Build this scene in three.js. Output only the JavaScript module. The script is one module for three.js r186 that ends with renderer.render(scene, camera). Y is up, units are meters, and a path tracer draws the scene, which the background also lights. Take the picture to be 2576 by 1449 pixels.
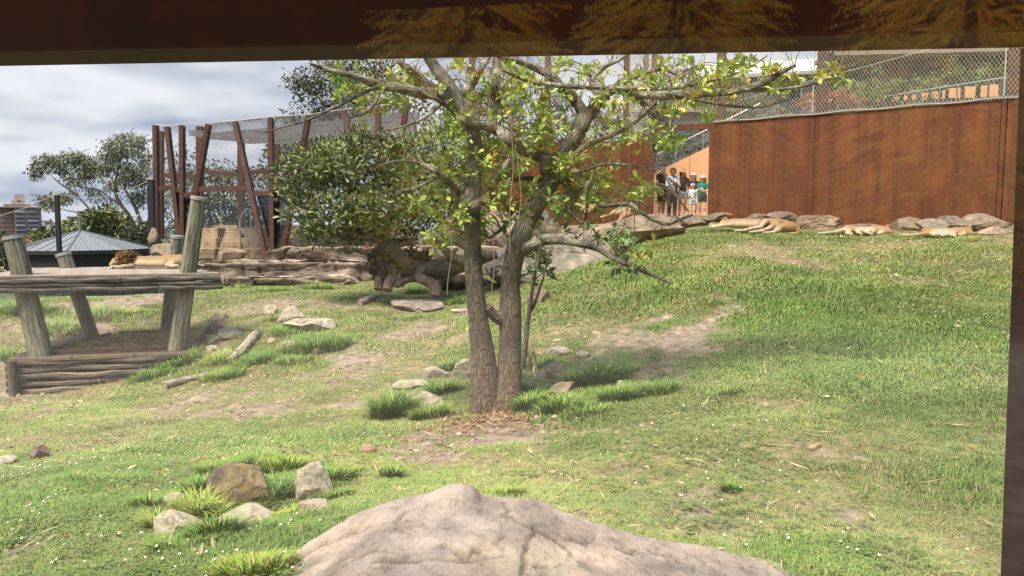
import * as THREE from 'three';
import { mergeGeometries, mergeVertices } from 'three/addons/utils/BufferGeometryUtils.js';

// ---------------------------------------------------------------- camera, sky, sun, exposure
const scene = new THREE.Scene();
const F = 1860, CW = 2576, CH = 1449, EYE = 1.6, PITCH = Math.atan((CH / 2 - 565) / F);
const camera = new THREE.PerspectiveCamera(2 * Math.atan(CH / 2 / F) * 180 / Math.PI, CW / CH, 0.05, 4000);
camera.position.set(0, EYE, 0);
camera.rotation.x = -PITCH;
scene.add(camera);
const renderer = new THREE.WebGLRenderer({ antialias: true });
renderer.toneMapping = THREE.LinearToneMapping;
renderer.toneMappingExposure = 1.84;
renderer.shadowMap.enabled = true;
const sun = new THREE.DirectionalLight(0xfff0d8, 4.7);
sun.position.set(-14, 40, 2);
sun.target.position.set(0, 0, -16);
sun.castShadow = true; sun.shadow.radius = 38;
Object.assign(sun.shadow.camera, { left: -40, right: 40, top: 40, bottom: -40, near: 1, far: 120 });
sun.shadow.mapSize.set(2048, 2048);
scene.add(sun, sun.target);

// ---------------------------------------------------------------- numbers and noise
const V = (x, y, z) => new THREE.Vector3(x, y, z), { sin, cos, abs, floor, max, min, PI, sqrt, pow, exp, atan2, hypot } = Math;
const clamp = (x, a = 0, b = 1) => x < a ? a : x > b ? b : x, lerp = (a, b, t) => a + (b - a) * t;
const smooth = (a, b, x) => { const t = clamp((x - a) / (b - a)); return t * t * (3 - 2 * t); };
function RNG(s) { s >>>= 0; return () => { s = s + 0x6D2B79F5 | 0; let t = Math.imul(s ^ s >>> 15, 1 | s); t = t + Math.imul(t ^ t >>> 7, 61 | t) ^ t; return ((t ^ t >>> 14) >>> 0) / 4294967296; }; }
function hash(x, y, z) { let h = Math.imul(x, 374761393) ^ Math.imul(y, 668265263) ^ Math.imul(z, 2147483647 - 1013); h = Math.imul(h ^ h >>> 13, 1274126177); return ((h ^ h >>> 16) >>> 0) / 4294967296; }
function noise(x, y = 0, z = 0, p = 0) {
  const X = floor(x), Y = floor(y), Z = floor(z); let a = x - X, b = y - Y, c = z - Z; a *= a * (3 - 2 * a); b *= b * (3 - 2 * b); c *= c * (3 - 2 * c);
  const w = p ? k => ((k % p) + p) % p : k => k, x0 = w(X), x1 = w(X + 1), y0 = w(Y), y1 = w(Y + 1);
  return lerp(lerp(lerp(hash(x0, y0, Z), hash(x1, y0, Z), a), lerp(hash(x0, y1, Z), hash(x1, y1, Z), a), b), lerp(lerp(hash(x0, y0, Z + 1), hash(x1, y0, Z + 1), a), lerp(hash(x0, y1, Z + 1), hash(x1, y1, Z + 1), a), b), c);
}
function fbm(x, y = 0, z = 0, o = 4) { let s = 0, a = 0.5, t = 0; for (let i = 0; i < o; i++) { s += a * noise(x, y, z + i * 7); t += a; a *= 0.5; x *= 2.03; y *= 2.03; z *= 2.03; } return s / t; }
function noise2p(x, y, z, p, r) { const X = floor(x), Y = floor(y); let a = x - X, b = y - Y; a *= a * (3 - 2 * a); b *= b * (3 - 2 * b); const w = (k, q) => ((k % q) + q) % q; return lerp(lerp(hash(w(X, p), w(Y, r), z), hash(w(X + 1, p), w(Y, r), z), a), lerp(hash(w(X, p), w(Y + 1, r), z), hash(w(X + 1, p), w(Y + 1, r), z), a), b); }
function pfbm2(x, y, p, r, o = 4, z = 0) { let s = 0, a = 0.5, t = 0; for (let i = 0; i < o; i++) { s += a * noise2p(x, y, z + i * 7, p, r); t += a; a *= 0.5; x *= 2; y *= 2; p *= 2; r *= 2; } return s / t; }
function pfbm(x, y, p, o = 4, z = 0) { let s = 0, a = 0.5, t = 0; for (let i = 0; i < o; i++) { s += a * noise(x, y, z + i * 7, p); t += a; a *= 0.5; x *= 2; y *= 2; p *= 2; } return s / t; }

// ---------------------------------------------------------------- sky: layered grey and white cloud
{
  const w = 1536, h = 768, data = new Float32Array(w * h * 4);
  const sd = V(-14, 40, 18).normalize();
  for (let j = 0; j < h; j++) for (let i = 0; i < w; i++) {
    const el = (j + 0.5) / h * PI - PI / 2, az = ((i + 0.5) / w - 0.5) * 2 * PI, k = (j * w + i) * 4;
    const dx = cos(el) * cos(az), dy = sin(el), dz = cos(el) * sin(az), e = max(dy, 0) + 0.055;
    const u = dx / e * 0.55, v = dz / e * 0.55;
    const big = fbm(u * 0.8 + 3.1, v * 0.8 + 7.7, 1.5, 4), mid = fbm(u * 2.1 + 11, v * 2.1 + 5, 3.5, 5), wisp = fbm(u * 6 + 2, v * 6 + 31, 8.2, 4);
    let c = smooth(0.33, 0.66, big * 0.55 + mid * 0.45 + (wisp - 0.5) * 0.22);
    const glow = pow(max(0, dx * sd.x + dy * sd.y + dz * sd.z), 3) * 0.35;
    const haze = exp(-max(dy, 0) * 16);
    const up = 0.92 + 0.5 * smooth(0.12, 0.9, dy);
    const r = lerp(0.34, 0.90, c), g = lerp(0.40, 0.93, c), b = lerp(0.55, 0.98, c);
    const s = (up + glow) * 0.62;
    data[k] = lerp(r * s, 0.40, haze * 0.5); data[k + 1] = lerp(g * s, 0.44, haze * 0.5); data[k + 2] = lerp(b * s, 0.51, haze * 0.5); data[k + 3] = 1;
  }
  const sky = new THREE.DataTexture(data, w, h, THREE.RGBAFormat, THREE.FloatType);
  sky.mapping = THREE.EquirectangularReflectionMapping; sky.magFilter = THREE.LinearFilter; sky.needsUpdate = true;
  scene.background = sky; scene.environment = sky;
}

// ---------------------------------------------------------------- helpers: places
function ray(px, py) { const cx = (px - CW / 2) / F, cy = (CH / 2 - py) / F, c = cos(PITCH), s = sin(PITCH); return [cx, cy * c - s, -(cy * s + c)]; }
function at(px, py, d) { const r = ray(px, py), k = d / -r[2]; return V(r[0] * k, EYE + r[1] * k, -d); }
// ---------------------------------------------------------------- helpers: objects
const used = {};
function numbered(name) { const n = used[name] = (used[name] ?? -1) + 1; return n ? `${name}_${String(n).padStart(3, '0')}` : name; }
function tag(o, label, category, group, kind) { if (label) o.userData.label = label; if (category) o.userData.category = category; if (group) o.userData.group = group; if (kind) o.userData.kind = kind; return o; }
function thing(name, label, category, pos, group) { const o = new THREE.Group(); o.name = numbered(name); scene.add(o); if (pos) o.position.copy(pos); return tag(o, label, category, group); }
function shadows(m) { m.castShadow = m.receiveShadow = true; return m; }
// a mesh under a parent, geometry given in the parent's own axes
function part(name, geo, mat, parent, kind) { const m = shadows(new THREE.Mesh(Array.isArray(geo) ? merge(geo) : geo, mat)); m.name = parent === scene ? numbered(name) : name; parent.add(m); if (kind) m.userData.kind = kind; return m; }
// a mesh under a top-level Group, geometry given in the world's axes
function wpart(name, geo, mat, parent, kind) { const g = Array.isArray(geo) ? merge(geo) : geo, p = parent.position; if (parent !== scene) g.translate(-p.x, -p.y, -p.z); return part(name, g, mat, parent, kind); }
function solo(name, geo, mat, label, category, group) { return tag(part(name, geo, mat, scene), label, category, group); }
function struct(name, geo, mat) { return tag(part(name, geo, mat, scene), null, null, null, 'structure'); }
function merge(list) {
  const a = list.map(g => { g = g.index ? g.toNonIndexed() : g; for (const k of Object.keys(g.attributes)) if (!['position', 'normal', 'uv', 'color'].includes(k)) g.deleteAttribute(k); return g; });
  const any = a.some(g => g.attributes.color);
  for (const g of a) { if (any && !g.attributes.color) g.setAttribute('color', new THREE.BufferAttribute(new Float32Array(g.attributes.position.count * 3).fill(1), 3)); if (!g.attributes.uv) g.setAttribute('uv', new THREE.BufferAttribute(new Float32Array(g.attributes.position.count * 2), 2)); }
  return mergeGeometries(a);
}
function G(pos, nor, uv, idx, col) {
  const g = new THREE.BufferGeometry(); g.setAttribute('position', new THREE.Float32BufferAttribute(pos, 3));
  if (uv) g.setAttribute('uv', new THREE.Float32BufferAttribute(uv, 2)); if (col) g.setAttribute('color', new THREE.Float32BufferAttribute(col, 3));
  if (idx) g.setIndex(idx); if (nor) g.setAttribute('normal', new THREE.Float32BufferAttribute(nor, 3)); else g.computeVertexNormals(); return g;
}
// uv in metres by the face's main direction
function boxUV(g, s = 1) {
  g = g.index ? g.toNonIndexed() : g; const p = g.attributes.position, uv = new Float32Array(p.count * 2), a = V(), b = V(), c = V();
  for (let i = 0; i < p.count; i += 3) {
    a.fromBufferAttribute(p, i); b.fromBufferAttribute(p, i + 1).sub(a); c.fromBufferAttribute(p, i + 2).sub(a); b.cross(c);
    const x = abs(b.x), y = abs(b.y), z = abs(b.z);
    for (let k = i; k < i + 3; k++) { const X = p.getX(k) * s, Y = p.getY(k) * s, Z = p.getZ(k) * s; if (y >= x && y >= z) { uv[2 * k] = X; uv[2 * k + 1] = Z; } else if (x >= z) { uv[2 * k] = Z; uv[2 * k + 1] = Y; } else { uv[2 * k] = X; uv[2 * k + 1] = Y; } }
  }
  g.setAttribute('uv', new THREE.BufferAttribute(uv, 2)); return g;
}
// box with chamfered long edges
function box(w, h, d, x = 0, y = 0, z = 0, ch = 0) {
  let g;
  if (ch > 0) { const s = new THREE.Shape(); const a = w / 2 - ch, b = h / 2 - ch; s.moveTo(-a, -b); s.lineTo(a, -b); s.lineTo(a, b); s.lineTo(-a, b); s.closePath(); g = new THREE.ExtrudeGeometry(s, { depth: d - 2 * ch, bevelEnabled: true, bevelThickness: ch, bevelSize: ch, bevelSegments: 1 }); g.translate(0, 0, -(d / 2 - ch)); }
  else g = new THREE.BoxGeometry(w, h, d);
  g = boxUV(g); g.translate(x, y, z); return g;
}
const M4 = new THREE.Matrix4(), UPV = V(0, 1, 0);
// a square bar from a to b, w wide and t deep; 'side' keeps its wide face turned
function bar(a, b, w, t = w, side = V(0, 0, 1)) {
  const y = b.clone().sub(a), L = y.length(); y.normalize(); const x = y.clone().cross(side); if (x.lengthSq() < 1e-6) x.copy(y).cross(V(1, 0, 0)); x.normalize(); const z = x.clone().cross(y);
  const g = box(w, L, t); M4.makeBasis(x, y, z).setPosition(a.clone().add(b).multiplyScalar(0.5)); return g.applyMatrix4(M4);
}
// three-sided thin wire
function wire(a, b, r, out) {
  const y = b.clone().sub(a).normalize(), x = V(y.y, y.z, y.x).cross(y).normalize(), z = x.clone().cross(y), i0 = out.p.length / 3;
  for (const e of [a, b]) for (let k = 0; k < 3; k++) { const c = cos(k * 2.0944) * r, s = sin(k * 2.0944) * r; out.p.push(e.x + x.x * c + z.x * s, e.y + x.y * c + z.y * s, e.z + x.z * c + z.z * s); out.n.push((x.x * c + z.x * s) / r, (x.y * c + z.y * s) / r, (x.z * c + z.z * s) / r); }
  for (let k = 0; k < 3; k++) { const n = (k + 1) % 3; out.i.push(i0 + k, i0 + 3 + k, i0 + n, i0 + n, i0 + 3 + k, i0 + 3 + n); }
}
const wires = () => ({ p: [], n: [], i: [] }), wireGeo = o => G(o.p, o.n, new Float32Array(o.p.length / 3 * 2), o.i);
// diamond netting over a patch given as pt(u, v) with u, v in metres; wires run both diagonals
function netting(pt, W, Hh, pitch, r, slope = 1.6, step = 0.6) {
  const o = wires();
  for (let s = -Hh / slope; s < W + Hh / slope; s += pitch) for (const dir of [1, -1]) {
    let v0 = 0, v1 = Hh; const u = v => s + dir * v / slope;
    if (dir > 0) { v0 = max(v0, -s * slope); v1 = min(v1, (W - s) * slope); } else { v0 = max(v0, (s - W) * slope); v1 = min(v1, s * slope); }
    if (v1 - v0 < 0.02) continue;
    const n = max(1, Math.ceil((v1 - v0) / step));
    for (let k = 0; k < n; k++) { const a = lerp(v0, v1, k / n), b = lerp(v0, v1, (k + 1) / n); wire(pt(u(a), a), pt(u(b), b), r, o); }
  }
  return wireGeo(o);
}
// round tube through points with a radius at each; bumpy if asked; uv in metres
function tube(pts, rad, seg = 8, opt = {}) {
  const { rough = 0, freq = 3, seed = 0, step = 0, cap = true, col = null } = opt;
  let P = pts, R = rad;
  if (step > 0) {
    const c = new THREE.CatmullRomCurve3(pts, false, 'centripetal'), L = c.getLength(), n = max(2, Math.ceil(L / step)); P = []; R = [];
    const ts = []; for (let i = 0; i <= n; i++) ts.push(i / n);
    for (const t of ts) { P.push(c.getPoint(t)); const f = t * (rad.length - 1), k = min(rad.length - 2, floor(f)); R.push(lerp(rad[k], rad[k + 1], f - k)); }
  }
  const pos = [], uv = [], idx = [], cols = []; let T = V(), N = V(), B = V(), L = 0, prevT = null;
  for (let i = 0; i < P.length; i++) {
    T.copy(P[min(i + 1, P.length - 1)]).sub(P[max(i - 1, 0)]).normalize();
    if (!prevT) { N.copy(abs(T.y) > 0.9 ? V(1, 0, 0) : UPV).cross(T).normalize(); } else { N.addScaledVector(T, -N.dot(T)).normalize(); }
    prevT = T.clone(); B.copy(T).cross(N);
    if (i) L += P[i].distanceTo(P[i - 1]);
    for (let k = 0; k <= seg; k++) {
      const a = k / seg * 2 * PI, c = cos(a), s = sin(a), nx = N.x * c + B.x * s, ny = N.y * c + B.y * s, nz = N.z * c + B.z * s;
      let r = R[i]; const q = P[i];
      if (rough) r *= 1 + rough * (fbm(q.x * freq + nx * 1.1 + seed, q.y * freq + ny * 1.1, q.z * freq + nz * 1.1, 3) - 0.5) * 2;
      pos.push(q.x + nx * r, q.y + ny * r, q.z + nz * r); uv.push(k / seg * max(1, Math.round(2 * PI * R[0] / 0.3)) * 0.3, L);
      if (col) cols.push(...col(q, nx, ny, nz, i / (P.length - 1)));
    }
  }
  const w = seg + 1;
  for (let i = 0; i < P.length - 1; i++) for (let k = 0; k < seg; k++) { const a = i * w + k; idx.push(a, a + 1, a + w, a + 1, a + w + 1, a + w); }
  if (cap) for (const [i, f] of [[0, 0], [P.length - 1, 1]]) {
    const c0 = pos.length / 3; pos.push(P[i].x, P[i].y, P[i].z); uv.push(0.1, 0.1); if (col) cols.push(...col(P[i], 0, 0, 0, f));
    for (let k = 0; k < seg; k++) { const v = c0 + 1 + k; pos.push(pos[(i * w + k) * 3], pos[(i * w + k) * 3 + 1], pos[(i * w + k) * 3 + 2]); uv.push(0.1 + 0.1 * cos(k), 0.1 + 0.1 * sin(k)); if (col) cols.push(...col(P[i], 0, 0, 0, f)); }
    for (let k = 0; k < seg; k++) { const a = c0 + 1 + k, b = c0 + 1 + (k + 1) % seg; f ? idx.push(c0, a, b) : idx.push(c0, b, a); }
  }
  const g = G(pos, null, uv, idx, col ? cols : null);
  // one normal across the seam
  const n = g.attributes.normal; for (let i = 0; i < P.length; i++) { const a = i * w, b = i * w + seg, x = n.getX(a) + n.getX(b), y = n.getY(a) + n.getY(b), z = n.getZ(a) + n.getZ(b), l = hypot(x, y, z) || 1; n.setXYZ(a, x / l, y / l, z / l); n.setXYZ(b, x / l, y / l, z / l); }
  return g;
}
// ---------------------------------------------------------------- helpers: textures and materials
function tex(size, fn, srgb = false, rep = 1, h = size) {
  const d = new Uint8Array(size * h * 4);
  for (let j = 0; j < h; j++) for (let i = 0; i < size; i++) { const c = fn(i / size, j / h), k = (j * size + i) * 4; if (typeof c === 'number') d[k] = d[k + 1] = d[k + 2] = clamp(c) * 255; else { d[k] = clamp(c[0]) * 255; d[k + 1] = clamp(c[1]) * 255; d[k + 2] = clamp(c[2]) * 255; } d[k + 3] = 255; }
  const t = new THREE.DataTexture(d, size, h); t.wrapS = t.wrapT = THREE.RepeatWrapping; t.magFilter = THREE.LinearFilter; t.repeat.set(1 / rep, 1 / rep); if (srgb) t.colorSpace = THREE.SRGBColorSpace; t.needsUpdate = true; return t;
}
const mono = (a, t) => [a * t[0], a * t[1], a * t[2]];
const T = {
  grain: tex(512, (u, v) => 0.55 + 0.75 * (pfbm(u * 8, v * 8, 8, 6) - 0.5) + 0.25 * (pfbm(u * 64, v * 64, 64, 2, 5) - 0.5), false, 1.0),
  bump: tex(512, (u, v) => pfbm(u * 10, v * 10, 10, 6, 3), false, 0.8),
  rock: tex(1024, (u, v) => { const a = pfbm(u * 4, v * 4, 4, 7, 2), r = 1 - abs(pfbm(u * 6, v * 6, 6, 5, 9) * 2 - 1); const crack = smooth(0.93, 0.995, r); return 0.1 + 0.8 * a + 0.22 * (pfbm(u * 40, v * 40, 40, 4, 4) - .35) - crack * 0.05; }, false, 1.4),
  rockfine: tex(1024, (u, v) => { const a = pfbm(u * 5, v * 5, 5, 7, 12), g = pfbm(u * 120, v * 120, 120, 2, 4), p = smooth(.62, .72, pfbm(u * 26, v * 26, 26, 3, 6)); return .5 + .6 * (a - .5) + .22 * (g - .5) - .10 * p; }, false, 0.75),
  bark: tex(512, (u, v) => { const w = pfbm(u * 6, v * 6, 6, 4, 1) * 0.12, r = 1 - abs(pfbm2((u + w) * 24, v * 6, 24, 6, 4, 6) * 2 - 1); return clamp(1.25 - r * r * 0.8 + 0.4 * (pfbm(u * 30, v * 30, 30, 3) - 0.5)); }, false, 0.6),
  wood: tex(512, (u, v) => { const w = pfbm(u * 3, v * 3, 3, 3, 2) * 0.15; return 0.5 + 0.7 * (pfbm2(u * 3, (v + w) * 40, 3, 40, 3, 4) - 0.5) + 0.35 * (pfbm(u * 4, v * 4, 4, 4, 8) - 0.5); }, false, 1.0),
  woodlong: tex(512, (u, v) => { const w = pfbm(u * 3, v * 3, 3, 3, 2) * 0.1; return 0.5 + 0.8 * (pfbm2((u + w) * 40, v * 3, 40, 3, 3, 4) - 0.5) + 0.4 * (pfbm(u * 4, v * 4, 4, 4, 8) - 0.5) - 0.4 * smooth(0.62, 0.75, pfbm2(u * 24, v * 2, 24, 2, 3, 14)); }, false, 0.9),
  rust: tex(1024, (u, v) => { const m = pfbm2(u * 5, v * 4, 5, 4, 6, 1), st = pfbm2(u * 44, v * 1, 44, 1, 3, 3), st2 = pfbm2(u * 12, v * 1, 12, 1, 3, 13), f = pfbm2(u * 100, v * 100, 100, 100, 2, 7); const k = clamp(0.5 + (m - 0.5) * 1.0 + (st - 0.5) * 0.8 + (st2 - 0.5) * 0.8 + (f - 0.5) * 0.2), y = pfbm2(u * 4, v * 3, 4, 3, 4, 23); return [lerp(0.36, 0.56, k), lerp(0.19, 0.30, k) + (y - 0.5) * 0.05, lerp(0.11, 0.16, k)]; }, true, 4),
};
const lin = h => { const c = new THREE.Color(h); return [c.r, c.g, c.b]; };
function mat(c, o = {}) { const m = new (o.transmission || o.clearcoat ? THREE.MeshPhysicalMaterial : THREE.MeshStandardMaterial)({ roughness: 0.85, ...o }); if (Array.isArray(c)) m.color.setRGB(...c); else m.color.set(c); return m; }
const M = {
  vc: mat('#fff', { vertexColors: true, roughness: 0.9 }),
  vcGrain: mat([1.25, 1.25, 1.25], { vertexColors: true, roughness: 0.95, map: T.grain, bumpMap: T.bump, bumpScale: 0.01 }),
  rock: mat([1.55, 1.55, 1.55], { vertexColors: true, roughness: 0.92, map: T.rock, bumpMap: T.rock, bumpScale: 0.035 }),
  bark: mat([1.2, 1.2, 1.2], { vertexColors: true, roughness: 0.95, map: T.bark, bumpMap: T.bark, bumpScale: 0.025 }),
  twig: mat([0.16, 0.125, 0.085], { roughness: 0.95 }),
  log: mat([1.4, 1.4, 1.4], { vertexColors: true, roughness: 0.9, map: T.woodlong, bumpMap: T.woodlong, bumpScale: 0.008 }),
  deck: mat([0.52, 0.44, 0.375], { roughness: 0.85, map: T.wood, bumpMap: T.wood, bumpScale: 0.003 }),
  plank: mat([0.30, 0.245, 0.19], { roughness: 0.85, map: T.wood, bumpMap: T.wood, bumpScale: 0.004 }),
  redplank: mat([0.13, 0.075, 0.055], { roughness: 0.8, map: T.wood, bumpMap: T.wood, bumpScale: 0.004 }),
  rust: mat([0.53, 0.52, 0.36], { map: T.rust, roughness: 0.8 }),
  rustdark: mat([0.36, 0.32, 0.3], { map: T.rust, roughness: 0.7 }),
  steelred: mat([0.135, 0.05, 0.036], { roughness: 0.6, map: T.grain }),
  netlight: mat([0.42, 0.40, 0.35], { roughness: 0.6 }), lintel: mat([0.34, 0.24, 0.17], { map: T.rust, roughness: 0.8 }),
  netgrey: mat([0.13, 0.125, 0.12], { roughness: 0.6, metalness: 0.2 }),
  black: mat([0.012, 0.014, 0.018], { roughness: 0.5 }),
  steel: mat([0.55, 0.56, 0.57], { roughness: 0.3, metalness: 0.8 }),
  glass: mat('#ffffff', { transmission: 1, thickness: 0, roughness: 0, ior: 1.5 }), mirrorglass: mat('#ffffff', { transmission: 1, thickness: 0, roughness: 0.022, ior: 1.8 }),
  tint: mat('#5a6670', { transmission: 1, thickness: 0, roughness: 0.02, ior: 1.5 }),
  sandstone: mat([0.62, 0.47, 0.31], { roughness: 0.95, map: T.grain, bumpMap: T.bump, bumpScale: 0.006 }),
  terracotta: mat([0.66, 0.36, 0.20], { roughness: 0.9 }),
  white: mat([0.75, 0.74, 0.7], { roughness: 0.8 }),
};
const leafMat = (c, r = 0.55, t = 0.35) => mat(c, { vertexColors: true, roughness: r, transmission: 0, side: THREE.DoubleSide });
M.leaf = mat('#ffffff', { vertexColors: true, roughness: 0.5, side: THREE.DoubleSide });
M.leafThin = mat('#ffffff', { vertexColors: true, roughness: 0.9, transmission: 0.4, thickness: 0, side: THREE.DoubleSide });
// ---------------------------------------------------------------- the lie of the land (thin-plate surface through known points)
const KN = [];
for (const [px, py, d] of [[0, 1449, 4.3], [700, 1449, 4.0], [1288, 1449, 3.7], [2000, 1449, 4.1], [2540, 1449, 4.4], [0, 1250, 6.2], [650, 1240, 6.0], [1288, 1215, 6.0], [2500, 1250, 5.4], [1900, 1230, 5.7], [0, 1035, 12.0], [40, 1005, 14.4],
  [620, 1040, 10.4], [1250, 1035, 9.3], [1700, 1020, 8.2], [2500, 1000, 7.2], [850, 900, 14.0], [460, 985, 12.9], [250, 980, 14.6], [380, 948, 15.0], [495, 906, 15.4], [130, 1000, 14.5], [1550, 900, 11.3], [2150, 900, 9.4], [2540, 900, 8.6], [1250, 880, 13.2], [300, 824, 18.5], [120, 838, 18.0], [430, 822, 18.6], [0, 880, 16.6], [560, 830, 16.6], [1000, 800, 17.6], [1500, 800, 14], [1900, 780, 12.6],
  [2500, 750, 11.8], [300, 745, 22], [0, 760, 20], [600, 728, 23.0], [900, 718, 23.6], [1150, 745, 20.4], [1400, 720, 18.2], [1550, 655, 19.5], [1660, 615, 21.2], [1750, 585, 22.6], [1900, 584, 22.2], [2100, 592, 21], [2300, 600, 20], [2540, 604, 18.6], [2100, 680, 15.5], [2500, 660, 15.2], [1780, 690, 15.8], [1640, 720, 15.4]]) KN.push(at(px, py, d));
{ const y = at(270, 890, 15.1).y - .55; for (const [px, d] of [[120, 15.6], [260, 15.7], [400, 16], [180, 16.8], [400, 17.2], [300, 17.2]]) KN.push(V(at(px, 860, d).x, y, -d)); }
for (const p of [[-3, -0.42, -2], [0, -0.38, -2], [3, -0.38, -2], [-10, -1.6, -6], [-16, -2.6, -12], [9, 0.3, -6], [16, 1.2, -14], [-4, -0.2, -26], [-14, -1.4, -26], [3, 0.5, -25], [9, 1.6, -24.5], [15, 1.6, -20], [5.5, 1.5, -25], [-20, -2.5, -20]]) KN.push(V(...p));
const TPS = (() => {
  const n = KN.length, m = n + 3, A = Array.from({ length: m }, () => new Float64Array(m + 1)), U = r2 => r2 < 1e-9 ? 0 : 0.5 * r2 * Math.log(r2);
  for (let i = 0; i < n; i++) { for (let j = 0; j < n; j++) A[i][j] = U((KN[i].x - KN[j].x) ** 2 + (KN[i].z - KN[j].z) ** 2) + (i === j ? 0.4 : 0); A[i][n] = A[n][i] = 1; A[i][n + 1] = A[n + 1][i] = KN[i].x; A[i][n + 2] = A[n + 2][i] = KN[i].z; A[i][m] = KN[i].y; }
  for (let c = 0; c < m; c++) { let p = c; for (let r = c + 1; r < m; r++) if (abs(A[r][c]) > abs(A[p][c])) p = r; [A[c], A[p]] = [A[p], A[c]]; for (let r = 0; r < m; r++) if (r !== c) { const f = A[r][c] / A[c][c]; if (f) for (let k = c; k <= m; k++) A[r][k] -= f * A[c][k]; } }
  const w = A.map((r, i) => r[m] / r[i]);
  return (x, z) => { let s = w[n] + w[n + 1] * x + w[n + 2] * z; for (let i = 0; i < n; i++) s += w[i] * U((x - KN[i].x) ** 2 + (z - KN[i].z) ** 2); return s; };
})();
const HB = { x0: -17, x1: 17, z0: -27, z1: 0, s: 0.2 }, HN = Math.round((HB.x1 - HB.x0) / HB.s) + 1, HM = Math.round((HB.z1 - HB.z0) / HB.s) + 1, HG = new Float32Array(HN * HM);
for (let j = 0; j < HM; j++) for (let i = 0; i < HN; i++) HG[j * HN + i] = TPS(HB.x0 + i * HB.s, HB.z0 + j * HB.s);
function Hs(x, z) { const fx = clamp((x - HB.x0) / HB.s, 0, HN - 1.001), fz = clamp((z - HB.z0) / HB.s, 0, HM - 1.001), i = floor(fx), j = floor(fz), a = fx - i, b = fz - j, k = j * HN + i; return lerp(lerp(HG[k], HG[k + 1], a), lerp(HG[k + HN], HG[k + HN + 1], a), b); }
let HOLE = null;
function H(x, z) {
  let y = Hs(x, z) + (fbm(x * 1.3, z * 1.3, 4, 4) - 0.5) * 0.14;
  const d = -z, out = max(smooth(25, 60, d), smooth(17, 60, abs(x)));
  if (out > 0) { const far = lerp(-3, -26, smooth(40, 420, hypot(x, z))); y = lerp(y, x > 2 ? lerp(1.2, far, smooth(60, 140, hypot(x, z))) : far, out); }
  if (HOLE) { const r2 = ((x - HOLE.x) / .75) ** 2 + ((z - HOLE.z) / .55) ** 2; if (r2 < 6) y -= .2 * exp(-r2 * 1.4); }
  if (z > -1.9) y = lerp(y, -0.03, smooth(-1.9, -1.5, z));
  return y;
}
function gp(px, py) { const r = ray(px, py); let a = 2.2, b = 2.2; const f = t => EYE + r[1] * t - H(r[0] * t, r[2] * t); while (b < 40 && f(b) > 0) { a = b; b += 0.12; } for (let i = 0; i < 18; i++) { const m = (a + b) / 2; if (f(m) > 0) a = m; else b = m; } return V(r[0] * b, EYE + r[1] * b, r[2] * b); }
HOLE = gp(612, 1278);
const dist = p => -p.z, ppm = p => F / dist(p);
// patches on the ground: [px, py, half width, half height, strength]
function patches(list) { return list.map(([px, py, rx, ry, k = 1]) => { const c = gp(px, py), l = gp(px - rx, py), t = gp(px, py - ry), b = gp(px, py + ry); return { x: c.x, z: c.z, ax: abs(c.x - l.x), az: max(0.12, (b.z - t.z) / 2), k }; }); }
const DIRT = patches([[1660, 800, 60, 16, .8], [1780, 880, 60, 20, .8], [1640, 940, 50, 20, .8], [1850, 780, 50, 12, .7], [350, 1060, 120, 16, .8], [880, 1020, 80, 14, .7], [1900, 1060, 60, 10, .6], [2420, 1060, 50, 10, .7], [2230, 1080, 50, 8, .6], [2050, 1140, 60, 8, .5], [1600, 1180, 50, 8, .5], [600, 1045, 130, 28, 1.1], [470, 1010, 80, 20, .8], [900, 885, 70, 34, 1.1], [980, 850, 70, 25, 1], [1090, 812, 110, 20, .9], [660, 990, 70, 16, .9], [300, 770, 130, 35, 1], [660, 772, 120, 22, .9], [830, 775, 110, 16, .7], [1240, 1085, 190, 36, 1.2], [1140, 1050, 60, 40, 1], [1080, 1150, 130, 45, 1.05], [1450, 1092, 190, 22, .9],
  [1600, 862, 230, 38, .95], [1760, 830, 100, 40, .8], [1710, 925, 80, 40, .8], [1960, 1035, 45, 22, .8], [1975, 1072, 34, 24, .8], [2090, 1030, 34, 14, .7], [2330, 1078, 40, 24, .8], [2130, 1292, 120, 45, .7], [1980, 1180, 60, 20, .6], [1750, 1300, 110, 34, .8], [1740, 1240, 70, 20, .6], [60, 1380, 46, 50, 1], [110, 1045, 120, 12, .6], [1380, 930, 60, 40, .7], [1550, 980, 60, 40, .6],
  [430, 1165, 50, 12, .7], [1000, 950, 60, 18, .5], [860, 955, 70, 18, .6], [1280, 1010, 90, 50, 1], [1200, 790, 120, 20, .6], [1990, 660, 70, 12, .5], [1840, 620, 40, 10, .9], [2270, 1000, 60, 20, .4], [2200, 1150, 120, 20, .4], [760, 1080, 120, 20, .5], [1030, 770, 80, 16, .5], [420, 870, 70, 30, .6], [1880, 760, 70, 22, .6], [1640, 800, 80, 20, .6]]);
const DRY = patches([[500, 1000, 500, 110, .55], [1000, 900, 300, 90, .5], [1900, 1150, 600, 130, .6], [700, 800, 300, 60, .5], [2130, 1292, 160, 60, 1.2], [1400, 880, 160, 60, .7], [2000, 1120, 420, 90, .55], [1700, 1180, 300, 70, .5], [600, 1080, 300, 60, .5], [2000, 640, 350, 40, .5], [1750, 1300, 130, 45, 1], [480, 1170, 60, 14, 1], [700, 1150, 90, 16, .8], [180, 1130, 70, 30, .8], [1050, 860, 200, 60, .5], [2350, 1330, 160, 60, .8], [1320, 1190, 150, 40, .6], [2250, 1420, 60, 30, .9]]);
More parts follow.
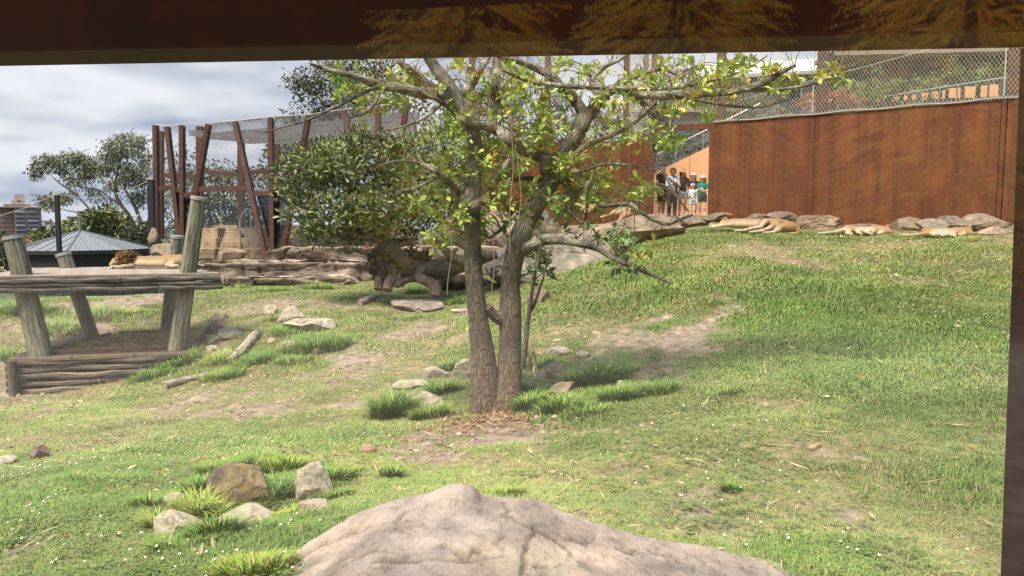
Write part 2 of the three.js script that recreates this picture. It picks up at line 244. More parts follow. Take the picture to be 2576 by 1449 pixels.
const LUSH = patches([[2000, 800, 420, 160, .75], [1750, 720, 250, 80, .6], [200, 1235, 290, 90, 1], [2480, 850, 90, 130, 1], [2450, 1250, 90, 60, .7], [640, 1350, 300, 90, .9], [2000, 1405, 280, 60, .9], [1680, 700, 260, 60, .6], [1900, 880, 300, 120, .5], [1450, 1010, 120, 80, .9], [700, 1150, 200, 60, .7], [120, 720, 180, 60, .6], [1700, 1010, 250, 60, .5], [1800, 1260, 120, 40, .4]]);
const CLOVER = patches([[180, 1235, 280, 95, 1], [2480, 830, 90, 140, 1], [1800, 1300, 160, 60, .8], [2150, 1400, 180, 50, .8], [1700, 1180, 250, 60, .6], [550, 1390, 240, 70, .8], [330, 1140, 160, 40, .6], [2200, 630, 300, 30, .7], [1600, 1050, 160, 30, .6], [2350, 720, 160, 50, .5]]);
const field = (list, x, z) => { let s = 0; for (const p of list) { const u = (x - p.x) / p.ax, v = (z - p.z) / p.az, q = u * u + v * v; if (q < 6) s = max(s, p.k * exp(-q * 0.75)); } return s; };
const MULCH = { x: gp(1245, 1050).x, z: gp(1245, 1050).z };
function cover(x, z) {
  const w = (fbm(x * 1.1 + 5, z * 1.1, 2, 5) - 0.5), w2 = fbm(x * 5, z * 5, 9, 3) - 0.5;
  const dirt = smooth(0.30, 1.0, field(DIRT, x, z) * .95 + w * 1.25 + w2 * 1.0 + 0.06), dry = clamp(field(DRY, x, z) + w * 1.3 + w2 * .5 + 0.14), lush = clamp(field(LUSH, x, z) - w * 0.7 + 0.02);
  const thin = smooth(.46, .72, fbm(x * .75 + 40, z * .75, 8, 4) * .75 + fbm(x * 3.5, z * 3.5, 18, 3) * .3 + (dry - .3) * .22 - lush * .12);
  return { dirt, dry, lush, thin };
}
// ---------------------------------------------------------------- ground sheet
{
  const xs = [], zs = []; for (let x = -13; x <= 14.001; x += 0.1) xs.push(x); for (let k = 1, s = 0.3, x = 13; x < 2200; k++) { x += s; s *= 1.28; xs.unshift(-x); xs.push(x + 1); }
  for (let z = -1.2; z >= -25.5; z -= 0.1) zs.push(z); for (let s = 0.3, z = -25.5; z > -3000; ) { z -= s; s *= 1.25; zs.push(z); } for (let s = 0.5, z = -1.2; z < 120; ) { z += s; s *= 1.5; zs.unshift(z); }
  const pos = [], uv = [], col = [], idx = [], n = xs.length;
  for (const z of zs) for (const x of xs) {
    const y = H(x, z); pos.push(x, y, z); uv.push(x, z);
    let c; const d = hypot(x, z);
    if (d < 34 && z < -1 && z > -26.5 && abs(x) < 15) { const k = cover(x, z), t = fbm(x * 3, z * 3, 1, 4); c = [lerp(0.11, 0.24, t * 0.6), lerp(0.13, 0.2, t * 0.6), lerp(0.04, 0.09, t * 0.6)]; const e = lerp(0.8, 1.25, fbm(x * 2.2, z * 2.2, 12, 4)); c = c.map((q, i) => lerp(q, [0.30, 0.24, 0.185][i] * e, k.dirt)); c = c.map((q, i) => lerp(q, [0.30, 0.24, 0.14][i], clamp(k.dry * 0.35 + k.thin * .6) * (1 - k.dirt))); const m = exp(-((x - MULCH.x) ** 2 / 0.55 + (z - MULCH.z) ** 2 / 0.5)); c = c.map((q, i) => lerp(q, [0.16, 0.10, 0.065][i], clamp(m * 1.2))); }
    else if (z >= -1) c = [0.3, 0.29, 0.27];
    else c = [0.07, 0.09, 0.04];
    col.push(...c);
  }
  for (let j = 0; j < zs.length - 1; j++) for (let i = 0; i < n - 1; i++) { const a = j * n + i; idx.push(a, a + 1, a + n, a + 1, a + n + 1, a + n); }
  struct('ground', G(pos, null, uv, idx, col), M.vcGrain);
}
// ---------------------------------------------------------------- grass: one clump shape, many copies
function clump(rng, n, R, h, w, lean) {
  const p = [], ix = [], nn = [];
  for (let i = 0; i < n; i++) {
    const a = rng() * 2 * PI, q = sqrt(rng()) * R, x = cos(a) * q, z = sin(a) * q, dir = rng() * 2 * PI, hh = h * (0.5 + rng() * 0.7), ln = lean * (0.3 + rng()) * hh, ww = w * (0.7 + rng() * 0.6), c = cos(dir), s = sin(dir), k = p.length / 3;
    const px = -s * ww / 2, pz = c * ww / 2;
    p.push(x - px, -0.01, z - pz, x + px, -0.01, z + pz, x - px * 0.8 + c * ln * 0.35, hh * 0.6, z - pz * 0.8 + s * ln * 0.35, x + px * 0.8 + c * ln * 0.35, hh * 0.6, z + pz * 0.8 + s * ln * 0.35, x + c * ln, hh * (1 - lean * 0.22), z + s * ln);
    ix.push(k, k + 1, k + 2, k + 1, k + 3, k + 2, k + 2, k + 3, k + 4);
    for (let v = 0; v < 5; v++) { const l = hypot(c * 0.5, 1, s * 0.5); nn.push(-c * 0.5 / l * 0.6, 1 / l, -s * 0.5 / l * 0.6); }
  }
  return G(p, nn, null, ix);
}
const bladeMat = mat('#ffffff', { roughness: 0.7, side: THREE.DoubleSide });
const OBST = []; // places where no short grass grows: {x, z, r}
function scatter(top, name, geos, count, place) {
  // place(rng) -> null or {p, s, sy, c}
  const rng = RNG(name.length * 977 + count), lists = geos.map(() => []);
  for (let i = 0; i < count; i++) { const q = place(rng); if (q) lists[floor(rng() * geos.length)].push({ ...q, r: rng() * 2 * PI }); }
  geos.forEach((g, k) => {
    const im = shadows(new THREE.InstancedMesh(g, bladeMat, lists[k].length)), m = new THREE.Matrix4(), q = new THREE.Quaternion(), e = new THREE.Euler(), cc = new THREE.Color();
    lists[k].forEach((o, i) => { e.set(o.tx || 0, o.r, o.tz || 0); q.setFromEuler(e); m.compose(o.p, q, V(o.s, o.sy ?? o.s, o.s)); im.setMatrixAt(i, m); im.setColorAt(i, cc.setRGB(...o.c)); });
    im.name = name; im.userData.kind = 'stuff'; top.add(im);
  });
  return top;
}
function grassColor(k, x, z, rng) {
  const t = fbm(x * 0.8, z * 0.8, 6, 3), v = (0.84 + rng() * 0.32) * lerp(0.85, 1.17, smooth(.3, .7, fbm(x * 1.1, z * 1.1, 14, 4))); let c = [lerp(0.145, 0.23, t), lerp(0.225, 0.295, t), lerp(0.058, 0.09, t)];
  c = c.map((q, i) => lerp(q, [0.105, 0.215, 0.034][i], k.lush * 0.8)); if (rng() < 0.1 + k.dry * 0.5 + k.thin * .2) c = c.map((q, i) => lerp(q, [0.40, 0.335, 0.165][i], 0.3 + rng() * 0.6)); return c.map(q => q * v);
}
{
  const r0 = RNG(5), near = [0, 1, 2, 3].map(i => clump(r0, 18, 0.06, 0.05, 0.0036, 1.25)), far = [0, 1, 2].map(i => clump(r0, 24, 0.15, 0.05, 0.0062, 1.3));
  const area = (d0, d1, rng) => { const d = sqrt(lerp(d0 * d0, d1 * d1, rng())); return [(rng() * 2 - 1) * (0.74 * d + 0.4), -d]; };
  const place = (d0, d1, s0) => rng => {
    const [x, z] = area(d0, d1, rng); if (x > 13.9 || x < -13) return null;
    const k = cover(x, z); if (rng() < k.dirt * 0.95 || rng() < k.thin * .7 || OBST.some(o => (x - o.x) ** 2 + (z - o.z) ** 2 < o.r * o.r)) return null;
    if (z < -24.2 || (x > 4 && -z > 23.6 - (x - 5) * .45)) return null;
    const s = s0 * (0.7 + rng() * 0.6) * (1 - 0.4 * k.dirt), sy = s * (0.35 + 0.75 * k.lush + 0.6 * smooth(.35, .75, fbm(x * 2, z * 2, 3, 3))) * (1 - 0.25 * k.dry) * (1 - .35 * k.thin);
    return { p: V(x, H(x, z), z), s, sy, c: grassColor(k, x, z, rng) };
  };
  scene.userData.grass = () => {
    const top = new THREE.Group(); top.name = 'grass'; tag(top, 'short green and straw coloured turf over the whole slope', 'grass', null, 'stuff'); scene.add(top);
    scatter(top, 'near_blades', near, 66000, place(3.0, 7.5, 1.05));
    scatter(top, 'middle_blades', far, 66000, place(7.2, 13.5, .9));
    scatter(top, 'far_blades', far, 64000, place(13.2, 25, 1.3));
  };
}
// ---------------------------------------------------------------- the viewing window we look through
{
  const t = thing('viewing_window', 'dark rusty steel window frame around the pane in front of us', 'window', V(0, 0, -1.8)); t.rotation.y = -4.6 * PI / 180;
  const yb = at(1288, 146, 2.0).y, xr = 1.282;
  part('lintel', box(7.6, 0.62, 0.17, -0.6, yb + 0.31, -0.105, 0.006), M.lintel, t);
  { const g = box(0.22, 3.2, 0.17, 0.11, -0.12, 0, 0.006); g.rotateZ(0.019); g.translate(xr, 1.45 - 0.003 + Math.min(0, yb - 2.93), -0.105); part('post', g, M.rustdark, t); }
  part('post', box(0.22, 3.2, 0.17, -2.2, yb - 1.6 - 0.003, -0.105, 0.006), M.rustdark, t);
  part('sill', box(5.2, 0.3, 0.2, 0, -0.3, -0.105, 0.006), M.rustdark, t);
  const pane = new THREE.PlaneGeometry(3.72, 3.1); pane.translate(-0.38, 1.37, 0); part('glass_pane', pane, M.mirrorglass, t);
  const fl = struct('viewing_floor', box(8, 0.12, 5.2, 0, 0.02, 1.1), mat([0.32, 0.3, 0.28], { map: T.grain, roughness: 0.9 }));
  const s = thing('shelter_roof', 'dark steel roof over the viewing window, overhead and behind us', 'roof', V(0, 0, 0));
  wpart('roof_slab', box(22, 0.14, 2.5, 0, 2.95, -0.45), M.rustdark, s);
  for (const x of [-9.5, 9.5]) wpart('roof_post', box(0.16, 2.8, 0.16, x, 1.48, 0.6), M.rustdark, s);
}
// ---------------------------------------------------------------- the rusty steel wall on the right
const WALLA = at(1790, 545, 26), WALLB = at(2548, 545, 20.9), FEET = at(1700, 543, 26.6).y;   // base line of the long wall
const wallTop = at(1790, 312, 26).y;
const WIN0 = at(1640, 545, 26.5), WIN1 = at(1782, 545, 26.03);
function wallFrame(a, b) { const u = b.clone().sub(a).setY(0), L = u.length(); u.normalize(); return { a, u, n: V(-u.z, 0, u.x), L, p: (s, y, o = 0) => V(a.x + u.x * s - u.z * 0 + (-u.z) * o, y, a.z + u.z * s + u.x * o) }; }
// slab from s0 to s1 along a frame, y0 to y1, its front at offset o (towards the camera side), thickness th behind it
function slab(f, s0, s1, y0, y1, th = 0.12, o = 0) { const g = box(s1 - s0, y1 - y0, th, (s0 + s1) / 2, (y0 + y1) / 2, -th / 2 + o); const m = new THREE.Matrix4().makeBasis(f.u, UPV, V(-f.u.z, 0, f.u.x)); m.setPosition(f.a.x, 0, f.a.z); const uv = g.attributes.uv; return g.applyMatrix4(m); }
{
  const f = wallFrame(WALLA, WALLB);
  const w = thing('rusty_steel_wall', 'long rust brown steel wall behind the row of sleeping lions', 'wall', V(WALLA.x, 0, WALLA.z));
  const seam = 3.35; let s = 0.0;
  for (const e of [1.15, 2.25, seam, seam + 1.85, seam + 3.7, f.L - 0.42]) { const o = 0, gap = e === seam || s === seam ? .006 : .0015; wpart('steel_panel', slab(f, s + (s === seam ? .006 : .0015), e - (e === seam ? .006 : .0015), 0.6, wallTop, 0.1, o), M.rust, w); s = e; }
  wpart('corner_post', slab(f, f.L - 0.40, f.L - 0.29, 0.6, wallTop, 0.16, 0.03), M.rustdark, w);
  wpart('corner_post', slab(f, f.L - 0.26, f.L - 0.12, 0.6, wallTop, 0.2, 0.0), M.rust, w);
  wpart('backing_panel', slab(f, f.L - .5, f.L + .3, 0.6, wallTop - .01, 0.05, -.21), M.rustdark, w);
  wpart('end_panel', slab(f, f.L - 0.115, f.L + 2.5, 0.6, wallTop, 0.1, 0.05), M.rust, w);
  wpart('cap_rail', slab(f, 0, f.L + 2.5, wallTop + 0.002, wallTop + 0.05, 0.16, 0.02), M.rustdark, w);
  // the netting above
  const n = thing('wire_netting', 'pale wire netting stretched above the long rusty wall', 'netting', V(WALLA.x, wallTop, WALLA.z));
  const wave = (u, v) => f.p(u, wallTop + 0.06 + v + 0.02 * sin(u * 3.3), 0.02 + 0.05 * sin(u * 0.9) * smooth(0, 1, v));
  wpart('mesh', netting(wave, f.L + 1.2, 4.2, 0.105, 0.0052, 1.55, 1.4), M.netlight, n, 'stuff');
  const o = wires(); for (let k = 0; k < f.L * 12; k++) { const s = k / 12, a = f.p(s, wallTop + 0.01, 0.06), b = f.p(s + 0.05, wallTop + 0.13 + 0.02 * sin(s * 3.3), 0.04); wire(a, b, 0.009, o); } wpart('lacing', wireGeo(o), M.netlight, n, 'stuff');
  const pl = []; for (let s = 0; s <= f.L + 1; s += 0.25) pl.push(wave(s, 0).add(V(0, 0, 0.03))); wpart('edge_rope', tube(pl, pl.map(() => 0.014), 5), M.netlight, n);
  wpart('tension_wire', tube([f.p(0, wallTop + 0.6, -0.05), f.p(f.L + 1, wallTop + 2.2, -0.05)], [0.01, 0.01], 4), M.steel, n);
  for (const [s, wd, rope] of [[0.16, 0.3, 0], [seam + 0.14, 0.33, 1], [f.L - 0.12, 0.4, 1]]) {
    wpart('net_post', slab(f, s - wd / 2, s + wd / 2, wallTop + 0.052, wallTop + 4.3, 0.14, -0.12), M.steelred, n);
    if (rope) wpart('edge_rope', tube([f.p(s - wd / 2 - 0.05, wallTop + 0.1, 0.06), f.p(s - wd / 2 - 0.05, wallTop + 4.2, 0.06)], [0.02, 0.02], 5), M.netlight, n);
  }
}
// the stretch with the visitors' window, and the wall that runs back to the left of it
{
  const f = wallFrame(WIN0, WIN1), w = thing('window_wall', 'rusty steel wall with the big glass window that the visitors look through', 'wall', V(WIN0.x, 0, WIN0.z));
  const yt = at(1700, 326, 26.3).y, y0 = FEET - 0.05, wt = at(1640, 316, 26.5).y;
  wpart('lintel', slab(f, -0.12, f.L + 0.12, yt, wt, 0.2, 0.04), M.rust, w);
  wpart('jamb', slab(f, -0.12, 0.05, 0.6, yt - 0.003, 0.2, 0.035), M.rustdark, w);
  wpart('jamb', slab(f, f.L - 0.03, f.L + 0.115, 0.6, yt - 0.003, 0.2, 0.035), M.rust, w);
  wpart('sill', slab(f, 0.053, f.L - 0.033, 0.6, y0, 0.2, 0.03), M.rustdark, w);
  wpart('glass_pane', (() => { const a = f.p(0.053, y0, -0.06), b = f.p(f.L - 0.033, yt, -0.06); return G([a.x, y0, a.z, b.x, y0, b.z, b.x, yt, b.z, a.x, yt, a.z], null, [0, 0, 1, 0, 1, 1, 0, 1], [0, 1, 2, 0, 2, 3]); })(), M.glass, w);
  const n = thing('wire_netting', 'wire netting and slim posts above the visitors\' window', 'netting', V(WIN0.x, wt, WIN0.z));
  wpart('mesh', netting((u, v) => f.p(u - 0.1, wt + 0.02 + v, 0.03), f.L + 0.2, 4, 0.105, 0.0052, 1.55, 4), M.netlight, n, 'stuff');
  const o = wires(); for (let s = 0; s < f.L; s += 0.085) wire(f.p(s, wt - 0.02, 0.07), f.p(s + 0.05, wt + 0.1, 0.06), 0.009, o); wpart('lacing', wireGeo(o), M.netlight, n, 'stuff');
  wpart('net_post', slab(f, -0.1, 0.1, wt + 0.003, wt + 4, 0.12, -0.06), M.steelred, n);
  // left run
  const C1 = at(1580, 545, 29.2), C2 = at(1180, 545, 30.5), g = wallFrame(C1, WIN0), h = wallFrame(C2, C1), l = thing('rusty_steel_wall', 'rust brown steel wall left of the visitors\' window, behind the tree\'s leaves', 'wall', V(C1.x, 0, C1.z));
  const lt = at(1580, 354, 29.2).y;
  for (const [a, b] of [[0, 0.5], [0.5, 1]]) wpart('steel_panel', slab(g, a * g.L + 0.006, b * g.L - 0.13 * b, 0.4, lt - 0.02, 0.1), M.rust, l);
  for (let k = 0; k < 5; k++) wpart('steel_panel', slab(h, k / 5 * h.L + 0.006, (k + 1) / 5 * h.L - 0.006, 0.4, lt, 0.1), M.rust, l);
  const n2 = thing('wire_netting', 'wire netting above the wall left of the visitors\' window', 'netting', V(C1.x, lt, C1.z));
  wpart('mesh', [netting((u, v) => h.p(u, lt + v, 0.02), h.L, 4.5, 0.14, 0.007, 1.55, 5), netting((u, v) => g.p(u, lt + v, 0.02), g.L - 0.1, 4.5, 0.14, 0.007, 1.55, 5)], M.netlight, n2, 'stuff');
  for (const s of [0.02, 0.5, 0.98]) wpart('net_post', slab(h, s * h.L - 0.12, s * h.L + 0.12, lt + 0.002, lt + 4.6, 0.14, -0.05), M.steelred, n2);
  for (const s of [0.55]) wpart('net_post', slab(g, s * g.L - 0.12, s * g.L + 0.12, lt + 0.002, lt + 4.6, 0.14, -0.05), M.steelred, n2);
  // ground the visitors stand on
  struct('visitor_path', (() => { const a = f.p(-0.8, 0, -0.22), b = f.p(f.L + 0.1, 0, -0.22); return slab(f, -1.0, f.L + 4, FEET - 0.15, FEET, 7, -0.215); })(), mat([0.36, 0.33, 0.3], { map: T.grain }));
  // sloping orange wall behind the visitors
  const B0 = at(1600, 545, 31.5), B1 = at(1840, 545, 30.2), q = wallFrame(B0, B1), ow = thing('ramp_wall', 'orange rendered ramp wall sloping up behind the visitors', 'wall', V(B0.x, 0, B0.z));
  const sy = (px, py) => at(px, py, 31).y;
  const ya = sy(1640, 438), yb = sy(1777, 375), sA = (1640 - 1600) / 240 * q.L, sB = (1777 - 1600) / 240 * q.L, top = s => lerp(ya, yb, (s - sA) / (sB - sA));
  const cuts = [-0.9, 0.85, 2.2, 3.4, q.L + 1.5]; for (let k = 0; k < 4; k++) { const a = cuts[k] + 0.008, b = cuts[k + 1] - 0.008, sh = new THREE.Shape(); sh.moveTo(a, FEET - 0.1); sh.lineTo(b, FEET - 0.1); sh.lineTo(b, top(b)); sh.lineTo(a, top(a)); sh.closePath(); const e = boxUV(new THREE.ExtrudeGeometry(sh, { depth: 0.15, bevelEnabled: false })); const m = new THREE.Matrix4().makeBasis(q.u, UPV, V(-q.u.z, 0, q.u.x)); m.setPosition(q.a.x, 0, q.a.z); wpart('wall_panel', e.applyMatrix4(m), M.terracotta, ow); }
  const rail = thing('glass_railing', 'glass railing along the top of the sloping orange wall', 'railing', V(B0.x, 3, B0.z));
  wpart('handrail', tube([q.p(-0.8, top(-0.8) + 0.75, -0.05), q.p(q.L + 1, top(q.L + 1) + 0.75, -0.05)], [0.03, 0.03], 6), M.steel, rail);
  for (let s = -0.6; s < q.L + 1; s += 1.1) { wpart('post', tube([q.p(s, top(s), -0.05), q.p(s, top(s) + 0.74, -0.05)], [0.018, 0.018], 6), M.steel, rail); const a = q.p(s + 0.06, 0, -0.06), b = q.p(s + 1.04, 0, -0.06); wpart('glass_pane', G([a.x, top(s) + 0.06, a.z, b.x, top(s + 1) + 0.06, b.z, b.x, top(s + 1) + 0.68, b.z, a.x, top(s) + 0.68, a.z], null, [0, 0, 1, 0, 1, 1, 0, 1], [0, 1, 2, 0, 2, 3]), M.glass, rail); }
}
// ---------------------------------------------------------------- the buildings beyond the netting, upper right
{
  const P = (px, py, d) => at(px, py, d), C = P(1960, 260, 42), f = wallFrame(P(1740, 260, 43.5), P(2190, 260, 41));
  const b = thing('low_building', 'low building with a pale green corrugated roof and grey panels', 'building', V(C.x, 0, C.z));
  const eave = P(1900, 186, 42).y, base = P(1900, 330, 42).y, wallm = mat([0.34, 0.35, 0.39], { map: T.grain, roughness: 0.8 });
  for (let k = 0; k < 8; k++) wpart('wall_panel', slab(f, k / 8 * f.L + 0.02, (k + 1) / 8 * f.L - 0.02, base - 1, eave - 0.35, 0.15, 0.004 * (k % 2)), k % 3 === 1 ? mat([0.06, 0.065, 0.08], { roughness: 0.25 }) : wallm, b);
  wpart('wall_panel', slab(f, 0, f.L, eave - 0.345, eave - 0.02, 0.15, -0.02), mat([0.05, 0.045, 0.045]), b);
  // corrugated roof rising away from us
  const pos = [], ix = [], uv = [], N = 170; for (let k = 0; k <= N; k++) { const s = lerp(-0.4, f.L + 0.4, k / N), y = 0.03 * (k % 2); for (const [o, yy] of [[0.75, eave], [-4.8, eave + 1.75]]) { const p = f.p(s, yy + y, o); pos.push(p.x, p.y, p.z); uv.push(s, o); } }
  for (let k = 0; k < N; k++) { const a = 2 * k; ix.push(a, a + 2, a + 1, a + 2, a + 3, a + 1); }
  wpart('roof', G(pos, null, uv, ix), mat([0.50, 0.56, 0.50], { roughness: 0.5, side: THREE.DoubleSide }), b);
  wpart('gutter', slab(f, -0.45, f.L + 0.45, eave - 0.14, eave - 0.005, 0.1, 0.84), mat([0.3, 0.33, 0.3]), b);
  const g = wallFrame(P(2120, 260, 36.3), P(2640, 260, 35.2)), D = P(2380, 260, 35.5), c = thing('dark_building', 'dark open fronted building with a brown eave behind the netting at far right', 'building', V(D.x, 0, D.z));
  const e0 = P(2380, 160, 35.5).y, b0 = P(2380, 300, 35.5).y, dk = mat([0.13, 0.125, 0.12]), blue = mat([0.10, 0.12, 0.16], { roughness: 0.2 });
  wpart('back_wall', slab(g, 0, g.L + 3, b0 - 1, e0 + 1.1, 0.15, -2.4), dk, c);
  for (let k = 0; k < 6; k++) wpart('window', slab(g, 0.4 + k * 1.75, 1.75 + k * 1.75, b0 + 0.7, e0 - 0.2, 0.05, -2.3), k % 2 ? blue : mat([0.4, 0.41, 0.44], { roughness: 0.4 }), c);
  for (let k = 0; k < 5; k++) wpart('column', slab(g, 0.1 + k * 2.3, 0.3 + k * 2.3, b0 - 1, e0 + 0.45, 0.2, -0.4), mat([0.06, 0.05, 0.045]), c);
  wpart('fascia', slab(g, -0.6, g.L + 3, e0 + 0.46, e0 + 0.72, 0.1, 0.5), mat([0.24, 0.2, 0.165]), c);
  wpart('roof', slab(g, -0.6, g.L + 3, e0 + 0.73, e0 + 0.9, 3.6, 0.55), mat([0.26, 0.25, 0.23]), c);
  wpart('ceiling_beam', slab(g, -0.6, g.L + 3, e0 + 0.2, e0 + 0.44, 0.12, -0.2), mat([0.055, 0.045, 0.04]), c);
  // walkway rail with terracotta slats at its foot
  const r0 = P(2250, 262, 33), r1 = P(2560, 185, 29), rl = thing('ramp_railing', 'sloping handrail with orange lit slats below it at far right', 'railing', P(2420, 250, 31));
  wpart('handrail', tube([P(2230, 242, 33), P(2560, 190, 29)], [0.03, 0.03], 6), M.steel, rl);
  for (let k = 0; k < 7; k++) { const t = k / 6, px = lerp(2270, 2540, t), d = lerp(32.5, 29.2, t); wpart('post', tube([P(px, lerp(262, 246, t), d), P(px + 6, lerp(236, 194, t), d)], [0.02, 0.02], 5), M.steel, rl); }
  for (const [px, py, w, h] of [[2253, 249, 14, 10], [2278, 247, 8, 12], [2300, 245, 8, 13], [2327, 243, 14, 17], [2352, 240, 14, 18], [2374, 238, 5, 20], [2396, 234, 16, 24], [2413, 234, 4, 24], [2440, 232, 24, 28], [2475, 230, 14, 28], [2500, 228, 20, 30]]) { const d = lerp(32, 29.4, (px - 2250) / 250), a = P(px, py, d), q = d / F; const s = box(w * q, h * q, 0.06, a.x, a.y, a.z); wpart('slat', s, M.terracotta, rl); }
}
// ---------------------------------------------------------------- the tall net cage and its seating
const STAGE = at(690, 640, 29.5).y;
{
  struct('stage_floor', (() => { const a = at(380, 600, 40), b = at(1250, 600, 27.6); const g = box(19.2, 0.3, 12.4, -3.9, STAGE - 0.53, -33.9); return g; })(), mat([0.42, 0.33, 0.23], { map: T.grain }));
  const c = thing('net_cage', 'tall red brown steel cage with splayed posts, netting and glass', 'cage', V(-10, STAGE, -31));
  const D = px => px < 690 ? lerp(32.0, 29.6, (px - 392) / 298) : lerp(29.6, 27.4, (px - 690) / 260);
  const Q = (px, py) => at(px, py, D(px));
  const post = (a, b, w = 0.17, d = 0.3) => wpart('post', bar(a, b, w, d), M.steelred, c);
  const fr = [[392, 316, 396, 640], [421, 320, 459, 645], [458, 316, 461, 645], [525, 313, 465, 645], [592, 307, 672, 645], [681, 297, 687, 645], [777, 291, 707, 645], [866, 278, 934, 640], [952, 270, 944, 640], [1024, 262, 958, 640]];
  for (const [a, b, e, g] of fr) { const base = at(e, g, D(e)), top = at(a, b, D(a)); base.y = STAGE - 0.3; post(base, top); }
  // bolts along the posts' edges
  const bo = []; for (const [a, b, e, g] of fr) { const base = at(e, g, D(e)), top = at(a, b, D(a)); base.y = STAGE; for (let t = 0.5; t < 1; t += 0.035) bo.push(box(0.035, 0.03, 0.05).translate(...base.clone().lerp(top, t).add(V(0.1, 0, 0.16)).toArray())); } wpart('bolts', bo, M.steelred, c, 'stuff');
  const rail = (a, b, w = 0.18) => wpart('rail', bar(a, b, 0.2, w, V(0, 0, 1)), M.steelred, c);
  rail(Q(396, 477), Q(434, 470)); rail(Q(437, 480), Q(459, 477)); rail(Q(461, 492), Q(497, 487)); rail(Q(499, 476), Q(634, 473)); rail(Q(640, 487), Q(684, 487)); rail(Q(686, 470), Q(741, 470)); rail(Q(744, 458), Q(900, 448)); rail(Q(905, 470), Q(1010, 466));
  const back = 38; for (const [x, y0, y1] of [[403, 330, 600], [503, 318, 604], [607, 330, 604], [695, 340, 600], [780, 345, 600], [880, 340, 600]]) wpart('post', bar(at(x, y1, back), at(x, y0, back), 0.3, 0.3), M.steelred, c);
  for (const [a, b, e, g] of [[403, 440, 503, 446], [503, 430, 607, 441], [607, 441, 640, 432], [640, 432, 695, 431], [695, 418, 780, 424], [780, 420, 880, 422]]) wpart('rail', bar(at(a, b, back), at(e, g, back), 0.22, 0.22), M.steelred, c);
  // netting between the posts, upper part
  const nets = [], quad = (tl, tr, bl, br) => { const W = (tl.distanceTo(tr) + bl.distanceTo(br)) / 2, Hh = tl.distanceTo(bl); nets.push(netting((u, v) => { const a = clamp(u / W), b = clamp(v / Hh); const p = bl.clone().lerp(br, a), q = tl.clone().lerp(tr, a); return p.lerp(q, b); }, W, Hh, 0.125, 0.0055, 1.9, 1.5)); };
  quad(Q(392, 318), Q(421, 322), Q(396, 476), Q(434, 470)); quad(Q(421, 322), Q(458, 318), Q(436, 480), Q(459, 478)); quad(Q(458, 318), Q(525, 315), Q(460, 490), Q(498, 487)); quad(Q(525, 315), Q(592, 309), Q(499, 475), Q(634, 472)); quad(Q(592, 309), Q(681, 299), Q(640, 486), Q(684, 486)); quad(Q(681, 299), Q(777, 293), Q(685, 469), Q(741, 469)); quad(Q(777, 293), Q(866, 280), Q(745, 457), Q(900, 448)); quad(Q(866, 280), Q(952, 272), Q(905, 450), Q(948, 448)); quad(Q(952, 272), Q(1024, 264), Q(950, 448), Q(990, 448));
  wpart('netting', nets, M.netgrey, c, 'stuff');
  // cable over the post tops with the netting bulging above it
  const tops = fr.map(([a, b]) => at(a, b - 3, D(a))); wpart('cable', tube(tops, tops.map(() => 0.02), 5), M.netlight, c);
  const bul = []; for (let k = 3; k < fr.length - 1; k++) { const a = tops[k], b = tops[k + 1], W = a.distanceTo(b); bul.push(netting((u, v) => { const p = a.clone().lerp(b, u / W), q = at(lerp(fr[k][0], fr[k + 1][0], u / W) + 10, 330 - 4 * k, back).setY(a.y + 0.2); return p.lerp(q, v / 7).add(V(0, 0.22 * sin(PI * u / W) * sin(PI * min(1, v / 7)) * 1.5, 0)); }, W, 7, 0.2, 0.006, 1.9, 1.2)); } wpart('netting', bul, M.netgrey, c, 'stuff');
  // sagging shade cloth in long overlapping strips
  const cloth = mat([0.062, 0.06, 0.065], { roughness: 0.9, side: THREE.DoubleSide });
  const up = [[486, 327], [534, 333], [629, 325], [775, 311], [900, 293], [1000, 285], [1060, 280]], lo = [[470, 341], [555, 353], [630, 361], [707, 363], [758, 355], [850, 345], [1060, 330]];
  const on = (l, t) => { const x = lerp(475, 1050, t); let i = 0; while (i < l.length - 2 && l[i + 1][0] < x) i++; return [x, lerp(l[i][1], l[i + 1][1], clamp((x - l[i][0]) / (l[i + 1][0] - l[i][0])))]; };
  for (let s = 0; s < 5; s++) {
    const pos = [], uv = [], ix = [], n = 40; for (let i = 0; i <= n; i++) for (let j = 0; j <= 3; j++) { const t = i / n, v = (s + j / 3 * 1.12) / 5.1, [x, ya] = on(up, t), yb = on(lo, t)[1], dd = lerp(36.5, 31.5, v) - 3 * t; const p = at(x, lerp(ya, yb, min(v, 1)), dd); p.y += 0.018 * sin(i * 0.9 + s * 2) + 0.006 * sin(i * 2.3 + j); pos.push(p.x, p.y, p.z); uv.push(t * 12, v * 4); }
    for (let i = 0; i < n; i++) for (let j = 0; j < 3; j++) { const a = i * 4 + j; ix.push(a, a + 4, a + 1, a + 4, a + 5, a + 1); } wpart('shade_cloth', G(pos, null, uv, ix), cloth, c);
  }
  // glass: clear between the groups, tinted in the wedges
  const pane = (l, m) => { const p = l.map(([x, y]) => { const q = Q(x, y); q.z -= 0.08; return q; }); wpart('glass_pane', G(p.flatMap(q => [q.x, q.y, q.z]), null, p.flatMap((q, i) => [i & 1, i >> 1]), p.length === 3 ? [0, 1, 2] : [0, 1, 2, 0, 2, 3]), m, c); };
  pane([[400, 480], [437, 476], [455, 636], [400, 626]], M.glass); pane([[500, 480], [636, 478], [668, 630], [472, 630]], M.glass); pane([[742, 464], [880, 456], [925, 630], [715, 630]], M.glass);
  for (const l of [[[441, 486], [458, 484], [461, 634]], [[463, 497], [494, 494], [466, 634]], [[645, 492], [683, 492], [684, 628]], [[688, 476], [738, 476], [692, 628]]]) pane(l, M.tint);
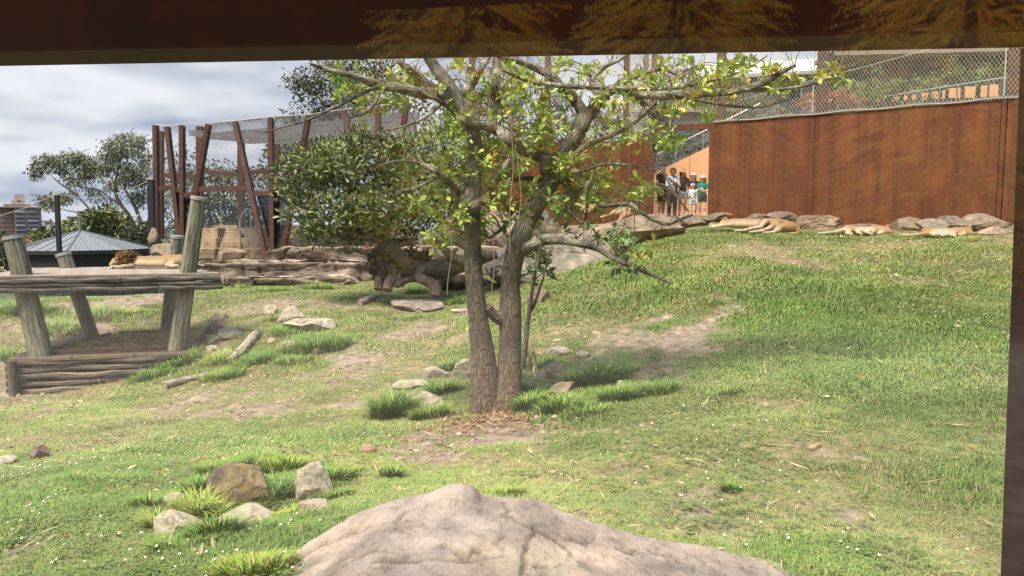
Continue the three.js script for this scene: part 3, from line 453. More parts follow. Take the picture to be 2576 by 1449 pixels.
  // dark gaskets of the wedges
  for (const [a, b] of [[[648, 495], [681, 630]], [[682, 494], [684, 630]], [[690, 478], [691, 630]], [[734, 480], [697, 630]], [[647, 494], [682, 494]], [[690, 478], [736, 478]], [[662, 530], [683, 530]], [[690, 545], [722, 545]]]) { const p = Q(...a), q = Q(...b); p.z -= 0.03; q.z -= 0.03; wpart('gasket', bar(p, q, 0.06, 0.05), M.black, c); }
  // sandstone seating and stairs
  const seat = thing('sandstone_seating', 'tan sandstone steps and seating tiers inside the net cage', 'steps', V(-12, STAGE, -35));
  const X = (px, d) => at(px, 600, d).x, ty = [at(600, 625, 34).y, at(600, 599, 35).y, at(600, 574, 36).y], dd = [34, 35, 36];
  const rng = RNG(3); for (let k = 0; k < 3; k++) {
    const y0 = STAGE - 0.378, y1 = ty[k], d = dd[k];
    for (const [a, b] of [[470 + k * 6, 540 + k * 4], [606, [1010, 1040, 700][k]]]) { let x = X(a, d), e = X(b, d); while (x < e - 0.1) { const w = min(1.3 + rng() * 0.3, e - x); wpart('block', box(w - 0.012, y1 - y0, 1.0 - 0.01, x + w / 2, (y0 + y1) / 2, -d - 0.5 + rng() * 0.012, 0.012), M.sandstone, seat); x += w; } }
  }
  for (let k = 0; k < 9; k++) { const y1 = lerp(STAGE - .38, ty[2], (k + 1) / 9), d = 33.8 + k * 0.27; wpart('step', box(X(604, d) - X(542 + k * 3.4, d), y1 - STAGE + .378, 0.265, (X(604, d) + X(542 + k * 3.4, d)) / 2, (STAGE - .378 + y1) / 2, -d - 0.13, 0.01), M.sandstone, seat); }
  wpart('back_wall', box(X(1040, 38) - X(484, 38), 1.0, 0.4, (X(1040, 38) + X(484, 38)) / 2, at(600, 566, 38).y - 0.5, -38.6), M.sandstone, seat);
  const hr = thing('stair_handrail', 'steel handrail beside the sandstone steps in the cage', 'handrail', V(X(605, 34), STAGE, -34));
  for (const [l, d] of [[[[605, 633], [604, 548], [618, 526], [640, 526]], 34.4], [[[609, 572], [628, 598], [640, 600], [640, 650]], 33.6], [[[602, 590], [604, 550]], 34.6], [[[630, 526], [631, 572]], 36]]) wpart('rail', tube(l.map(([x, y]) => at(x, y, d)), l.map(() => 0.028), 6), M.steel, hr);
  const hr2 = thing('stair_handrail', 'steel handrail right of the tinted glass wedge in the cage', 'handrail', V(X(750, 34), STAGE, -34));
  wpart('rail', tube([[700, 590], [725, 578], [747, 570], [753, 574], [753, 620]].map(([x, y]) => at(x, y, 34)), [0.028, 0.028, 0.028, 0.028, 0.028], 6), M.steel, hr2);
}
// ---------------------------------------------------------------- pavilion, black net posts
{
  const d = 46, c = at(205, 626, d), q = d / F, R = 160 * q, t = thing('pavilion', 'dark octagonal pavilion with a pale metal roof behind the platform', 'pavilion', V(c.x, c.y - 4, c.z));
  const ye = c.y, ya = at(205, 580, d).y, n = 8, off = PI / 8 + 0.05, roofm = mat([0.165, 0.185, 0.215], { roughness: 0.6, side: THREE.DoubleSide }), dark = mat([0.03, 0.035, 0.045], { roughness: 0.7, map: T.grain });
  const E = k => { const a = k / n * 2 * PI + off; return V(c.x + cos(a) * R, ye, c.z + sin(a) * R); }, A = V(c.x, ya, c.z);
  for (let k = 0; k < n; k++) {
    const a = E(k), b = E(k + 1), g = G([a.x, a.y, a.z, b.x, b.y, b.z, A.x, A.y, A.z], null, [0, 0, 1, 0, 0.5, 1], [0, 2, 1]); const rf = wpart('roof_facet', g, roofm, t);
    const seams = [bar(a.clone().add(V(0, 0.03, 0)), A.clone().add(V(0, 0.03, 0)), 0.06, 0.04)]; for (let s = 1; s < 5; s++) { const p = a.clone().lerp(b, s / 5), m = a.clone().lerp(b, 0.5), f = 1 - abs(s / 5 - 0.5) * 2; seams.push(bar(p.clone().add(V(0, 0.02, 0)), p.clone().lerp(A.clone().add(p).sub(m), f * 0.98).add(V(0, 0.02, 0)), 0.028, 0.03)); } wpart('roof_seams', seams, mat([0.16, 0.18, 0.21], { roughness: 0.5 }), t);
    wpart('fascia', bar(a.clone().add(V(0, -0.12, 0)), b.clone().add(V(0, -0.12, 0)), 0.09, 0.2, V(0, 1, 0)), dark, t);
    const i = p => p.clone().lerp(V(c.x, ye, c.z), 0.1).setY(0), wa = i(a), wb = i(b), f = wallFrame(wa, wb), y0 = ye - 4.2, y1 = ye - 0.2;
    // opening in the walls that face us
    const o = 0.3, lo = f.L * 0.28, hi = f.L * 0.72; for (const [s0, s1, h0, h1] of [[0, lo, y0, y1], [hi, f.L, y0, y1], [lo, hi, ye - 1.25, y1]]) wpart('wall', slab(f, s0 + 0.002, s1 - 0.002, h0, h1, 0.15), dark, t);
  }
  wpart('floor_slab', new THREE.CylinderGeometry(R * 0.88, R * 0.88, 0.2, 8).translate(c.x, ye - 4.1, c.z), dark, t);
  wpart('finial', new THREE.CylinderGeometry(0.06, 0.14, 0.9, 8).translate(c.x, ya + 0.35, c.z), mat([0.1, 0.13, 0.13]), t);
  const mk = (label, px0, py0, px1, py1, dd, w) => { const a = at(px1, py1, dd), b = at(px0, py0, dd); a.y -= 2.5; const f = thing('net_post', label, 'post', V(a.x, a.y, a.z)); wpart('post_shaft', bar(a, b, w, w), M.black, f); wpart('post_cap', box(w + 0.05, 0.05, w + 0.05, b.x, b.y + 0.026, b.z), M.netlight, f); return [a, b]; };
  const [a0, b0] = mk('slim black net post in front of the pavilion roof', 143, 491, 149, 640, 30, 0.15), [a1, b1] = mk('thick black net post left of the red brown cage', 380, 452, 381, 640, 31, 0.22);
  const nt = thing('perimeter_netting', 'fine dark perimeter netting hung between the black posts', 'netting', V(b0.x, a0.y, b0.z)), L0 = at(-60, 560, 28.5);
  wpart('edge_rope', tube([L0.clone(), at(70, 521, 29.6), b0, at(230, 500, 30.4), at(320, 478, 30.8), b1], [0.012, 0.012, 0.012, 0.012, 0.012, 0.012], 5, { step: 0.4 }), M.netlight, nt);
  const W = b0.distanceTo(b1), W0 = b0.distanceTo(L0); wpart('mesh', [netting((u, v) => { const t = u / W, p = b0.clone().lerp(b1, t); p.y = lerp(-1.6, p.y - 0.35 * sin(PI * t) * 0.5, clamp(v / 4)); return p; }, W, 4, 0.15, 0.0025, 1.6, 2), netting((u, v) => { const t = u / W0, p = b0.clone().lerp(L0, t); p.y = lerp(-1.6, p.y - 0.3 * sin(PI * t), clamp(v / 4)); return p; }, W0, 4, 0.15, 0.0025, 1.6, 2)], M.black, nt, 'stuff');
}
// ---------------------------------------------------------------- far town
{
  const d = 480, q = d / F, b = thing('apartment_tower', 'pink brick apartment tower with glazed balconies on the skyline', 'building', at(68, 640, d));
  const brick = mat([0.26, 0.165, 0.14], { roughness: 0.9 }), brick2 = mat([0.21, 0.135, 0.12]), cream = mat([0.42, 0.37, 0.35]), glass = mat([0.10, 0.14, 0.20], { roughness: 0.15 }), slabm = mat([0.33, 0.29, 0.28]), grey = mat([0.17, 0.19, 0.22]);
  const X = px => at(px, 560, d).x, Y = py => at(500, py, d).y, z0 = -d, B = (x0, x1, y0, y1, z, dp) => box(X(x1) - X(x0), Y(y0) - Y(y1), dp, (X(x0) + X(x1)) / 2, (Y(y0) + Y(y1)) / 2, z - dp / 2);
  wpart('wall', B(41, 99, 522.5, 680, z0 - 0.6, 14), brick, b);
  wpart('wall', B(10, 40.5, 522.5, 680, z0 - 2.5, 12), brick2, b);
  for (const [x, w] of [[41.5, 2.5], [65, 5], [94, 5]]) wpart('pier', B(x - w / 2 + 1, x + w / 2 + 1, 522.6, 680, z0, 0.55), brick, b);
  wpart('roof', B(5, 102, 520, 522.3, z0 + 0.6, 15), slabm, b);
  wpart('penthouse', B(21, 79, 513.5, 519.8, z0 - 3, 9), brick, b); wpart('lift_tower', B(37, 66, 502, 513.3, z0 - 4, 7), cream, b); wpart('lift_tower', B(43.5, 66, 488, 501.8, z0 - 4.2, 6.5), cream, b); wpart('vent', B(49, 58, 504.5, 507, z0 - 3.9, 0.2), M.black, b); b.rotation.y = .62;
  for (let k = 0; k < 10; k++) {
    const y = 524 + k * 11.3; for (const [a, e] of [[43.5, 63.5], [69, 92]]) { wpart('window', B(a, e, y, y + 5.6, z0 - 0.3, 0.2), glass, b); for (let m = 1; m < 3; m++) wpart('mullion', B(lerp(a, e, m / 3) - 0.25, lerp(a, e, m / 3) + 0.25, y, y + 5.6, z0 - 0.15, 0.1), grey, b); wpart('balcony', B(a, e, y + 5.7, y + 10.2, z0 + 0.1, 0.3), (k + (a > 60)) % 3 ? grey : mat([0.36, 0.39, 0.42]), b); wpart('floor_slab', B(a - 0.5, e + 0.5, y + 10.3, y + 11.2, z0 + 0.7, 1.2), slabm, b); }
    wpart('floor_band', B(12, 39, y + 10, y + 11, z0 - 2.2, 0.25), slabm, b); wpart('balcony', B(3, 9.8, y + 7, y + 10.5, z0 - 5, 2), slabm, b);
  }
  const small = (label, px0, px1, py0, py1, dd, m, m2, rows, cols) => { const qq = dd / F, c = at((px0 + px1) / 2, py1, dd), o = thing('town_building', label, 'building', V(c.x, c.y - 20, c.z)); const x0 = at(px0, 560, dd).x, x1 = at(px1, 560, dd).x, y1 = at(500, py0, dd).y, y0 = at(500, py1, dd).y; wpart('wall', box(x1 - x0, y1 - y0 + 20, 10, (x0 + x1) / 2, (y0 + y1) / 2 - 10, -dd - 5), m, o); wpart('roof', box((x1 - x0) * 1.06, (y1 - y0) * 0.08, 10.6, (x0 + x1) / 2, y1 + (y1 - y0) * 0.041, -dd - 5), m2, o); for (let r = 0; r < rows; r++) for (let k = 0; k < cols; k++) wpart('window', box((x1 - x0) / cols * 0.6, (y1 - y0) / rows * 0.45, 0.1, lerp(x0, x1, (k + 0.5) / cols), lerp(y1, y0, (r + 0.5) / rows), -dd + 0.06), glass, o); };
  small('low brown block among trees right of the slim black post', 169, 200, 546, 566, 300, mat([0.24, 0.2, 0.17]), mat([0.33, 0.28, 0.22]), 2, 5);
  small('small brown rooftop box above the yellow green trees', 196, 226, 532, 550, 330, mat([0.2, 0.13, 0.11]), mat([0.3, 0.2, 0.17]), 1, 4);
  small('pale grey high rise, tiny in the haze beside the pink tower', 102, 112, 557, 580, 900, mat([0.36, 0.42, 0.47]), grey, 5, 3);
  small('long grey roofed hall beside the pink tower', 119, 146, 560, 575, 520, mat([0.2, 0.21, 0.25]), mat([0.3, 0.31, 0.35]), 1, 6);
  small('white house far behind the slim black post', 146, 170, 562, 574, 600, mat([0.5, 0.5, 0.48]), grey, 1, 4);
  const h = thing('tiled_house', 'house with an orange tiled roof at the left edge', 'house', at(-20, 640, 120)), hx = at(-30, 600, 120); wpart('roof', (() => { const s = new THREE.Shape(); s.moveTo(-6, 0); s.lineTo(1.7, 0); s.lineTo(.6, .9); s.lineTo(-3.2, .9); s.closePath(); const g = boxUV(new THREE.ExtrudeGeometry(s, { depth: 8, bevelEnabled: false })); return g.translate(hx.x + 1.2, at(0, 609, 120).y, -128); })(), mat([0.55, 0.17, 0.08], { map: T.grain }), h); wpart('wall', box(7, 5, 7.5, hx.x - 1, at(0, 609, 120).y - 2.51, -124), cream, h);
}
// ---------------------------------------------------------------- leaves
// leaf outline in its own axes: along +x, up +y; 6 triangles with a folded midrib
function leafShape(L, W, fold = 0.25, blunt = 0.7) {
  const h = W / 2, p = [0, 0, 0, L * 0.4, fold * h * 0.6, h * 0.75, L * 0.4, fold * h * 0.6, -h * 0.75, L * 0.42, -0.0, 0, L * blunt, fold * h, h, L * blunt, fold * h, -h, L * 0.75, -0.02 * L, 0, L, -0.08 * L, 0];
  return { p, i: [0, 1, 3, 0, 3, 2, 1, 4, 6, 1, 6, 3, 3, 6, 5, 3, 5, 2, 4, 7, 6, 6, 7, 5] };
}
function foliage() { return { p: [], i: [], c: [], n: [] }; }
const _m = new THREE.Matrix4(), _v = V(), _q = new THREE.Quaternion(), _e = new THREE.Euler();
function addLeaf(o, s, m, c) { const k = o.p.length / 3; for (let i = 0; i < s.p.length; i += 3) { _v.set(s.p[i], s.p[i + 1], s.p[i + 2]).applyMatrix4(m); o.p.push(_v.x, _v.y, _v.z); o.c.push(c[0], c[1], c[2]); } for (const i of s.i) o.i.push(k + i); }
const folGeo = o => G(o.p, null, null, o.i, o.c);
function dirMatrix(pos, dir, roll, scale) { const x = dir.clone().normalize(), z = V(0, 1, 0).cross(x); if (z.lengthSq() < 1e-4) z.set(1, 0, 0); z.normalize().negate(); const y = z.clone().cross(x); const m = new THREE.Matrix4().makeBasis(x, y, z); m.multiply(_m.makeRotationX(roll)); m.scale(V(scale, scale, scale)); return m.setPosition(pos); }
// a tree's leaves: most in one crown, the biggest 300 on their own
class Crown {
  constructor(shape, matl, own = 0) { this.s = shape; this.o = foliage(); this.m = matl; this.own = []; this.max = own; }
  add(m, c, show = 0) { if (this.own.length < this.max && show) this.own.push([m.clone(), c]); else addLeaf(this.o, this.s, m, c); }
  build(root, name = 'crown') {
    const cr = wpart(name, folGeo(this.o), this.m, root, 'stuff');
    if (this.own.length) {
      const g = G(this.s.p, null, null, this.s.i, new Array(this.s.p.length).fill(1)), mats = {}; const pal = c => { const k = c.map(x => Math.round(x * 24)).join(); return mats[k] ??= (() => { const m = this.m.clone(); m.color.setRGB(...c); return m; })(); };
            for (const [m, c] of this.own) { const l = shadows(new THREE.Mesh(g, pal(c))); l.name = 'leaf'; m.decompose(l.position, l.quaternion, l.scale); l.position.sub(root.position); root.add(l); }
    }
    return cr;
  }
}
// ---------------------------------------------------------------- the big tree in the middle
{
  const rng = RNG(77), base = gp(1250, 1032), root = thing('fig_tree', 'big forked tree with scaly bark and yellow green leaves in the middle', 'tree', base.clone());
  const d0 = dist(base);
  const barkCol = (q, nx, ny, nz, t) => { const a = fbm(q.x * 3, q.y * 3, q.z * 3, 4), l = smooth(0.48, 0.62, fbm(q.x * 9 + 4, q.y * 7, q.z * 9, 4)) * smooth(0.2, 2.2, q.y) ; const b = lerp(0.7, 1.25, a); const low = [0.15, 0.108, 0.082], up = [0.165, 0.15, 0.12], li = [0.36, 0.36, 0.30]; const u = smooth(-0.2, 1.6, q.y); return [0, 1, 2].map(k => lerp(lerp(low[k], up[k], u) * b, li[k], l * 0.75)); };
  const branches = [];   // sampled points for twigs: {p, r}
  function limb(name, list, dA, dB, opt = {}) {  // list: [px, py, width in px]
    const n = list.length, pts = [], rad = []; list.forEach(([x, y, w], i) => { const t = i / (n - 1), d = lerp(dA, dB, t) + (opt.wob ?? 0.12) * sin(i * 2.1 + list[0][0]); const p = at(x, y, d); pts.push(p); rad.push(w / 2 * d / F); });
    const g = tube(pts, rad, rad[0] > 0.06 ? 18 : rad[0] > 0.025 ? 10 : 7, { step: max(0.04, rad[0] * 0.55), rough: opt.rough ?? 0.13, freq: opt.freq ?? 7, seed: list[0][0], col: barkCol });
    const c = new THREE.CatmullRomCurve3(pts, false, 'centripetal'), N = Math.ceil(c.getLength() / 0.09); for (let i = 0; i <= N; i++) { const t = i / N, f = t * (n - 1), k = min(n - 2, floor(f)); branches.push({ p: c.getPoint(t), r: lerp(rad[k], rad[k + 1], f - k) }); }
    return wpart(name, g, M.bark, root);
  }
  limb('trunk', [[1228, 1055, 98], [1224, 1010, 86], [1218, 930, 68], [1208, 840, 54], [1198, 760, 48], [1191, 680, 45], [1188, 600, 44], [1188, 520, 43], [1192, 440, 40], [1197, 385, 38], [1188, 330, 37], [1168, 285, 36], [1146, 242, 36], [1122, 205, 33], [1095, 170, 29], [1070, 130, 24]], d0, d0 - 0.3, { wob: 0.03, rough: 0.13, freq: 13 });
  limb('trunk', [[1272, 1055, 92], [1276, 1010, 82], [1281, 940, 64], [1284, 860, 55], [1284, 790, 58], [1284, 720, 48], [1293, 650, 52], [1310, 590, 52], [1333, 545, 48], [1368, 485, 44], [1400, 432, 50], [1416, 395, 48], [1440, 355, 44], [1462, 315, 44], [1478, 280, 38]], d0 - 0.05, d0 + 0.2, { wob: 0.03, rough: 0.1, freq: 9 });
  limb('root_flare', [[1248, 1058, 120], [1250, 1030, 110], [1248, 985, 70], [1246, 950, 30]], d0 - 0.02, d0, { wob: 0, rough: 0.16 });
  for (const l of [[[1222, 1030, 34], [1196, 1050, 24], [1166, 1066, 10]], [[1288, 1032, 32], [1318, 1050, 22], [1350, 1062, 8]], [[1246, 1042, 40], [1250, 1064, 26], [1258, 1084, 9]], [[1272, 1040, 34], [1290, 1062, 20], [1312, 1076, 8]]]) limb('root_flare', l, d0 - .08, d0 - .3, { wob: 0, rough: .2 });
  limb('stub', [[1282, 812, 40], [1255, 800, 34], [1238, 788, 28], [1229, 772, 20]], d0, d0 - 0.15, { wob: 0 });
  limb('branch', [[1470, 290, 30], [1445, 248, 27], [1412, 222, 25], [1390, 194, 22], [1354, 175, 18], [1297, 152, 14], [1250, 140, 10]], d0 + .2, d0 - .3);
  limb('branch', [[1484, 290, 32], [1510, 247, 30], [1545, 224, 26], [1590, 232, 24], [1650, 240, 22], [1740, 237, 22], [1810, 232, 19], [1860, 228, 17], [1920, 208, 15], [1955, 188, 13], [2000, 165, 8]], d0 + .2, d0 - 1.0);
  limb('branch', [[1860, 226, 12], [1920, 226, 10], [1990, 222, 8], [2060, 206, 7], [2110, 185, 5], [2150, 165, 3]], d0 - .8, d0 - 1.2);
  limb('branch', [[1590, 235, 18], [1620, 262, 15], [1640, 284, 12], [1655, 296, 9]], d0 - .1, d0 - .2);
  limb('branch', [[1262, 175, 9], [1320, 200, 11], [1388, 213, 12], [1455, 218, 12], [1520, 221, 12], [1605, 223, 11], [1690, 222, 10], [1760, 208, 8], [1850, 186, 6], [1900, 160, 4], [1930, 140, 3]], d0 - .5, d0 - 1.0);
  limb('branch', [[1642, 228, 12], [1700, 238, 9], [1770, 255, 8], [1850, 268, 7], [1920, 268, 6], [1975, 252, 4], [1998, 242, 3]], d0 - .3, d0 - .9);
  limb('branch', [[1172, 528, 34], [1196, 518, 27], [1230, 486, 24], [1254, 448, 22], [1278, 412, 20], [1308, 392, 20], [1340, 384, 20], [1375, 396, 20], [1405, 408, 22], [1425, 404, 22]], d0 - .22, d0 + .02);
  limb('branch', [[1174, 530, 30], [1160, 492, 18], [1128, 458, 15], [1092, 428, 12], [1054, 410, 9], [1000, 405, 6], [950, 416, 3]], d0 - .22, d0 - .6);
  limb('branch', [[1408, 455, 40], [1376, 432, 32], [1368, 405, 27], [1345, 388, 26], [1312, 372, 30], [1282, 352, 30], [1254, 330, 27], [1228, 320, 24], [1190, 312, 17], [1150, 288, 13], [1118, 262, 11], [1090, 246, 9], [1050, 222, 6]], d0 + .1, d0 - .45);
  limb('branch', [[1236, 322, 30], [1239, 290, 26], [1244, 250, 25], [1248, 205, 23], [1250, 165, 21], [1252, 125, 19]], d0 + .1, d0 + .25);
  limb('branch', [[1425, 425, 17], [1452, 385, 15], [1490, 360, 13], [1540, 340, 12], [1585, 315, 10], [1625, 285, 8], [1652, 258, 6]], d0 - .1, d0 - .5);
  limb('branch', [[1412, 452, 13], [1460, 432, 10], [1515, 414, 8], [1585, 416, 6], [1620, 424, 4], [1650, 424, 2]], d0 - .12, d0 - .6);
  limb('branch', [[1380, 505, 13], [1430, 494, 12], [1475, 494, 14], [1505, 516, 12], [1540, 516, 11], [1585, 514, 11], [1610, 532, 10], [1642, 552, 9], [1675, 564, 9], [1712, 552, 8], [1742, 540, 6]], d0 - .1, d0 - .8);
  limb('branch', [[1322, 628, 34], [1352, 612, 26], [1372, 607, 21], [1408, 606, 19], [1452, 612, 18], [1505, 626, 16], [1532, 643, 15], [1576, 664, 12], [1630, 688, 9], [1688, 714, 4]], d0 - .05, d0 - .9);
  limb('branch', [[1130, 234, 32], [1094, 234, 29], [1056, 234, 27], [1008, 222, 25], [958, 216, 22], [915, 200, 18], [870, 186, 14], [810, 170, 9], [780, 160, 6]], d0 - .25, d0 - .5);
  limb('branch', [[955, 216, 11], [914, 234, 9], [835, 273, 8], [768, 304, 6], [715, 318, 5], [670, 332, 4], [640, 330, 2]], d0 - .4, d0 - .8);
  limb('branch', [[957, 220, 12], [944, 258, 10], [918, 283, 8], [880, 297, 5], [884, 320, 4], [870, 345, 2]], d0 - .4, d0 - .5);
  limb('branch', [[1150, 250, 20], [1184, 216, 20], [1210, 172, 17], [1224, 150, 14], [1238, 128, 12]], d0 - .1, d0 + .2);
  limb('branch', [[1100, 225, 17], [1050, 190, 16], [1010, 160, 15], [985, 135, 13]], d0 - .2, d0 - .3);
  limb('branch', [[1565, 215, 18], [1590, 195, 16], [1625, 182, 14], [1670, 172, 14], [1700, 184, 12], [1715, 196, 9]], d0 + .3, d0);
  limb('branch', [[1500, 240, 14], [1490, 205, 13], [1520, 170, 11], [1560, 150, 8], [1590, 130, 6]], d0 + .3, d0 + .5);
  limb('branch', [[1420, 520, 8], [1466, 560, 7], [1480, 470, 6], [1500, 420, 5]], d0 - .3, d0 - .6);
  limb('branch', [[1636, 296, 9], [1643, 345, 8], [1648, 390, 7], [1672, 440, 6], [1700, 490, 5], [1730, 530, 4]], d0 - .5, d0 - .9);
  limb('branch', [[1650, 325, 5], [1690, 345, 4], [1700, 358, 3]], d0 - .6, d0 - .8);
  limb('branch', [[1115, 255, 12], [1075, 292, 9], [1040, 310, 6], [1000, 322, 5], [960, 330, 3]], d0 - .3, d0 - .6);
  limb('branch', [[1268, 470, 16], [1300, 450, 12], [1345, 450, 12], [1395, 458, 14]], d0 + .1, d0 + .1);
  limb('branch', [[1180, 445, 12], [1130, 438, 10], [1098, 448, 8], [1050, 470, 6], [1010, 480, 3]], d0 - .2, d0 - .6);
  limb('branch', [[1230, 600, 8], [1280, 560, 8], [1290, 520, 6]], d0 + .3, d0 + .1);
  // thin sapling stem beside the trunks
  limb('stem', [[1316, 926, 14], [1322, 870, 13], [1328, 810, 12], [1334, 760, 10], [1344, 700, 9], [1356, 650, 7], [1364, 600, 4]], d0 - .1, d0 - .5, { wob: 0.01 });
  limb('stem', [[1332, 790, 8], [1346, 760, 8], [1366, 700, 6], [1380, 650, 4]], d0 - .15, d0 - .6, { wob: 0.01 });
  // leaves: clusters by region, each on a twig from the nearest branch
  const tw = [], crown = new Crown(leafShape(0.105, 0.045, .4), M.leafThin, 300);
  const YG = [0.37, 0.47, 0.085], GR = [0.22, 0.36, 0.07], YE = [0.56, 0.46, 0.08], DK = [0.05, 0.10, 0.03], BL = [0.10, 0.18, 0.085];
  const mixc = (a, b, t) => a.map((x, i) => lerp(x, b[i], t));
  const regs = [[1160, 200, 190, 50, 34, .35], [1010, 225, 120, 55, 16, .3], [870, 200, 70, 40, 12, .1], [1260, 310, 150, 90, 44, .15], [1400, 195, 150, 48, 22, .2], [1150, 450, 60, 70, 14, .05], [1080, 430, 120, 60, 18, .05], [1115, 560, 80, 70, 20, 0], [1300, 420, 130, 80, 30, .1], [1450, 400, 70, 60, 12, .1], [1490, 440, 80, 60, 26, .15], [1530, 490, 70, 40, 16, 0], [1640, 345, 60, 30, 10, .3], [1690, 350, 20, 18, 4, .1], [1620, 480, 40, 36, 9, .1],
    [1700, 185, 130, 45, 24, .6], [1840, 185, 100, 45, 16, .75], [1960, 200, 60, 40, 8, .8], [2108, 178, 24, 30, 5, .95], [2075, 185, 16, 18, 3, .7], [1780, 290, 18, 12, 3, .8], [1780, 240, 80, 22, 6, .5], [1700, 265, 60, 25, 6, .5], [1360, 660, 36, 55, 10, -1], [1562, 600, 44, 34, 9, -.6], [1575, 655, 34, 36, 7, -1], [1620, 640, 24, 16, 3, .6], [1350, 520, 60, 50, 12, -.2], [1195, 545, 60, 60, 10, .1], [1240, 520, 50, 60, 12, .15], [1470, 585, 60, 36, 7, -.6], [1545, 330, 50, 50, 8, .4], [1130, 330, 80, 60, 12, .2], [950, 270, 60, 40, 6, .5], [870, 250, 40, 30, 5, .2], [1420, 520, 60, 40, 12, -.1], [1085, 500, 70, 50, 10, .1], [1380, 300, 70, 50, 12, .2], [1560, 250, 60, 40, 8, .5], [1330, 570, 60, 60, 7, -.5], [1210, 400, 70, 50, 10, .1], [1300, 240, 80, 40, 14, .3]];
  for (const [cx, cy, rx, ry, n, yel] of regs) for (let k = 0; k < n * 1.55; k++) {
    const a = rng() * 2 * PI, r = sqrt(rng()), px = cx + cos(a) * r * rx, py = cy + sin(a) * r * ry, dd = d0 + 0.26 + (rng() - 0.5) * 1.6 - (cx > 1550 ? 0.75 : 0); let C = at(px, py, dd), bst = null, bd = 1e9;
    for (const q of branches) { const s = q.p.distanceToSquared(C) + (q.p.y > C.y ? 0.04 : 0); if (s < bd) { bd = s; bst = q; } }
    if (bd > 0.36) C = C.lerp(bst.p, 1 - 0.6 / sqrt(bd));
    const mid = bst.p.clone().lerp(C, 0.55).add(V((rng() - 0.5) * 0.12, 0.05 + rng() * 0.05, (rng() - 0.5) * 0.12)); tw.push(tube([bst.p, mid, C], [0.0075, 0.006, 0.0035], 5, { step: 0.08, cap: false }));
    const axis = C.clone().sub(bst.p).setLength(1).add(V(0, 0.5, 0.25)).normalize(), m = 6 + floor(rng() * 5), tone = rng();
    const bc = yel < 0 ? mixc(GR, BL, min(1, -yel)) : mixc(mixc(GR, YG, 0.25 + tone * 0.75), YE, rng() < yel * .5 ? 0.35 + rng() * 0.6 : rng() < 0.05 ? 0.8 : 0);
    const u = V(axis.y, axis.z, axis.x).cross(axis).normalize(), w = axis.clone().cross(u);
    for (let i = 0; i < m; i++) { const f = i * 2.4 + rng() * 0.6, t = 0.25 + rng() * 0.9, dir = axis.clone().multiplyScalar(cos(t * 1.2)).addScaledVector(u, cos(f) * sin(t * 1.35)).addScaledVector(w, sin(f) * sin(t * 1.35)); dir.y -= 0.15; const ps = C.clone().addScaledVector(axis, -0.05 * rng() - 0.03 + t * 0.0).addScaledVector(dir, 0.012); const mm = dirMatrix(ps, dir, (rng() - 0.5) * 1.8, 0.55 + rng() * 0.85); const v = 0.7 + rng() * 0.6; crown.add(mm, bc.map(q => q * v), rng() < 0.1 && dd < d0 + .4); }
  }
  // bare twigs and hanging aerial roots
  for (let k = 0; k < 620; k++) { const b = branches[floor(rng() * branches.length)]; if (b.r > 0.09 || b.p.y < 1.4 || (b.p.x > 2.0 && b.p.y < 2.6) || b.p.x < -2.3) continue; const L = 0.15 + rng() * 0.42, dir = V(rng() - 0.5, rng() * 0.9 - 0.2, rng() - 0.5).normalize(), p = [b.p.clone()]; for (let i = 0; i < 3; i++) { dir.add(V((rng() - .5) * .7, (rng() - .4) * .6, (rng() - .5) * .7)).normalize(); p.push(p[i].clone().addScaledVector(dir, L / 3)); } tw.push(tube(p, [0.0055, 0.0045, 0.0035, 0.002], 5, { step: 0.07, cap: false })); }
  wpart('twigs', tw, M.twig, root, 'stuff');
  crown.build(root);
  for (const l of [[[1288, 172], [1285, 300], [1292, 420], [1282, 520], [1284, 640]], [[1172, 150], [1178, 250]], [[1135, 580], [1136, 640], [1128, 700], [1124, 742]], [[1300, 380], [1310, 500], [1304, 560]], [[1240, 600], [1243, 680], [1238, 730], [1242, 755]], [[1915, 330], [1920, 380], [1925, 402]], [[1562, 500], [1566, 560], [1567, 590]], [[1575, 690], [1572, 745]], [[1540, 560], [1542, 600]], [[1656, 290], [1652, 340], [1660, 360]]]) wpart('aerial_root', tube(l.map(([x, y], i) => at(x + 2 * sin(i * 3), y, d0 - 0.5)), l.map(() => 0.006), 5, { step: 0.05, rough: 0.3, freq: 20 }), mat([0.24, 0.19, 0.14]), root);
  // dry leaf bundle hanging at the sapling
  const dl = new Crown(leafShape(0.14, 0.04), M.leaf); for (let k = 0; k < 40; k++) { const p = at(1340 + (rng() - .5) * 20, 900 + (rng() - .5) * 50, d0 - 0.1); dl.add(dirMatrix(p, V(rng() - .5, -1 - rng(), rng() - .5), rng() * 6, .8 + rng() * .4), [0.34 * (0.7 + rng() * 0.5), 0.27, 0.2]); } dl.build(root, 'dry_leaves');
}
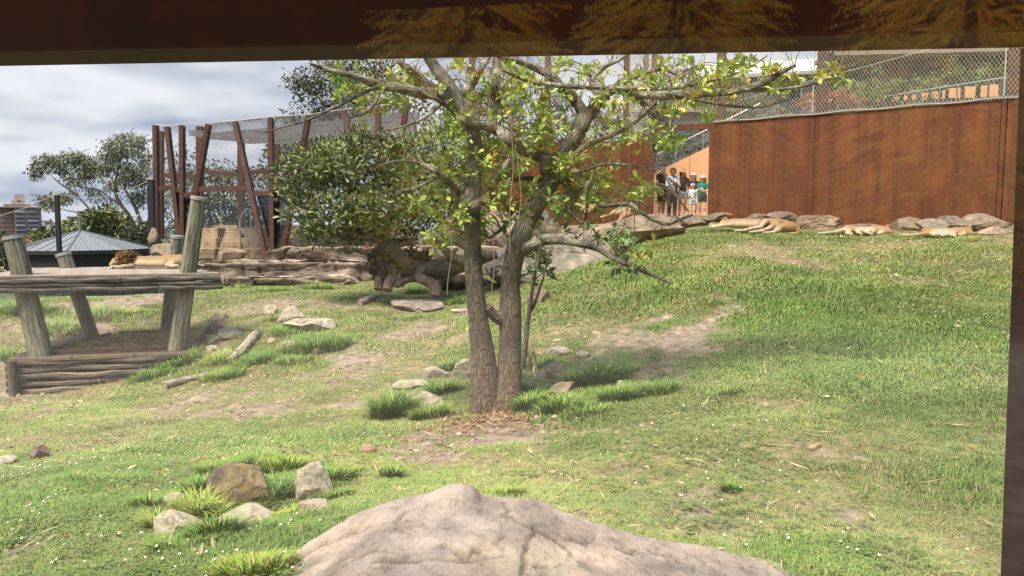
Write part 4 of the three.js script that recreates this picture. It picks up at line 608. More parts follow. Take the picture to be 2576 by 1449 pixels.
// ---------------------------------------------------------------- generic tree drawn by clumps
function cloudTree(name, label, opt) {
  const { limbs = [], clumps, d, deep = 2, leaf = [0.3, 0.12], cols, seed, down = 0, trunkCol = [0.2, 0.17, 0.14], base, group, own = 0, dens = 1, cat = 'tree' } = opt, rng = RNG(seed), root = thing(name, label, cat, base, group);
  const tc = (q, nx, ny, nz) => { const k = lerp(0.65, 1.3, fbm(q.x * 1.5, q.y * 1.5, q.z * 1.5, 3)); return trunkCol.map(x => x * k); };
  const pts = [];
  for (const [nm, l, dz = 0] of limbs) { const P = l.map(([x, y], i) => at(x, y, d + dz * i / l.length)), R = l.map(q => q[2] / 2 * d / F); wpart(nm, tube(P, R, 8, { step: d * 0.012, rough: 0.15, freq: 2, col: tc }), M.bark, root); P.forEach(p => pts.push(p)); }
  const cr = new Crown(leafShape(leaf[0], leaf[1]), M.leaf, own), tw = [];
  for (const [cx, cy, rx, ry, n, tone = 0] of clumps) {
    const dz = (rng() - 0.5) * deep, C = at(cx, cy, d + dz), sx = rx * d / F, sy = ry * d / F, sz = max(sy, sx * 0.7);
    if (pts.length) { let b = pts[0]; for (const p of pts) if (p.distanceTo(C) < b.distanceTo(C)) b = p; tw.push(tube([b, b.clone().lerp(C, .5).add(V(0, -sy * 0.1, 0)), C], [d * 0.0007, d * 0.0005, d * 0.0003], 5, { step: d * .02, cap: false })); for (let k = 0; k < 5; k++) tw.push(tube([b.clone().lerp(C, .6), C.clone().add(V((rng() - .5) * 1.5 * sx, (rng() - .4) * 1.4 * sy, (rng() - .5) * sz))], [d * 0.0004, d * 0.0002], 4, { cap: false })); }
    // each clump is broken into sprays
    const sprays = max(3, Math.round(n / 14)); for (let s = 0; s < sprays; s++) {
      const u = rng() * 2 * PI, cz = rng() * 2 - 1, q = pow(rng(), 0.4), sp = V(C.x + cos(u) * sqrt(1 - cz * cz) * sx * q, C.y + sin(u) * sqrt(1 - cz * cz) * sy * q, C.z + cz * sz * q), out = sp.clone().sub(C).normalize(), light = rng(), m = Math.round(n / sprays * dens);
      const c0 = cols[floor(rng() * cols.length)], sr = leaf[0] * 1.5;
      for (let i = 0; i < m; i++) { const dir = V(rng() - 0.5, rng() - 0.5 - down, rng() - 0.5).addScaledVector(out, 0.5).normalize(), p = sp.clone().add(V((rng() - .5) * 2 * sr, (rng() - .5) * 1.5 * sr, (rng() - .5) * 2 * sr)); const v = (0.6 + 0.8 * light) * (0.8 + rng() * 0.4) * (1 + tone); cr.add(dirMatrix(p, dir, rng() * 6.3, 0.7 + rng() * 0.6), c0.map(x => x * v), rng() < 0.09 && p.z > C.z); }
    }
  }
  if (tw.length) wpart('twigs', tw, mat(trunkCol.map(x => x * 0.8)), root, 'stuff');
  cr.build(root); return root;
}
// dark glossy fig growing out of the old stump, left of the big tree
{
  const C = []; const rng = RNG(8); for (const [x, y, rx, ry, n] of [[800, 410, 60, 45, 330], [870, 395, 70, 50, 420], [950, 385, 70, 50, 420], [770, 460, 50, 50, 330], [840, 470, 70, 50, 420], [920, 460, 70, 50, 420], [990, 440, 70, 55, 420], [770, 530, 45, 40, 260], [830, 545, 60, 45, 380], [900, 535, 60, 45, 360], [965, 520, 60, 50, 380], [1030, 480, 55, 55, 320], [800, 590, 45, 28, 190], [860, 590, 40, 24, 150], [1020, 400, 60, 50, 380], [1080, 380, 60, 50, 330], [1100, 450, 60, 60, 330], [960, 560, 45, 24, 170], [740, 425, 25, 22, 90], [735, 480, 22, 26, 80], [905, 352, 40, 18, 120], [830, 372, 34, 16, 100], [990, 366, 40, 20, 140], [1050, 540, 40, 30, 150], [1040, 440, 50, 40, 200], [720, 440, 14, 10, 30], [760, 590, 24, 14, 60], [900, 610, 20, 12, 40], [1150, 360, 70, 50, 300], [1230, 390, 60, 60, 300], [1180, 450, 60, 60, 260]]) C.push([x, y, rx, ry, n]);
  const b = gp(1000, 716); cloudTree('fig_tree', 'low spreading dark glossy fig growing from the upturned stump', { base: b, d: 19.3, deep: 1.6, seed: 21, leaf: [0.17, 0.055], cols: [[0.11, 0.145, 0.05], [0.14, 0.18, 0.055], [0.085, 0.115, 0.045], [0.20, 0.245, 0.06], [0.13, 0.155, 0.05]], clumps: C, own: 300, trunkCol: [0.15, 0.12, 0.09], dens: 1.45, down: -.3,
    limbs: [['trunk', [[1025, 668, 34], [1000, 640, 36], [972, 612, 34], [940, 594, 32], [905, 590, 27], [880, 560, 24], [868, 520, 18], [880, 470, 12]]], ['branch', [[900, 590, 14], [870, 600, 10], [830, 585, 7], [800, 560, 5]]], ['branch', [[915, 590, 16], [925, 540, 13], [960, 490, 10], [1000, 440, 7], [1060, 400, 5]]], ['branch', [[880, 555, 12], [840, 520, 9], [810, 470, 7], [800, 420, 4]]]] });
}
// trees beyond
const EU = [[0.125, 0.145, 0.085], [0.095, 0.115, 0.065], [0.155, 0.17, 0.10], [0.075, 0.095, 0.055]];
{
  const z = l => l.map(([x, y, rx, ry, n]) => [x * 0.2867, 287.5 + y * 0.2867, rx * 0.2867, ry * 0.2867, n]), zl = l => l.map(([x, y, w]) => [x * 0.2867, 287.5 + y * 0.2867, w * 0.2867]);
  cloudTree('gum_tree', 'tall open gum tree with grey branches above the pavilion', { base: at(330, 640, 82), d: 82, deep: 4, seed: 4, leaf: [0.42, 0.11], down: 0.7, cols: EU, trunkCol: [0.27, 0.22, 0.19], dens: 1.5,
    clumps: z([[400, 430, 100, 60, 330], [350, 500, 70, 40, 160], [480, 400, 80, 50, 240], [620, 370, 90, 45, 330], [740, 410, 90, 60, 330], [560, 480, 90, 50, 240], [820, 510, 100, 55, 380], [700, 560, 80, 50, 200], [650, 590, 50, 30, 90], [1000, 360, 110, 60, 380], [1110, 200, 110, 70, 340], [950, 280, 60, 40, 150], [1080, 290, 120, 70, 330], [1200, 230, 80, 60, 200], [1090, 470, 120, 60, 380], [900, 460, 80, 50, 240], [1270, 380, 60, 90, 260], [1230, 480, 90, 60, 240], [1150, 560, 120, 50, 300], [440, 740, 110, 40, 260], [540, 730, 80, 45, 230], [400, 790, 60, 35, 130], [620, 700, 30, 20, 40], [980, 600, 120, 40, 200], [1260, 600, 60, 80, 200], [780, 670, 90, 40, 90], [900, 740, 110, 40, 80], [1250, 760, 60, 60, 150], [1180, 690, 90, 50, 120]]),
    limbs: [['trunk', zl([[1160, 1000, 46], [1140, 900, 38], [1080, 820, 34], [1020, 720, 30], [1010, 620, 24], [1030, 520, 18], [1060, 400, 12], [1090, 250, 6]])], ['trunk', zl([[1235, 980, 40], [1205, 860, 32], [1160, 760, 26], [1110, 680, 20], [1090, 620, 14], [1120, 520, 8]])], ['branch', zl([[800, 850, 18], [720, 760, 16], [640, 680, 14], [560, 630, 12], [490, 580, 9], [420, 500, 5]])], ['branch', zl([[1060, 800, 16], [960, 730, 14], [860, 660, 11], [700, 640, 8], [620, 600, 6], [560, 520, 4]])], ['branch', zl([[720, 885, 14], [640, 850, 12], [560, 840, 8], [480, 800, 6], [430, 760, 4]])], ['branch', zl([[1210, 830, 14], [1260, 720, 11], [1270, 620, 8], [1280, 480, 5]])], ['branch', zl([[1010, 600, 12], [940, 520, 9], [900, 460, 6], [830, 420, 4]])], ['branch', zl([[1100, 230, 5], [1030, 190, 4], [960, 160, 2]])], ['branch', zl([[1140, 1000, 20], [980, 860, 15], [800, 850, 14], [760, 830, 8]])]] });
}
const bush = (name, label, d, seed, clumps, cols, leaf, extra = {}) => cloudTree(name, label, { base: at(clumps[0][0], clumps[0][1] + clumps[0][3], d), d, deep: d * 0.03, seed, leaf, cols, clumps, ...extra });
const YGc = [[0.13, 0.15, 0.035], [0.10, 0.125, 0.035], [0.16, 0.17, 0.05], [0.07, 0.095, 0.03]], DKc = [[0.045, 0.06, 0.035], [0.06, 0.075, 0.04], [0.035, 0.048, 0.03]];
bush('leafy_tree', 'round yellow green tree right behind the pavilion roof', 62, 11, [[250, 565, 60, 30, 700], [220, 585, 40, 24, 300], [280, 560, 45, 34, 500], [255, 545, 36, 20, 260], [300, 585, 40, 30, 350], [190, 580, 30, 14, 200], [330, 600, 30, 30, 240]], YGc, [0.4, 0.18], { limbs: [['trunk', [[262, 650, 10], [258, 600, 7], [255, 560, 4]]]] });
bush('leafy_tree', 'low yellowish tree between the pink tower and the pavilion roof', 75, 12, [[125, 590, 40, 12, 300], [150, 578, 30, 14, 240], [100, 598, 20, 8, 120], [185, 575, 30, 16, 240]], YGc, [0.4, 0.18], { limbs: [['trunk', [[130, 650, 8], [130, 595, 4]]]] });
bush('grey_shrub', 'dark grey green shrub between the pavilion and the thick black post', 52, 13, [[345, 600, 34, 34, 500], [320, 610, 30, 24, 300], [365, 590, 20, 40, 300], [350, 640, 30, 20, 240], [372, 560, 14, 26, 160]], DKc, [0.28, 0.12]);
bush('leafy_shrub', 'dark green shrub at the left edge behind the platform post', 30, 14, [[8, 640, 22, 30, 420], [-10, 615, 20, 24, 200], [20, 665, 20, 20, 200]], [[0.05, 0.09, 0.03], [0.07, 0.12, 0.04], [0.035, 0.06, 0.025]], [0.2, 0.07], { cat: 'shrub' });
bush('gum_tree', 'grey green gum tree seen through the left side of the net cage', 60, 15, [[560, 440, 50, 26, 380], [640, 440, 50, 26, 380], [580, 500, 70, 34, 600], [520, 520, 50, 34, 400], [650, 510, 50, 36, 420], [560, 560, 70, 26, 500], [620, 560, 60, 26, 400], [480, 440, 30, 40, 200], [440, 420, 26, 60, 200], [420, 500, 20, 60, 240], [440, 580, 24, 40, 240], [700, 440, 30, 40, 240], [500, 470, 30, 30, 200]], EU, [0.42, 0.13], { down: 0.5, dens: 1.3, limbs: [['trunk', [[560, 640, 12], [570, 560, 9], [560, 490, 6], [580, 440, 3]]], ['branch', [[566, 560, 7], [610, 510, 5], [640, 450, 3]]], ['branch', [[560, 540, 6], [520, 500, 4], [480, 460, 3]]]] });
bush('gum_tree', 'bushy gum tree behind the right half of the net cage', 56, 16, [[740, 360, 50, 36, 420], [800, 380, 50, 40, 400], [740, 420, 50, 40, 420], [720, 470, 36, 40, 280], [730, 295, 20, 18, 120], [700, 380, 26, 26, 160], [800, 440, 60, 40, 420], [880, 400, 60, 50, 420]], EU, [0.4, 0.13], { down: 0.5, dens: 1.3, limbs: [['trunk', [[760, 640, 11], [756, 540, 8], [750, 430, 5], [742, 360, 3]]]] });
bush('paperbark_tree', 'tall dark tree rising behind the net cage left of the big tree', 47, 17, [[770, 215, 50, 30, 520], [830, 200, 60, 40, 620], [900, 195, 60, 40, 600], [800, 260, 50, 34, 460], [860, 260, 60, 40, 620], [930, 250, 60, 50, 620], [990, 200, 60, 50, 600], [740, 200, 24, 14, 120], [840, 165, 60, 24, 360], [930, 165, 60, 24, 360], [900, 310, 60, 34, 420], [970, 300, 60, 40, 460], [800, 300, 30, 20, 160], [1030, 260, 50, 50, 400]], [[0.05, 0.07, 0.035], [0.07, 0.09, 0.045], [0.04, 0.055, 0.03], [0.09, 0.105, 0.055]], [0.3, 0.095], { down: 0.2, dens: 0.85, limbs: [['trunk', [[900, 640, 16], [900, 480, 14], [890, 380, 12], [860, 290, 8], [830, 220, 5]]], ['branch', [[890, 360, 9], [930, 290, 7], [960, 220, 4]]], ['branch', [[880, 310, 6], [820, 260, 4], [760, 215, 2]]]] });
bush('leafy_tree', 'green trees behind the netting between the two trunks', 40, 18, [[1320, 260, 70, 60, 520], [1250, 300, 70, 60, 520], [1400, 300, 60, 50, 420], [1480, 330, 60, 40, 400], [1180, 300, 60, 60, 420], [1330, 350, 80, 40, 520], [1100, 300, 60, 60, 420], [1540, 300, 50, 50, 320], [1250, 220, 60, 40, 260], [1600, 300, 40, 40, 260], [1420, 240, 40, 30, 180]], [[0.06, 0.085, 0.035], [0.08, 0.11, 0.045], [0.045, 0.06, 0.03], [0.11, 0.12, 0.06]], [0.3, 0.1], { dens: 0.85, limbs: [['trunk', [[1330, 560, 14], [1330, 420, 12], [1320, 330, 9], [1310, 260, 5]]], ['trunk', [[1480, 560, 12], [1480, 420, 9], [1470, 320, 5]]]] });
bush('leafy_tree', 'dark tree filling the gap between the spreading fig and the trunks', 34, 29, [[1040, 545, 60, 50, 500], [1110, 520, 60, 60, 600], [1190, 540, 60, 60, 560], [1260, 500, 50, 60, 420], [1000, 590, 40, 20, 200], [1080, 460, 60, 50, 460], [1330, 480, 50, 60, 400], [1160, 470, 60, 50, 420]], [[0.05, 0.07, 0.03], [0.07, 0.09, 0.035], [0.04, 0.055, 0.028]], [0.26, 0.09], { limbs: [['trunk', [[1140, 640, 12], [1140, 560, 9], [1150, 500, 6]]]] });
bush('leafy_tree', 'olive green trees behind the netting over the visitors\' window', 40, 19, [[1700, 255, 60, 30, 420], [1650, 230, 40, 30, 260], [1760, 270, 50, 26, 300], [1720, 295, 60, 16, 260], [1680, 190, 30, 20, 100]], [[0.09, 0.10, 0.04], [0.12, 0.13, 0.05], [0.06, 0.07, 0.03]], [0.28, 0.08], { limbs: [['trunk', [[1745, 400, 12], [1745, 300, 10], [1742, 220, 8], [1745, 150, 6]]]] });
bush('grassy_shrub', 'olive grassy shrub behind the netting, left of the rust coloured shrub', 33, 20, [[1880, 285, 60, 26, 520], [1820, 290, 50, 20, 360], [1940, 280, 40, 20, 260], [1870, 255, 40, 18, 200]], [[0.13, 0.15, 0.05], [0.10, 0.12, 0.04], [0.16, 0.17, 0.07]], [0.34, 0.03], { down: -0.5, cat: 'shrub' });
bush('rust_coloured_shrub', 'rust orange shrub behind the netting and its red post', 32, 22, [[2060, 250, 40, 18, 620], [2110, 245, 40, 18, 560], [2025, 262, 20, 16, 240], [2150, 258, 26, 14, 260]], [[0.34, 0.15, 0.06], [0.27, 0.12, 0.05], [0.40, 0.2, 0.09]], [0.12, 0.04], { cat: 'shrub', dens: 1.3 });
bush('hedge', 'dark low hedge under the shrubs along the top of the rusty wall', 31.5, 23, [[2060, 285, 60, 14, 400], [2150, 278, 60, 16, 400], [2240, 268, 60, 16, 400], [2320, 262, 60, 14, 360], [1980, 292, 40, 12, 240], [2400, 255, 60, 12, 300]], [[0.05, 0.055, 0.03], [0.09, 0.075, 0.05], [0.07, 0.06, 0.04]], [0.14, 0.04], { cat: 'hedge' });
bush('leafy_shrub', 'bright green shrub behind the netting just right of the red post', 32.5, 24, [[2138, 224, 18, 14, 200], [2118, 232, 10, 12, 90], [2160, 232, 16, 10, 130]], [[0.16, 0.24, 0.05], [0.12, 0.19, 0.04]], [0.13, 0.06], { cat: 'shrub' });
bush('leafy_shrub', 'light green shrub behind the netting, middle of the three at right', 32, 25, [[2228, 232, 26, 14, 260], [2240, 215, 14, 12, 130], [2212, 242, 14, 10, 110]], [[0.16, 0.22, 0.06], [0.12, 0.17, 0.05]], [0.13, 0.05], { cat: 'shrub' });
bush('leafy_shrub', 'light green shrub behind the netting at the start of the sloping handrail', 32, 26, [[2335, 205, 26, 16, 260], [2325, 225, 30, 12, 240], [2360, 220, 14, 12, 110]], [[0.16, 0.22, 0.06], [0.12, 0.17, 0.05]], [0.13, 0.05], { cat: 'shrub' });
bush('leafy_shrub', 'row of mixed green planting along the terrace below the dark building', 33.5, 35, [[2180, 215, 30, 16, 240], [2280, 215, 40, 18, 300], [2400, 200, 40, 18, 300], [2500, 190, 40, 20, 260], [2200, 185, 20, 20, 120], [2380, 170, 24, 20, 140]], [[0.09, 0.13, 0.045], [0.06, 0.09, 0.035], [0.13, 0.17, 0.06]], [0.15, 0.05], { cat: 'shrub' });
bush('bamboo', 'thin leafy bamboo in front of the dark building at far right', 33, 27, [[2450, 190, 30, 22, 240], [2470, 170, 20, 20, 150], [2430, 210, 20, 14, 120]], [[0.12, 0.17, 0.05], [0.09, 0.13, 0.04]], [0.2, 0.03], { down: .4, cat: 'bamboo' });
bush('leafy_shrub', 'dark green shrub behind the glass railing above the orange ramp wall', 33, 28, [[1750, 350, 30, 24, 320], [1700, 380, 40, 16, 300], [1660, 405, 30, 14, 200]], [[0.05, 0.085, 0.04], [0.08, 0.12, 0.05]], [0.16, 0.06], { cat: 'shrub' });
{ const a = at(1690, 400, 36), b = thing('grey_building', 'blue grey building seen through the visitors\' window', 'building', a), g = [[-1.7, .9], [.94, 2.6], [2.64, 4.2]]; for (const [x0, x1] of g) wpart('wall_panel', box(x1 - x0, 5, 0.2, a.x + (x0 + x1) / 2, a.y - .3, a.z - 0.2), mat([0.12, 0.125, 0.17], { roughness: 0.5 }), b); wpart('roof_edge', box(6.4, 0.25, 0.5, a.x + 1.2, a.y + 2.33, a.z), mat([0.25, 0.24, 0.26]), b); }
{ const t = thing('hedge_wall', 'tall dark hedge far behind the viewing window, seen only mirrored in its pane', 'hedge', V(0, 0, 17)); wpart('hedge_mass', rockGeo(34, 9.5, 1.4, 77, { det: 40, cuts: 0, lump: .12, fine: .02, base: [.035, .04, .02], alt: [.02, .022, .014] }).translate(2, 1.5, 17), M.vc, t); }
{ // far woods that read as one mass
  const rng = RNG(90), o = foliage(), s = leafShape(2, 1.3); for (let k = 0; k < 4200; k++) { const a = lerp(-0.80, -.3, rng()), d = lerp(180, 520, rng()), x = sin(a) * d, z = -cos(a) * d, y = H(x, z); const v = 0.6 + rng() * 0.8; addLeaf(o, s, dirMatrix(V(x, y + rng() * (a > -0.45 ? 13 : 9), z), V(rng() - .5, rng() - .5, rng() - .5), rng() * 6, 1 + rng()), [0.05 * v, 0.068 * v, 0.035 * v]); } solo('far_woods', folGeo(o), M.leaf, 'far belt of dark trees along the horizon', 'woods').userData.kind = 'stuff';
}
// trees behind us, which the window pane mirrors
{
  const mk = (x, z, h, seed, label) => { const rng = RNG(seed), t = thing('feathery_tree', label, 'tree', V(x, 0, z)); wpart('trunk', tube([V(x, -0.1, z), V(x + .1, h * .5, z), V(x, h, z)], [0.16, 0.12, 0.05], 8, { step: .3, rough: .1 }), M.twig, t); const cr = new Crown(leafShape(0.24, 0.05), M.leafThin); for (let k = 0; k < 900; k++) { const a = rng() * 2 * PI, y = h * (0.12 + 0.95 * rng()), r = (1 - pow(y / h - 0.45, 2)) * 1.9 * sqrt(rng()), c = V(x + cos(a) * r, y, z + sin(a) * r), ax = V(cos(a), 0.1 - rng() * .9, sin(a)); for (let i = 0; i < 18; i++) { const q = c.clone().addScaledVector(ax, i * 0.045), sd = V(-ax.z, -0.35, ax.x).multiplyScalar(i % 2 ? 1 : -1); sd.y = -0.4; cr.add(dirMatrix(q, sd.addScaledVector(ax, .6), rng(), .5 + rng() * .3), [0.9, 0.62, 0.08].map(q => q * (0.6 + rng() * .7))); } } cr.build(t); };
  mk(5.9, 10.5, 5.8, 31, 'golden feathery tree behind the viewing window, mirrored on the left panels of the rusty wall'); mk(10.2, 11.5, 6.2, 32, 'golden feathery tree behind the viewing window, mirrored on the right panels of the rusty wall'); mk(1.2, 12.5, 7, 33, 'golden feathery tree behind the viewing window, mirrored in the middle of the lintel'); mk(-3.4, 12.8, 7.2, 34, 'golden feathery tree behind the viewing window, mirrored in the left of the lintel');
}
// ---------------------------------------------------------------- bodies: tapered capsules joined smoothly and meshed (surface nets)
// bone: {a, b, ra, rb, c (colour), k (smoothness)}; s: squash of the radius in world x, y, z
function capsule(p, b) { const ax = p[0] - b.a.x, ay = p[1] - b.a.y, az = p[2] - b.a.z, t = clamp((ax * b.d.x + ay * b.d.y + az * b.d.z) / b.dd), s = b.s; const x = (ax - b.d.x * t) / s[0], y = (ay - b.d.y * t) / s[1], z = (az - b.d.z * t) / s[2]; return hypot(x, y, z) - lerp(b.ra, b.rb, t); }
const bone = (a, b, ra, rb, c = 0, s = [1, 1, 1], k = 0) => { const d = b.clone().sub(a); return { a, b, d, dd: max(d.lengthSq(), 1e-9), ra, rb, c, s, k }; };
function skin(bones, cell, k, colour, cut) {
  const lo = V(1e9, 1e9, 1e9), hi = V(-1e9, -1e9, -1e9); for (const b of bones) { const r = max(b.ra, b.rb) * 1.25 * max(...b.s) + cell * 2; for (const p of [b.a, b.b]) { lo.min(p.clone().subScalar(r)); hi.max(p.clone().addScalar(r)); } }
  const nx = Math.ceil((hi.x - lo.x) / cell) + 1, ny = Math.ceil((hi.y - lo.y) / cell) + 1, nz = Math.ceil((hi.z - lo.z) / cell) + 1, f = new Float32Array(nx * ny * nz).fill(1e3);
  const q = [0, 0, 0];
  // smooth union one bone at a time, only near that bone
  for (const b of bones) {
    const kk = b.k || k, R = max(b.ra, b.rb) * max(...b.s) + kk * 1.5 + cell * 2, i0 = [0, 0, 0], i1 = [0, 0, 0]; 'xyz'.split('').forEach((ax, n) => { const N = [nx, ny, nz][n]; i0[n] = clamp(floor((min(b.a[ax], b.b[ax]) - R - lo[ax]) / cell), 0, N - 1); i1[n] = clamp(Math.ceil((max(b.a[ax], b.b[ax]) + R - lo[ax]) / cell), 0, N - 1); });
    for (let z = i0[2]; z <= i1[2]; z++) for (let y = i0[1]; y <= i1[1]; y++) for (let x = i0[0]; x <= i1[0]; x++) { q[0] = lo.x + x * cell; q[1] = lo.y + y * cell; q[2] = lo.z + z * cell; const n = (z * ny + y) * nx + x, d = capsule(q, b), e = f[n], h = max(kk - abs(d - e), 0) / kk; f[n] = min(d, e) - h * h * kk * 0.25; }
  }
  if (cut) for (let z = 0; z < nz; z++) for (let y = 0; y < ny; y++) for (let x = 0; x < nx; x++) { const n = (z * ny + y) * nx + x; f[n] = max(f[n], cut(lo.x + x * cell, lo.y + y * cell, lo.z + z * cell)); }
  const id = new Int32Array(nx * ny * nz).fill(-1), pos = [], nor = [], idx = [], F3 = (x, y, z) => f[(z * ny + y) * nx + x];
  for (let z = 0; z < nz - 1; z++) for (let y = 0; y < ny - 1; y++) for (let x = 0; x < nx - 1; x++) {
    let m = 0; const v = []; for (let c = 0; c < 8; c++) { const t = F3(x + (c & 1), y + (c >> 1 & 1), z + (c >> 2)); v.push(t); if (t < 0) m |= 1 << c; } if (m === 0 || m === 255) continue;
    let sx = 0, sy = 0, sz = 0, n = 0; for (let a = 0; a < 8; a++) for (const bit of [1, 2, 4]) { const b = a | bit; if (b === a || (v[a] < 0) === (v[b] < 0)) continue; const t = v[a] / (v[a] - v[b]); sx += (a & 1) + (bit === 1 ? t : 0); sy += (a >> 1 & 1) + (bit === 2 ? t : 0); sz += (a >> 2) + (bit === 4 ? t : 0); n++; }
    id[(z * ny + y) * nx + x] = pos.length / 3; pos.push(lo.x + (x + sx / n) * cell, lo.y + (y + sy / n) * cell, lo.z + (z + sz / n) * cell);
    const gx = v[1] + v[3] + v[5] + v[7] - v[0] - v[2] - v[4] - v[6], gy = v[2] + v[3] + v[6] + v[7] - v[0] - v[1] - v[4] - v[5], gz = v[4] + v[5] + v[6] + v[7] - v[0] - v[1] - v[2] - v[3], l = hypot(gx, gy, gz) || 1; nor.push(gx / l, gy / l, gz / l);
  }
  const I = (x, y, z) => id[(z * ny + y) * nx + x], quad = (a, b, c, d, flip) => { if (a < 0 || b < 0 || c < 0 || d < 0) return; flip ? idx.push(a, c, b, a, d, c) : idx.push(a, b, c, a, c, d); };
  for (let z = 1; z < nz - 1; z++) for (let y = 1; y < ny - 1; y++) for (let x = 1; x < nx - 1; x++) { const s = F3(x, y, z) < 0; if (s !== F3(x + 1, y, z) < 0) quad(I(x, y - 1, z - 1), I(x, y, z - 1), I(x, y, z), I(x, y - 1, z), !s); if (s !== F3(x, y + 1, z) < 0) quad(I(x - 1, y, z - 1), I(x - 1, y, z), I(x, y, z), I(x, y, z - 1), !s); if (s !== F3(x, y, z + 1) < 0) quad(I(x - 1, y - 1, z), I(x, y - 1, z), I(x, y, z), I(x - 1, y, z), !s); }
  const col = []; for (let i = 0; i < pos.length; i += 3) { q[0] = pos[i]; q[1] = pos[i + 1]; q[2] = pos[i + 2]; let ws = 0, c = [0, 0, 0]; for (const b of bones) { if (!b.c) continue; const w = exp(-max(capsule(q, b), -0.02) / (cell * 1.3)); ws += w; c = c.map((t, n) => t + w * b.c[n]); } c = ws > 1e-12 ? c.map(t => t / ws) : [0.5, 0.5, 0.5]; col.push(...(colour ? colour(c, q, nor[i], nor[i + 1], nor[i + 2]) : c)); }
  return G(pos, nor, null, idx, col);
}
// ---------------------------------------------------------------- lions
const TAN = [0.33, 0.215, 0.115], PALE = [0.42, 0.335, 0.225], CREAM = [0.47, 0.40, 0.30], DARKT = [0.25, 0.14, 0.063], PAD = [0.045, 0.035, 0.03], FURW = [0.5, 0.44, 0.35];
const fur = mat('#ffffff', { vertexColors: true, roughness: 0.95 });
const furCol = (c, p, nx, ny, nz) => { const v = 0.82 + 0.36 * fbm(p[0] * 14, p[1] * 20, p[2] * 14, 3), under = smooth(0.15, -0.7, ny) * 0.25; const back = 1 - .33 * smooth(.2, .95, ny); return c.map((x, i) => lerp(x, CREAM[i], under) * v * back); };
// list of [x0, y0, dz0, r0, x1, y1, dz1, r1, colour, squash]: pixels of the photograph, dz in metres towards us
function lion(label, d, list, ox = 0, oy = 0, extra) {
  const q = d / F, P = (x, y, dz) => at(x + ox, y + oy, d - dz), bones = list.map(([x0, y0, z0, r0, x1, y1, z1, r1, c, s]) => bone(P(x0, y0, z0), P(x1, y1, z1), r0 * q, r1 * q, c || TAN, s || [1, 1, 1]));
  let lo = V(1e9, 1e9, 1e9), hi = V(-1e9, -1e9, -1e9); for (const b of bones) { lo.min(b.a); lo.min(b.b); hi.max(b.a); hi.max(b.b); }
  const root = thing(/male lion/.test(label) ? 'male_lion' : 'lioness', label, 'lion', V((lo.x + hi.x) / 2, lo.y, (lo.z + hi.z) / 2));
  wpart('body', skin(bones, 0.017, 0.05, furCol), fur, root);
  const dot = (name, x, y, dz, r, m, s = [1, 1, 1]) => { const g = new THREE.SphereGeometry(1, 10, 8); g.scale(r * q * s[0], r * q * s[1], r * q * s[2]); const p = P(x, y, dz); g.translate(p.x, p.y, p.z); wpart(name, g, m, root); };
  const ear = (x, y, dz, r, lean = 0) => { const p = P(x, y, dz), o = new THREE.SphereGeometry(r * q, 12, 8, 0, 2 * PI, 0, PI / 2); o.scale(1, 1.15, 0.5); o.rotateZ(lean); o.translate(p.x, p.y, p.z); wpart('ear', o, mat(DARKT, { roughness: 1 }), root); };
  const tail = (l, dz, w) => wpart('tail', tube(l.map(([x, y]) => P(x, y, dz)), l.map((_, i) => w * q * (1 - 0.35 * i / l.length)), 8, { step: 0.05 }), mat(TAN, { roughness: 1 }), root);
  const tuft = (x, y, dz, r) => dot('tail_tuft', x, y, dz, r, mat(DARKT.map(v => v * .5)), [1.6, 0.8, 0.8]);
  const paw = (x, y, dz, r, dir = -1) => { for (let k = 0; k < 4; k++) dot('toe', x + dir * r * 0.7, y + (k - 1.5) * r * 0.42, dz + (k % 2 ? .02 : 0), r * 0.42, mat(CREAM, { roughness: 1 }), [1.25, 0.8, 1]); dot('paw_pad', x - dir * r * 0.1, y + r * 0.1, dz + r * q * 0.85, r * 0.5, mat(PAD), [1, 0.7, 0.35]); };
  const face = (x, y, dz, r, tilt = 0, dir = 1) => { // closed eyes, nose, mouth on the camera side
    const c = cos(tilt), s = sin(tilt), R = (u, v) => [x + (u * c - v * s) * r * dir, y + (u * s + v * c) * r], dk = mat([0.03, 0.022, 0.018]); let a;
    a = R(0.95, 0.1); dot('nose', a[0], a[1], dz + 0.03, r * 0.17, mat([0.09, 0.045, 0.04])); a = R(0.15, -0.25); dot('eye', a[0], a[1], dz + r * q * 0.86, r * 0.13, dk, [1.5, 0.5, 0.5]); a = R(0.62, 0.42); dot('mouth', a[0], a[1], dz + r * q * 0.62, r * 0.2, dk, [1.8, 0.22, 0.4]); a = R(0.75, 0.2); for (const k of [-1, 0, 1]) dot('whisker_spot', a[0] + k * r * .1, a[1] + k * r * .05, dz + r * q * 0.66, r * 0.045, dk); };
  extra?.({ root, P, q, dot, ear, tail, tuft, paw, face, bones });
  return root;
}
const zl7 = l => l.map(b => [1725.3 + b[0] * .1488, 511.2 + b[1] * .1488, b[2], b[3] * .1488, 1725.3 + b[4] * .1488, 511.2 + b[5] * .1488, b[6], b[7] * .1488, b[8], b[9]]);
const X7 = x => 1725.3 + x * .1488, Y7 = y => 511.2 + y * .1488;
